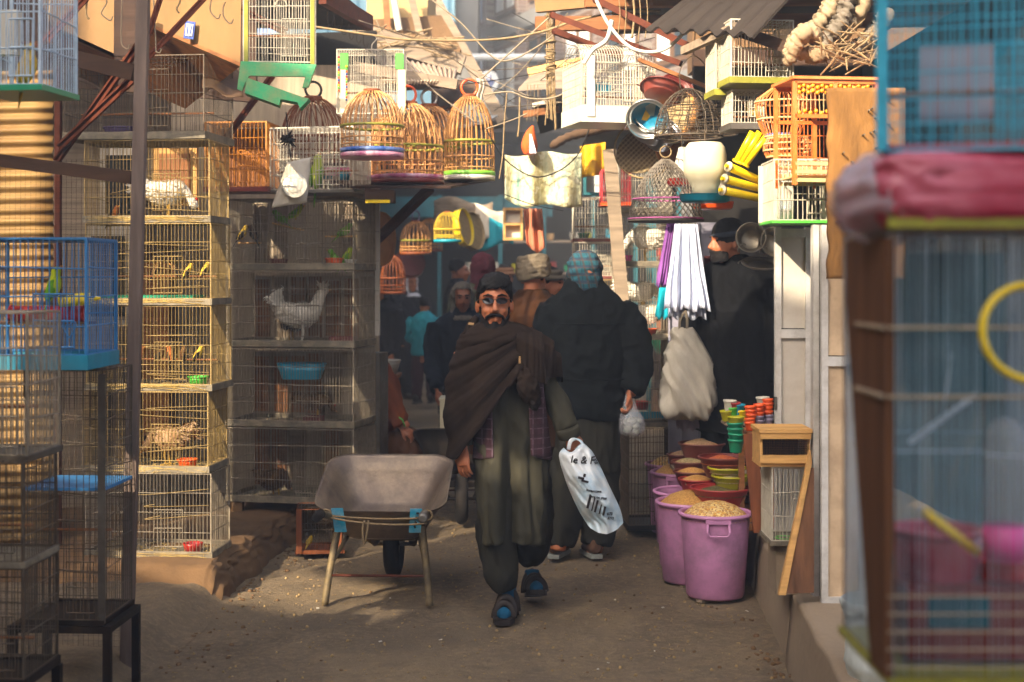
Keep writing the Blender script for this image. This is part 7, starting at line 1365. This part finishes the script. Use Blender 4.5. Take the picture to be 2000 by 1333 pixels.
for i in range(5): b.torus(h2 + V(0, .0, .06 - .03 * i), .100 - .004 * abs(i - 1), .016, 24, 6, rot('X', -.25 + .1 * i) @ rot('Y', .2 * (-1) ** i))
fuse(b, 'head_scarf', 'plaid_scarf', m2, .009, 3, (.006, (14, 14, 30), 2, 2))
def coat_line(v, g=1.012, r_=.0045): # stitched seam round the parka
    bpy.context.view_layer.update(); pk = [o for o in m2.children if o.name.startswith('parka')][0].data; z = H - (v - VH) / K2; pts = []
    near = sorted([(math.atan2(p.co.y, p.co.x), p.co.copy()) for p in pk.vertices if abs(p.co.z - z) < .009 and p.co.y < 0 and abs(p.co.x) < .21], key=lambda e: e[0])
    pts = [V(p.x, p.y - .003, z) for _, p in near[::4]]
    if len(pts) > 3: MB().tube(pts, r_, 5).obj('seam', 'coat_black', m2, True)
coat_line(632); coat_line(738)
b = MB(); [b.torus(h2 + V(0, .0, -.115 - .02 * i), .095 + .014 * i, .024, 28, 8) for i in range(3)]; fuse(b, 'collar', 'coat_black', m2, .011, 4, (.006, (12, 12, 12), 2))
hand(m2, L2(1226, 768, -.1), (.0, -.3, -1), (-1, 0, 0), 1.2, side=1, vox=.006)
cbg = thing('clear_bag', 'clear plastic bag of vegetables hanging from the hand of the person in black', 'bag', (XU(1234, 8.5), 8.5, ZV(850, 8.5))); b = MB(); b.loft([(.0, 0, 0, .03, .03), (.02, 0, 0, .065, .06), (.08, 0, 0, .075, .065), (.15, -.01, 0, .045, .04), (.24, -.02, 0, .012, .012)], 24, 4); me = b.mesh('b'); wrinkle(me, .008, (25, 25, 15), 2); link('bag', me, 'bag_clear', cbg, True)
b = MB()
for i in range(16): b.ell((rnd(-.045, .045), rnd(-.035, .035), rnd(.025, .1)), (rnd(.015, .025), rnd(.012, .02), rnd(.012, .024)), 8, 6)
b.obj('vegetables', 'vegetables', cbg, True)

# ---- simpler figures of the crowd
def figure(label, u, Y, vtop, rz=0, coat='cloth_brown', legs='trouser_dark', wear=None, wearm='turban_grey', hgt=None, coat_len=.62, yaw=0, bend=0, shoes='leather_dark', arms=None, z0=0, hair=True, beard=False, width=1.0, skin='skin', vox=.013, walk=.1):
    hgt = hgt or (ZV(vtop, Y) - z0); s = hgt / 1.75; t = thing('person', label, 'person', (XU(u, Y), Y, z0), rz); top = 1.75; off = .13 if wear else .125
    S_ = lambda x, y, z: V(x * s, y * s, z * s); hc_ = S_(0, -.02 - bend * .3, 1.75 - off - .02)
    ar = arms or [[(-.19, 0, 1.38), (-.25, .0, 1.1), (-.22, -.08, .86)], [(.19, 0, 1.38), (.25, 0, 1.1), (.22, -.08, .86)]]; ar = [[S_(*p) for p in a] for a in ar]
    lg_ = [[S_(-.09, 0, .9), S_(-.1, -walk, .48), S_(-.1, -walk * .6, .08)], [S_(.09, 0, .9), S_(.1, walk * .5, .48), S_(.1, walk * 1.4, .08)]]
    bd, q, hm = base_body(t, hc_, vox=vox, yaw=yaw, arms=ar, legs=lg_, skin=skin, s=s)
    w_ = width * s; tube_coat(t, 'coat', coat, [(z * s, 0, -bend * .25 * max(0, z - 1.1) * s, rx * w_, ry * w_) for z, rx, ry in ((1.42 - coat_len - .02, .20, .15), (1.42 - coat_len + .05, .215, .155), (1.1, .205, .15), (1.28, .225, .14), (1.4, .21, .12), (1.47, .12, .09), (1.52, .075, .075))], [([p for p in a], [.095 * s, .08 * s, .06 * s]) for a in ar], wr=(.012, (9, 9, 6), rnd(0, 9), 1), vox=vox)
    trousers(t, legs, lg_, [.11 * s, .10 * s, .07 * s], vox=vox)
    for a, sd in zip(lg_, (-1, 1)): shoe(t, (a[-1].x, a[-1].y, .005), 0, m=shoes)
    for a, sd in zip(ar, (-1, 1)): hand(t, a[-1] + (a[-1] - a[-2]).normalized() * .02, a[-1] - a[-2], (-sd, .2, 0), .7, m=skin, side=sd, vox=.008)
    for sx in (-1, 1):
        MB().ell(q(sx * .032, -.081, .012), (.014 * s, .008 * s, .007 * s), 8, 6, hm).obj('eye', 'eye_black', t); MB().tube([q(sx * .012, -.098, .034), q(sx * .032, -.1, .04), q(sx * .056, -.084, .033)], [.004, .006, .003], 6).obj('eyebrow', 'beard', t, True)
    if hair and wear != 'hood': hair_cap(t, q, hm, s)
    if beard:
        b = MB(); [b.ell(q(.062 * math.sin(a), -.02 - .065 * math.cos(a), -.085), (.02, .02, .028 + .012 * math.cos(a)), 8, 6) for a in [-1.3 + 2.6 * i / 12 for i in range(13)]]; b.tube([q(-.035, -.09, -.062), q(0, -.108, -.052), q(.035, -.09, -.062)], [.006, .010, .006], 6); fuse(b, 'beard', 'beard', t, .007, 1, (.004, (90, 90, 90), 1))
    b = MB()
    if wear == 'turban':
        for i in range(7): b.torus(q(0, .01, .035 + .014 * i), (.098 - .004 * abs(i - 2)) * s, .024 * s, 28, 8, hm @ rot('X', -.3 + .07 * i) @ rot('Y', .22 * (-1) ** i))
        fuse(b, 'turban', wearm, t, .009, 2, (.006, (10, 10, 40), 1, 5)); MB().lathe([(.0, .155), (.05, .15), (.085, .115), (.09, .08), (0, .08)], 24, q(0, .01, .0), s, s).obj('cap', 'cloth_white', t, True)
    elif wear == 'hood':
        b.ell(q(0, .03, .03), (.105 * s, .11 * s, .125 * s), 20, 14, hm); b.tube([q(0, .03, -.02), q(0, .03, -.12), q(0, .02, -.2)], [.10 * s, .105 * s, .16 * s], 18); o = fuse(b, 'hood', wearm, t, .01, 3, (.008, (14, 14, 14), 4))
        bm = bmesh.new(); bm.from_mesh(o.data); inv = hm.inverted(); c_ = q(0, 0, 0); dl = [v for v in bm.verts if (lambda p: p.y < -.035 and abs(p.x) < .062 and -.13 < p.z < .085)(inv @ (v.co - c_))]; bmesh.ops.delete(bm, geom=dl, context='VERTS'); bm.to_mesh(o.data); bm.free()
    elif wear == 'beanie':
        b.ell(q(0, .015, .06), (.092 * s, .11 * s, .095 * s), 20, 14, hm); o = fuse(b, 'beanie', wearm, t, .008, 2, (.003, (30, 30, 30), 1)); MB().torus(q(0, .012, .055), .094 * s, .016, 28, 8, hm @ rot('X', .12)).obj('beanie_band', 'beanie_band', t, True).scale = (1, 1, 1)
    elif wear == 'pakol':
        MB().lathe([(.0, .11), (.09, .105), (.1, .08), (.085, .06), (.088, .03), (0, .03)], 24, q(0, .01, .01), s, s).obj('flat_cap', wearm, t, True); MB().torus(q(0, .01, .05), .093 * s, .02, 24, 8).obj('cap_roll', wearm, t, True)
    return t, q, hm
figure('bearded shopkeeper in a black coat and striped beanie looking down at the shop door', 1432, 8.75, 428, -.55, 'coat_shop', 'coat_shop', 'beanie', 'beanie_black', coat_len=.95, yaw=-.75, z0=.31, beard=True, width=1.2, bend=.25, arms=[[(-.22, 0, 1.38), (-.27, -.0, 1.08), (-.22, -.12, .74)], [(.22, 0, 1.38), (.27, .0, 1.08), (.24, -.02, .76)]], vox=.01, walk=.02)
figure('person in a grey turban and brown wrap seen from behind between the two front walkers', 1040, 9.9, 500, PI - .5, 'cloth_brown', 'cloth_brown', 'turban', 'turban_grey', coat_len=.9, yaw=.0, width=1.15)
figure('person in a navy jacket with grey hood behind the walking person, pushing the black barrow', 903, 11.9, 552, .1, 'jacket_navy', 'trouser_dark', 'hood', 'cloth_grey', arms=[[(-.22, 0, 1.38), (-.27, -.05, 1.08), (-.24, -.25, .82)], [(.22, 0, 1.38), (.27, -.05, 1.08), (.24, -.25, .82)]], width=1.12)
figure('person in a burgundy hood and olive jacket in the crowd', 942, 13.2, 494, PI + .4, 'cloth_olive', 'trouser_dark', 'hood', 'cloth_burgundy')
figure('person in a flat brown wool cap deep in the crowd', 986, 15.5, 516, .2, 'cloth_darkgrey', 'trouser_dark', 'pakol', 'cloth_pakol')
figure('dark haired person beside the turban wearer facing sideways', 1072, 11.2, 518, 1.2, 'cloth_darkgrey', 'trouser_dark', 'pakol', 'cloth_grey')
figure('tall dark coated person under the far dome cages', 893, 17.5, 505, PI / 2, 'cloth_darkgrey', 'trouser_dark', None, coat_len=1.0)
figure('person wrapped in a white head scarf facing the child', 802, 19.8, 533, .5, 'cloth_darkgrey', 'cloth_darkgrey', 'hood', 'cloth_white', coat_len=.9)
figure('child in a turquoise jacket seen from behind at the left of the far lane', 829, 19.0, 562, PI - .2, 'cloth_teal', 'cloth_maroon', None, coat_len=.6, hgt=1.42, arms=[[(-.19, 0, 1.38), (-.32, .0, 1.15), (-.14, -.12, 1.0)], [(.19, 0, 1.38), (.32, 0, 1.15), (.14, -.12, 1.0)]])
figure('dim person with white cap at the left stall', 748, 16.5, 548, -.6, 'cloth_darkgrey', 'trouser_dark', 'hood', 'cloth_darkgrey', coat_len=1.0)
# seated man in rust brown beside the dark cages
t = thing('person', 'person in rust brown clothes crouched on a stool beside the dark cage stack', 'person', (XU(722, 10.2), 10.2, 0), 0); K3 = F / 10.2
def L3(u, v, y=0): return V((u - 722) / K3, y, H - (v - VH) / K3)
hc3 = L3(700, 665, .0); base_body(t, hc3, yaw=R(70), torso=[(L3(0, 870).z, 0, 0, .14, .11), (L3(0, 800).z, .02, 0, .15, .11), (L3(0, 730).z, .0, 0, .16, .11), (L3(0, 700).z, -.04, 0, .1, .08)], arms=[[L3(735, 720, -.12), L3(760, 780, -.2), L3(800, 830, -.22)]], legs=[[L3(735, 860, -.08), L3(795, 855, -.12), L3(770, 990, -.1)], [L3(735, 860, .08), L3(790, 860, .1), L3(765, 990, .1)]])
tube_coat(t, 'smock', 'cloth_rust', [(L3(0, 880).z, .0, 0, .20, .17), (L3(0, 800).z, .03, 0, .2, .17), (L3(0, 740).z, .0, 0, .19, .16), (L3(0, 700).z, -.04, 0, .13, .12)], [([L3(728, 718, -.12), L3(758, 775, -.2), L3(785, 825, -.22)], [.10, .09, .07])], wr=(.018, (8, 8, 6), 2, 2))
trousers(t, 'cloth_tan', [[L3(730, 870, -.08), L3(795, 862, -.12), L3(785, 930, -.11), L3(770, 985, -.1)], [L3(730, 870, .08), L3(790, 866, .1), L3(780, 930, .1), L3(765, 985, .1)]], [.13, .12, .10, .07])
hand(t, L3(788, 828, -.22), (.7, 0, -.5), (0, .6, -1), .8, vox=.007); MB().tube([L3(778, 802, -.29), L3(792, 812, -.3), L3(797, 826, -.28)], .006, 6).obj('bracelet', 'plastic_lime', t, True); hair_b = MB().ell(hc3 + V(0, 0, .03), (.09, .1, .1), 16, 12).obj('cap', 'cloth_brown', t, True)
for y in (-.1, .1): shoe(t, V(L3(768, 990).x, y, .008), R(90), m='leather_dark')
st = thing('low_stool', 'low wooden stool under the crouching person', 'stool', (XU(715, 10.2), 10.2, 0)); MB().box((0, 0, .33), (.34, .34, .03)).obj('seat', 'timber_warm', st)
for x in (-.14, .14):
    for y in (-.14, .14): MB().box((x, y, .155), (.04, .04, .31)).obj('leg', 'timber_warm', st)
bowl('white plastic basket beside the crouching person', P(752, 722, 10.9) - V(0, 0, .03), .12, .1, 'plastic_white', 'white_basket', 'basket', None); t = thing('basket_stand', 'small wooden stand under the white basket', 'stand', P(752, 733, 10.9)); hz = t.location.z; MB().box((0, 0, -.0), (.24, .24, .025)).obj('top', 'timber_warm', t); MB().box((0, 0, -hz / 2 - .014), (.07, .07, hz - .02)).obj('leg', 'timber_warm', t)
t = thing('cream_crate', 'cream plastic crate edge standing in the black barrow', 'crate', P(867, 835, 10.45)); MB().box((.0, 0, .06), (.045, .3, .3)).obj('side', 'plastic_cream', t); MB().box((.0, 0, .215), (.06, .31, .014)).obj('rim', 'plastic_cream', t)
# ---------------------------------------------------------------- smoky air
m, nt, n, l, bsdf = new_mat('haze_air'); n.remove(bsdf); pv = n.new('ShaderNodeVolumePrincipled'); pv.inputs['Color'].default_value = (.86, .92, .95, 1); pv.inputs['Density'].default_value = HAZE; pv.inputs['Anisotropy'].default_value = .2
l.new(pv.outputs[0], n['Material Output'].inputs['Volume'])
hz_ = MB().box((0, 12, 7.8), (70, 64, 18.0)).obj('haze', 'haze_air'); setting(hz_, 'stuff'); hz_['label'] = 'thin bluish smoke haze filling the lane'
bpy.data.scenes.remove(TS)
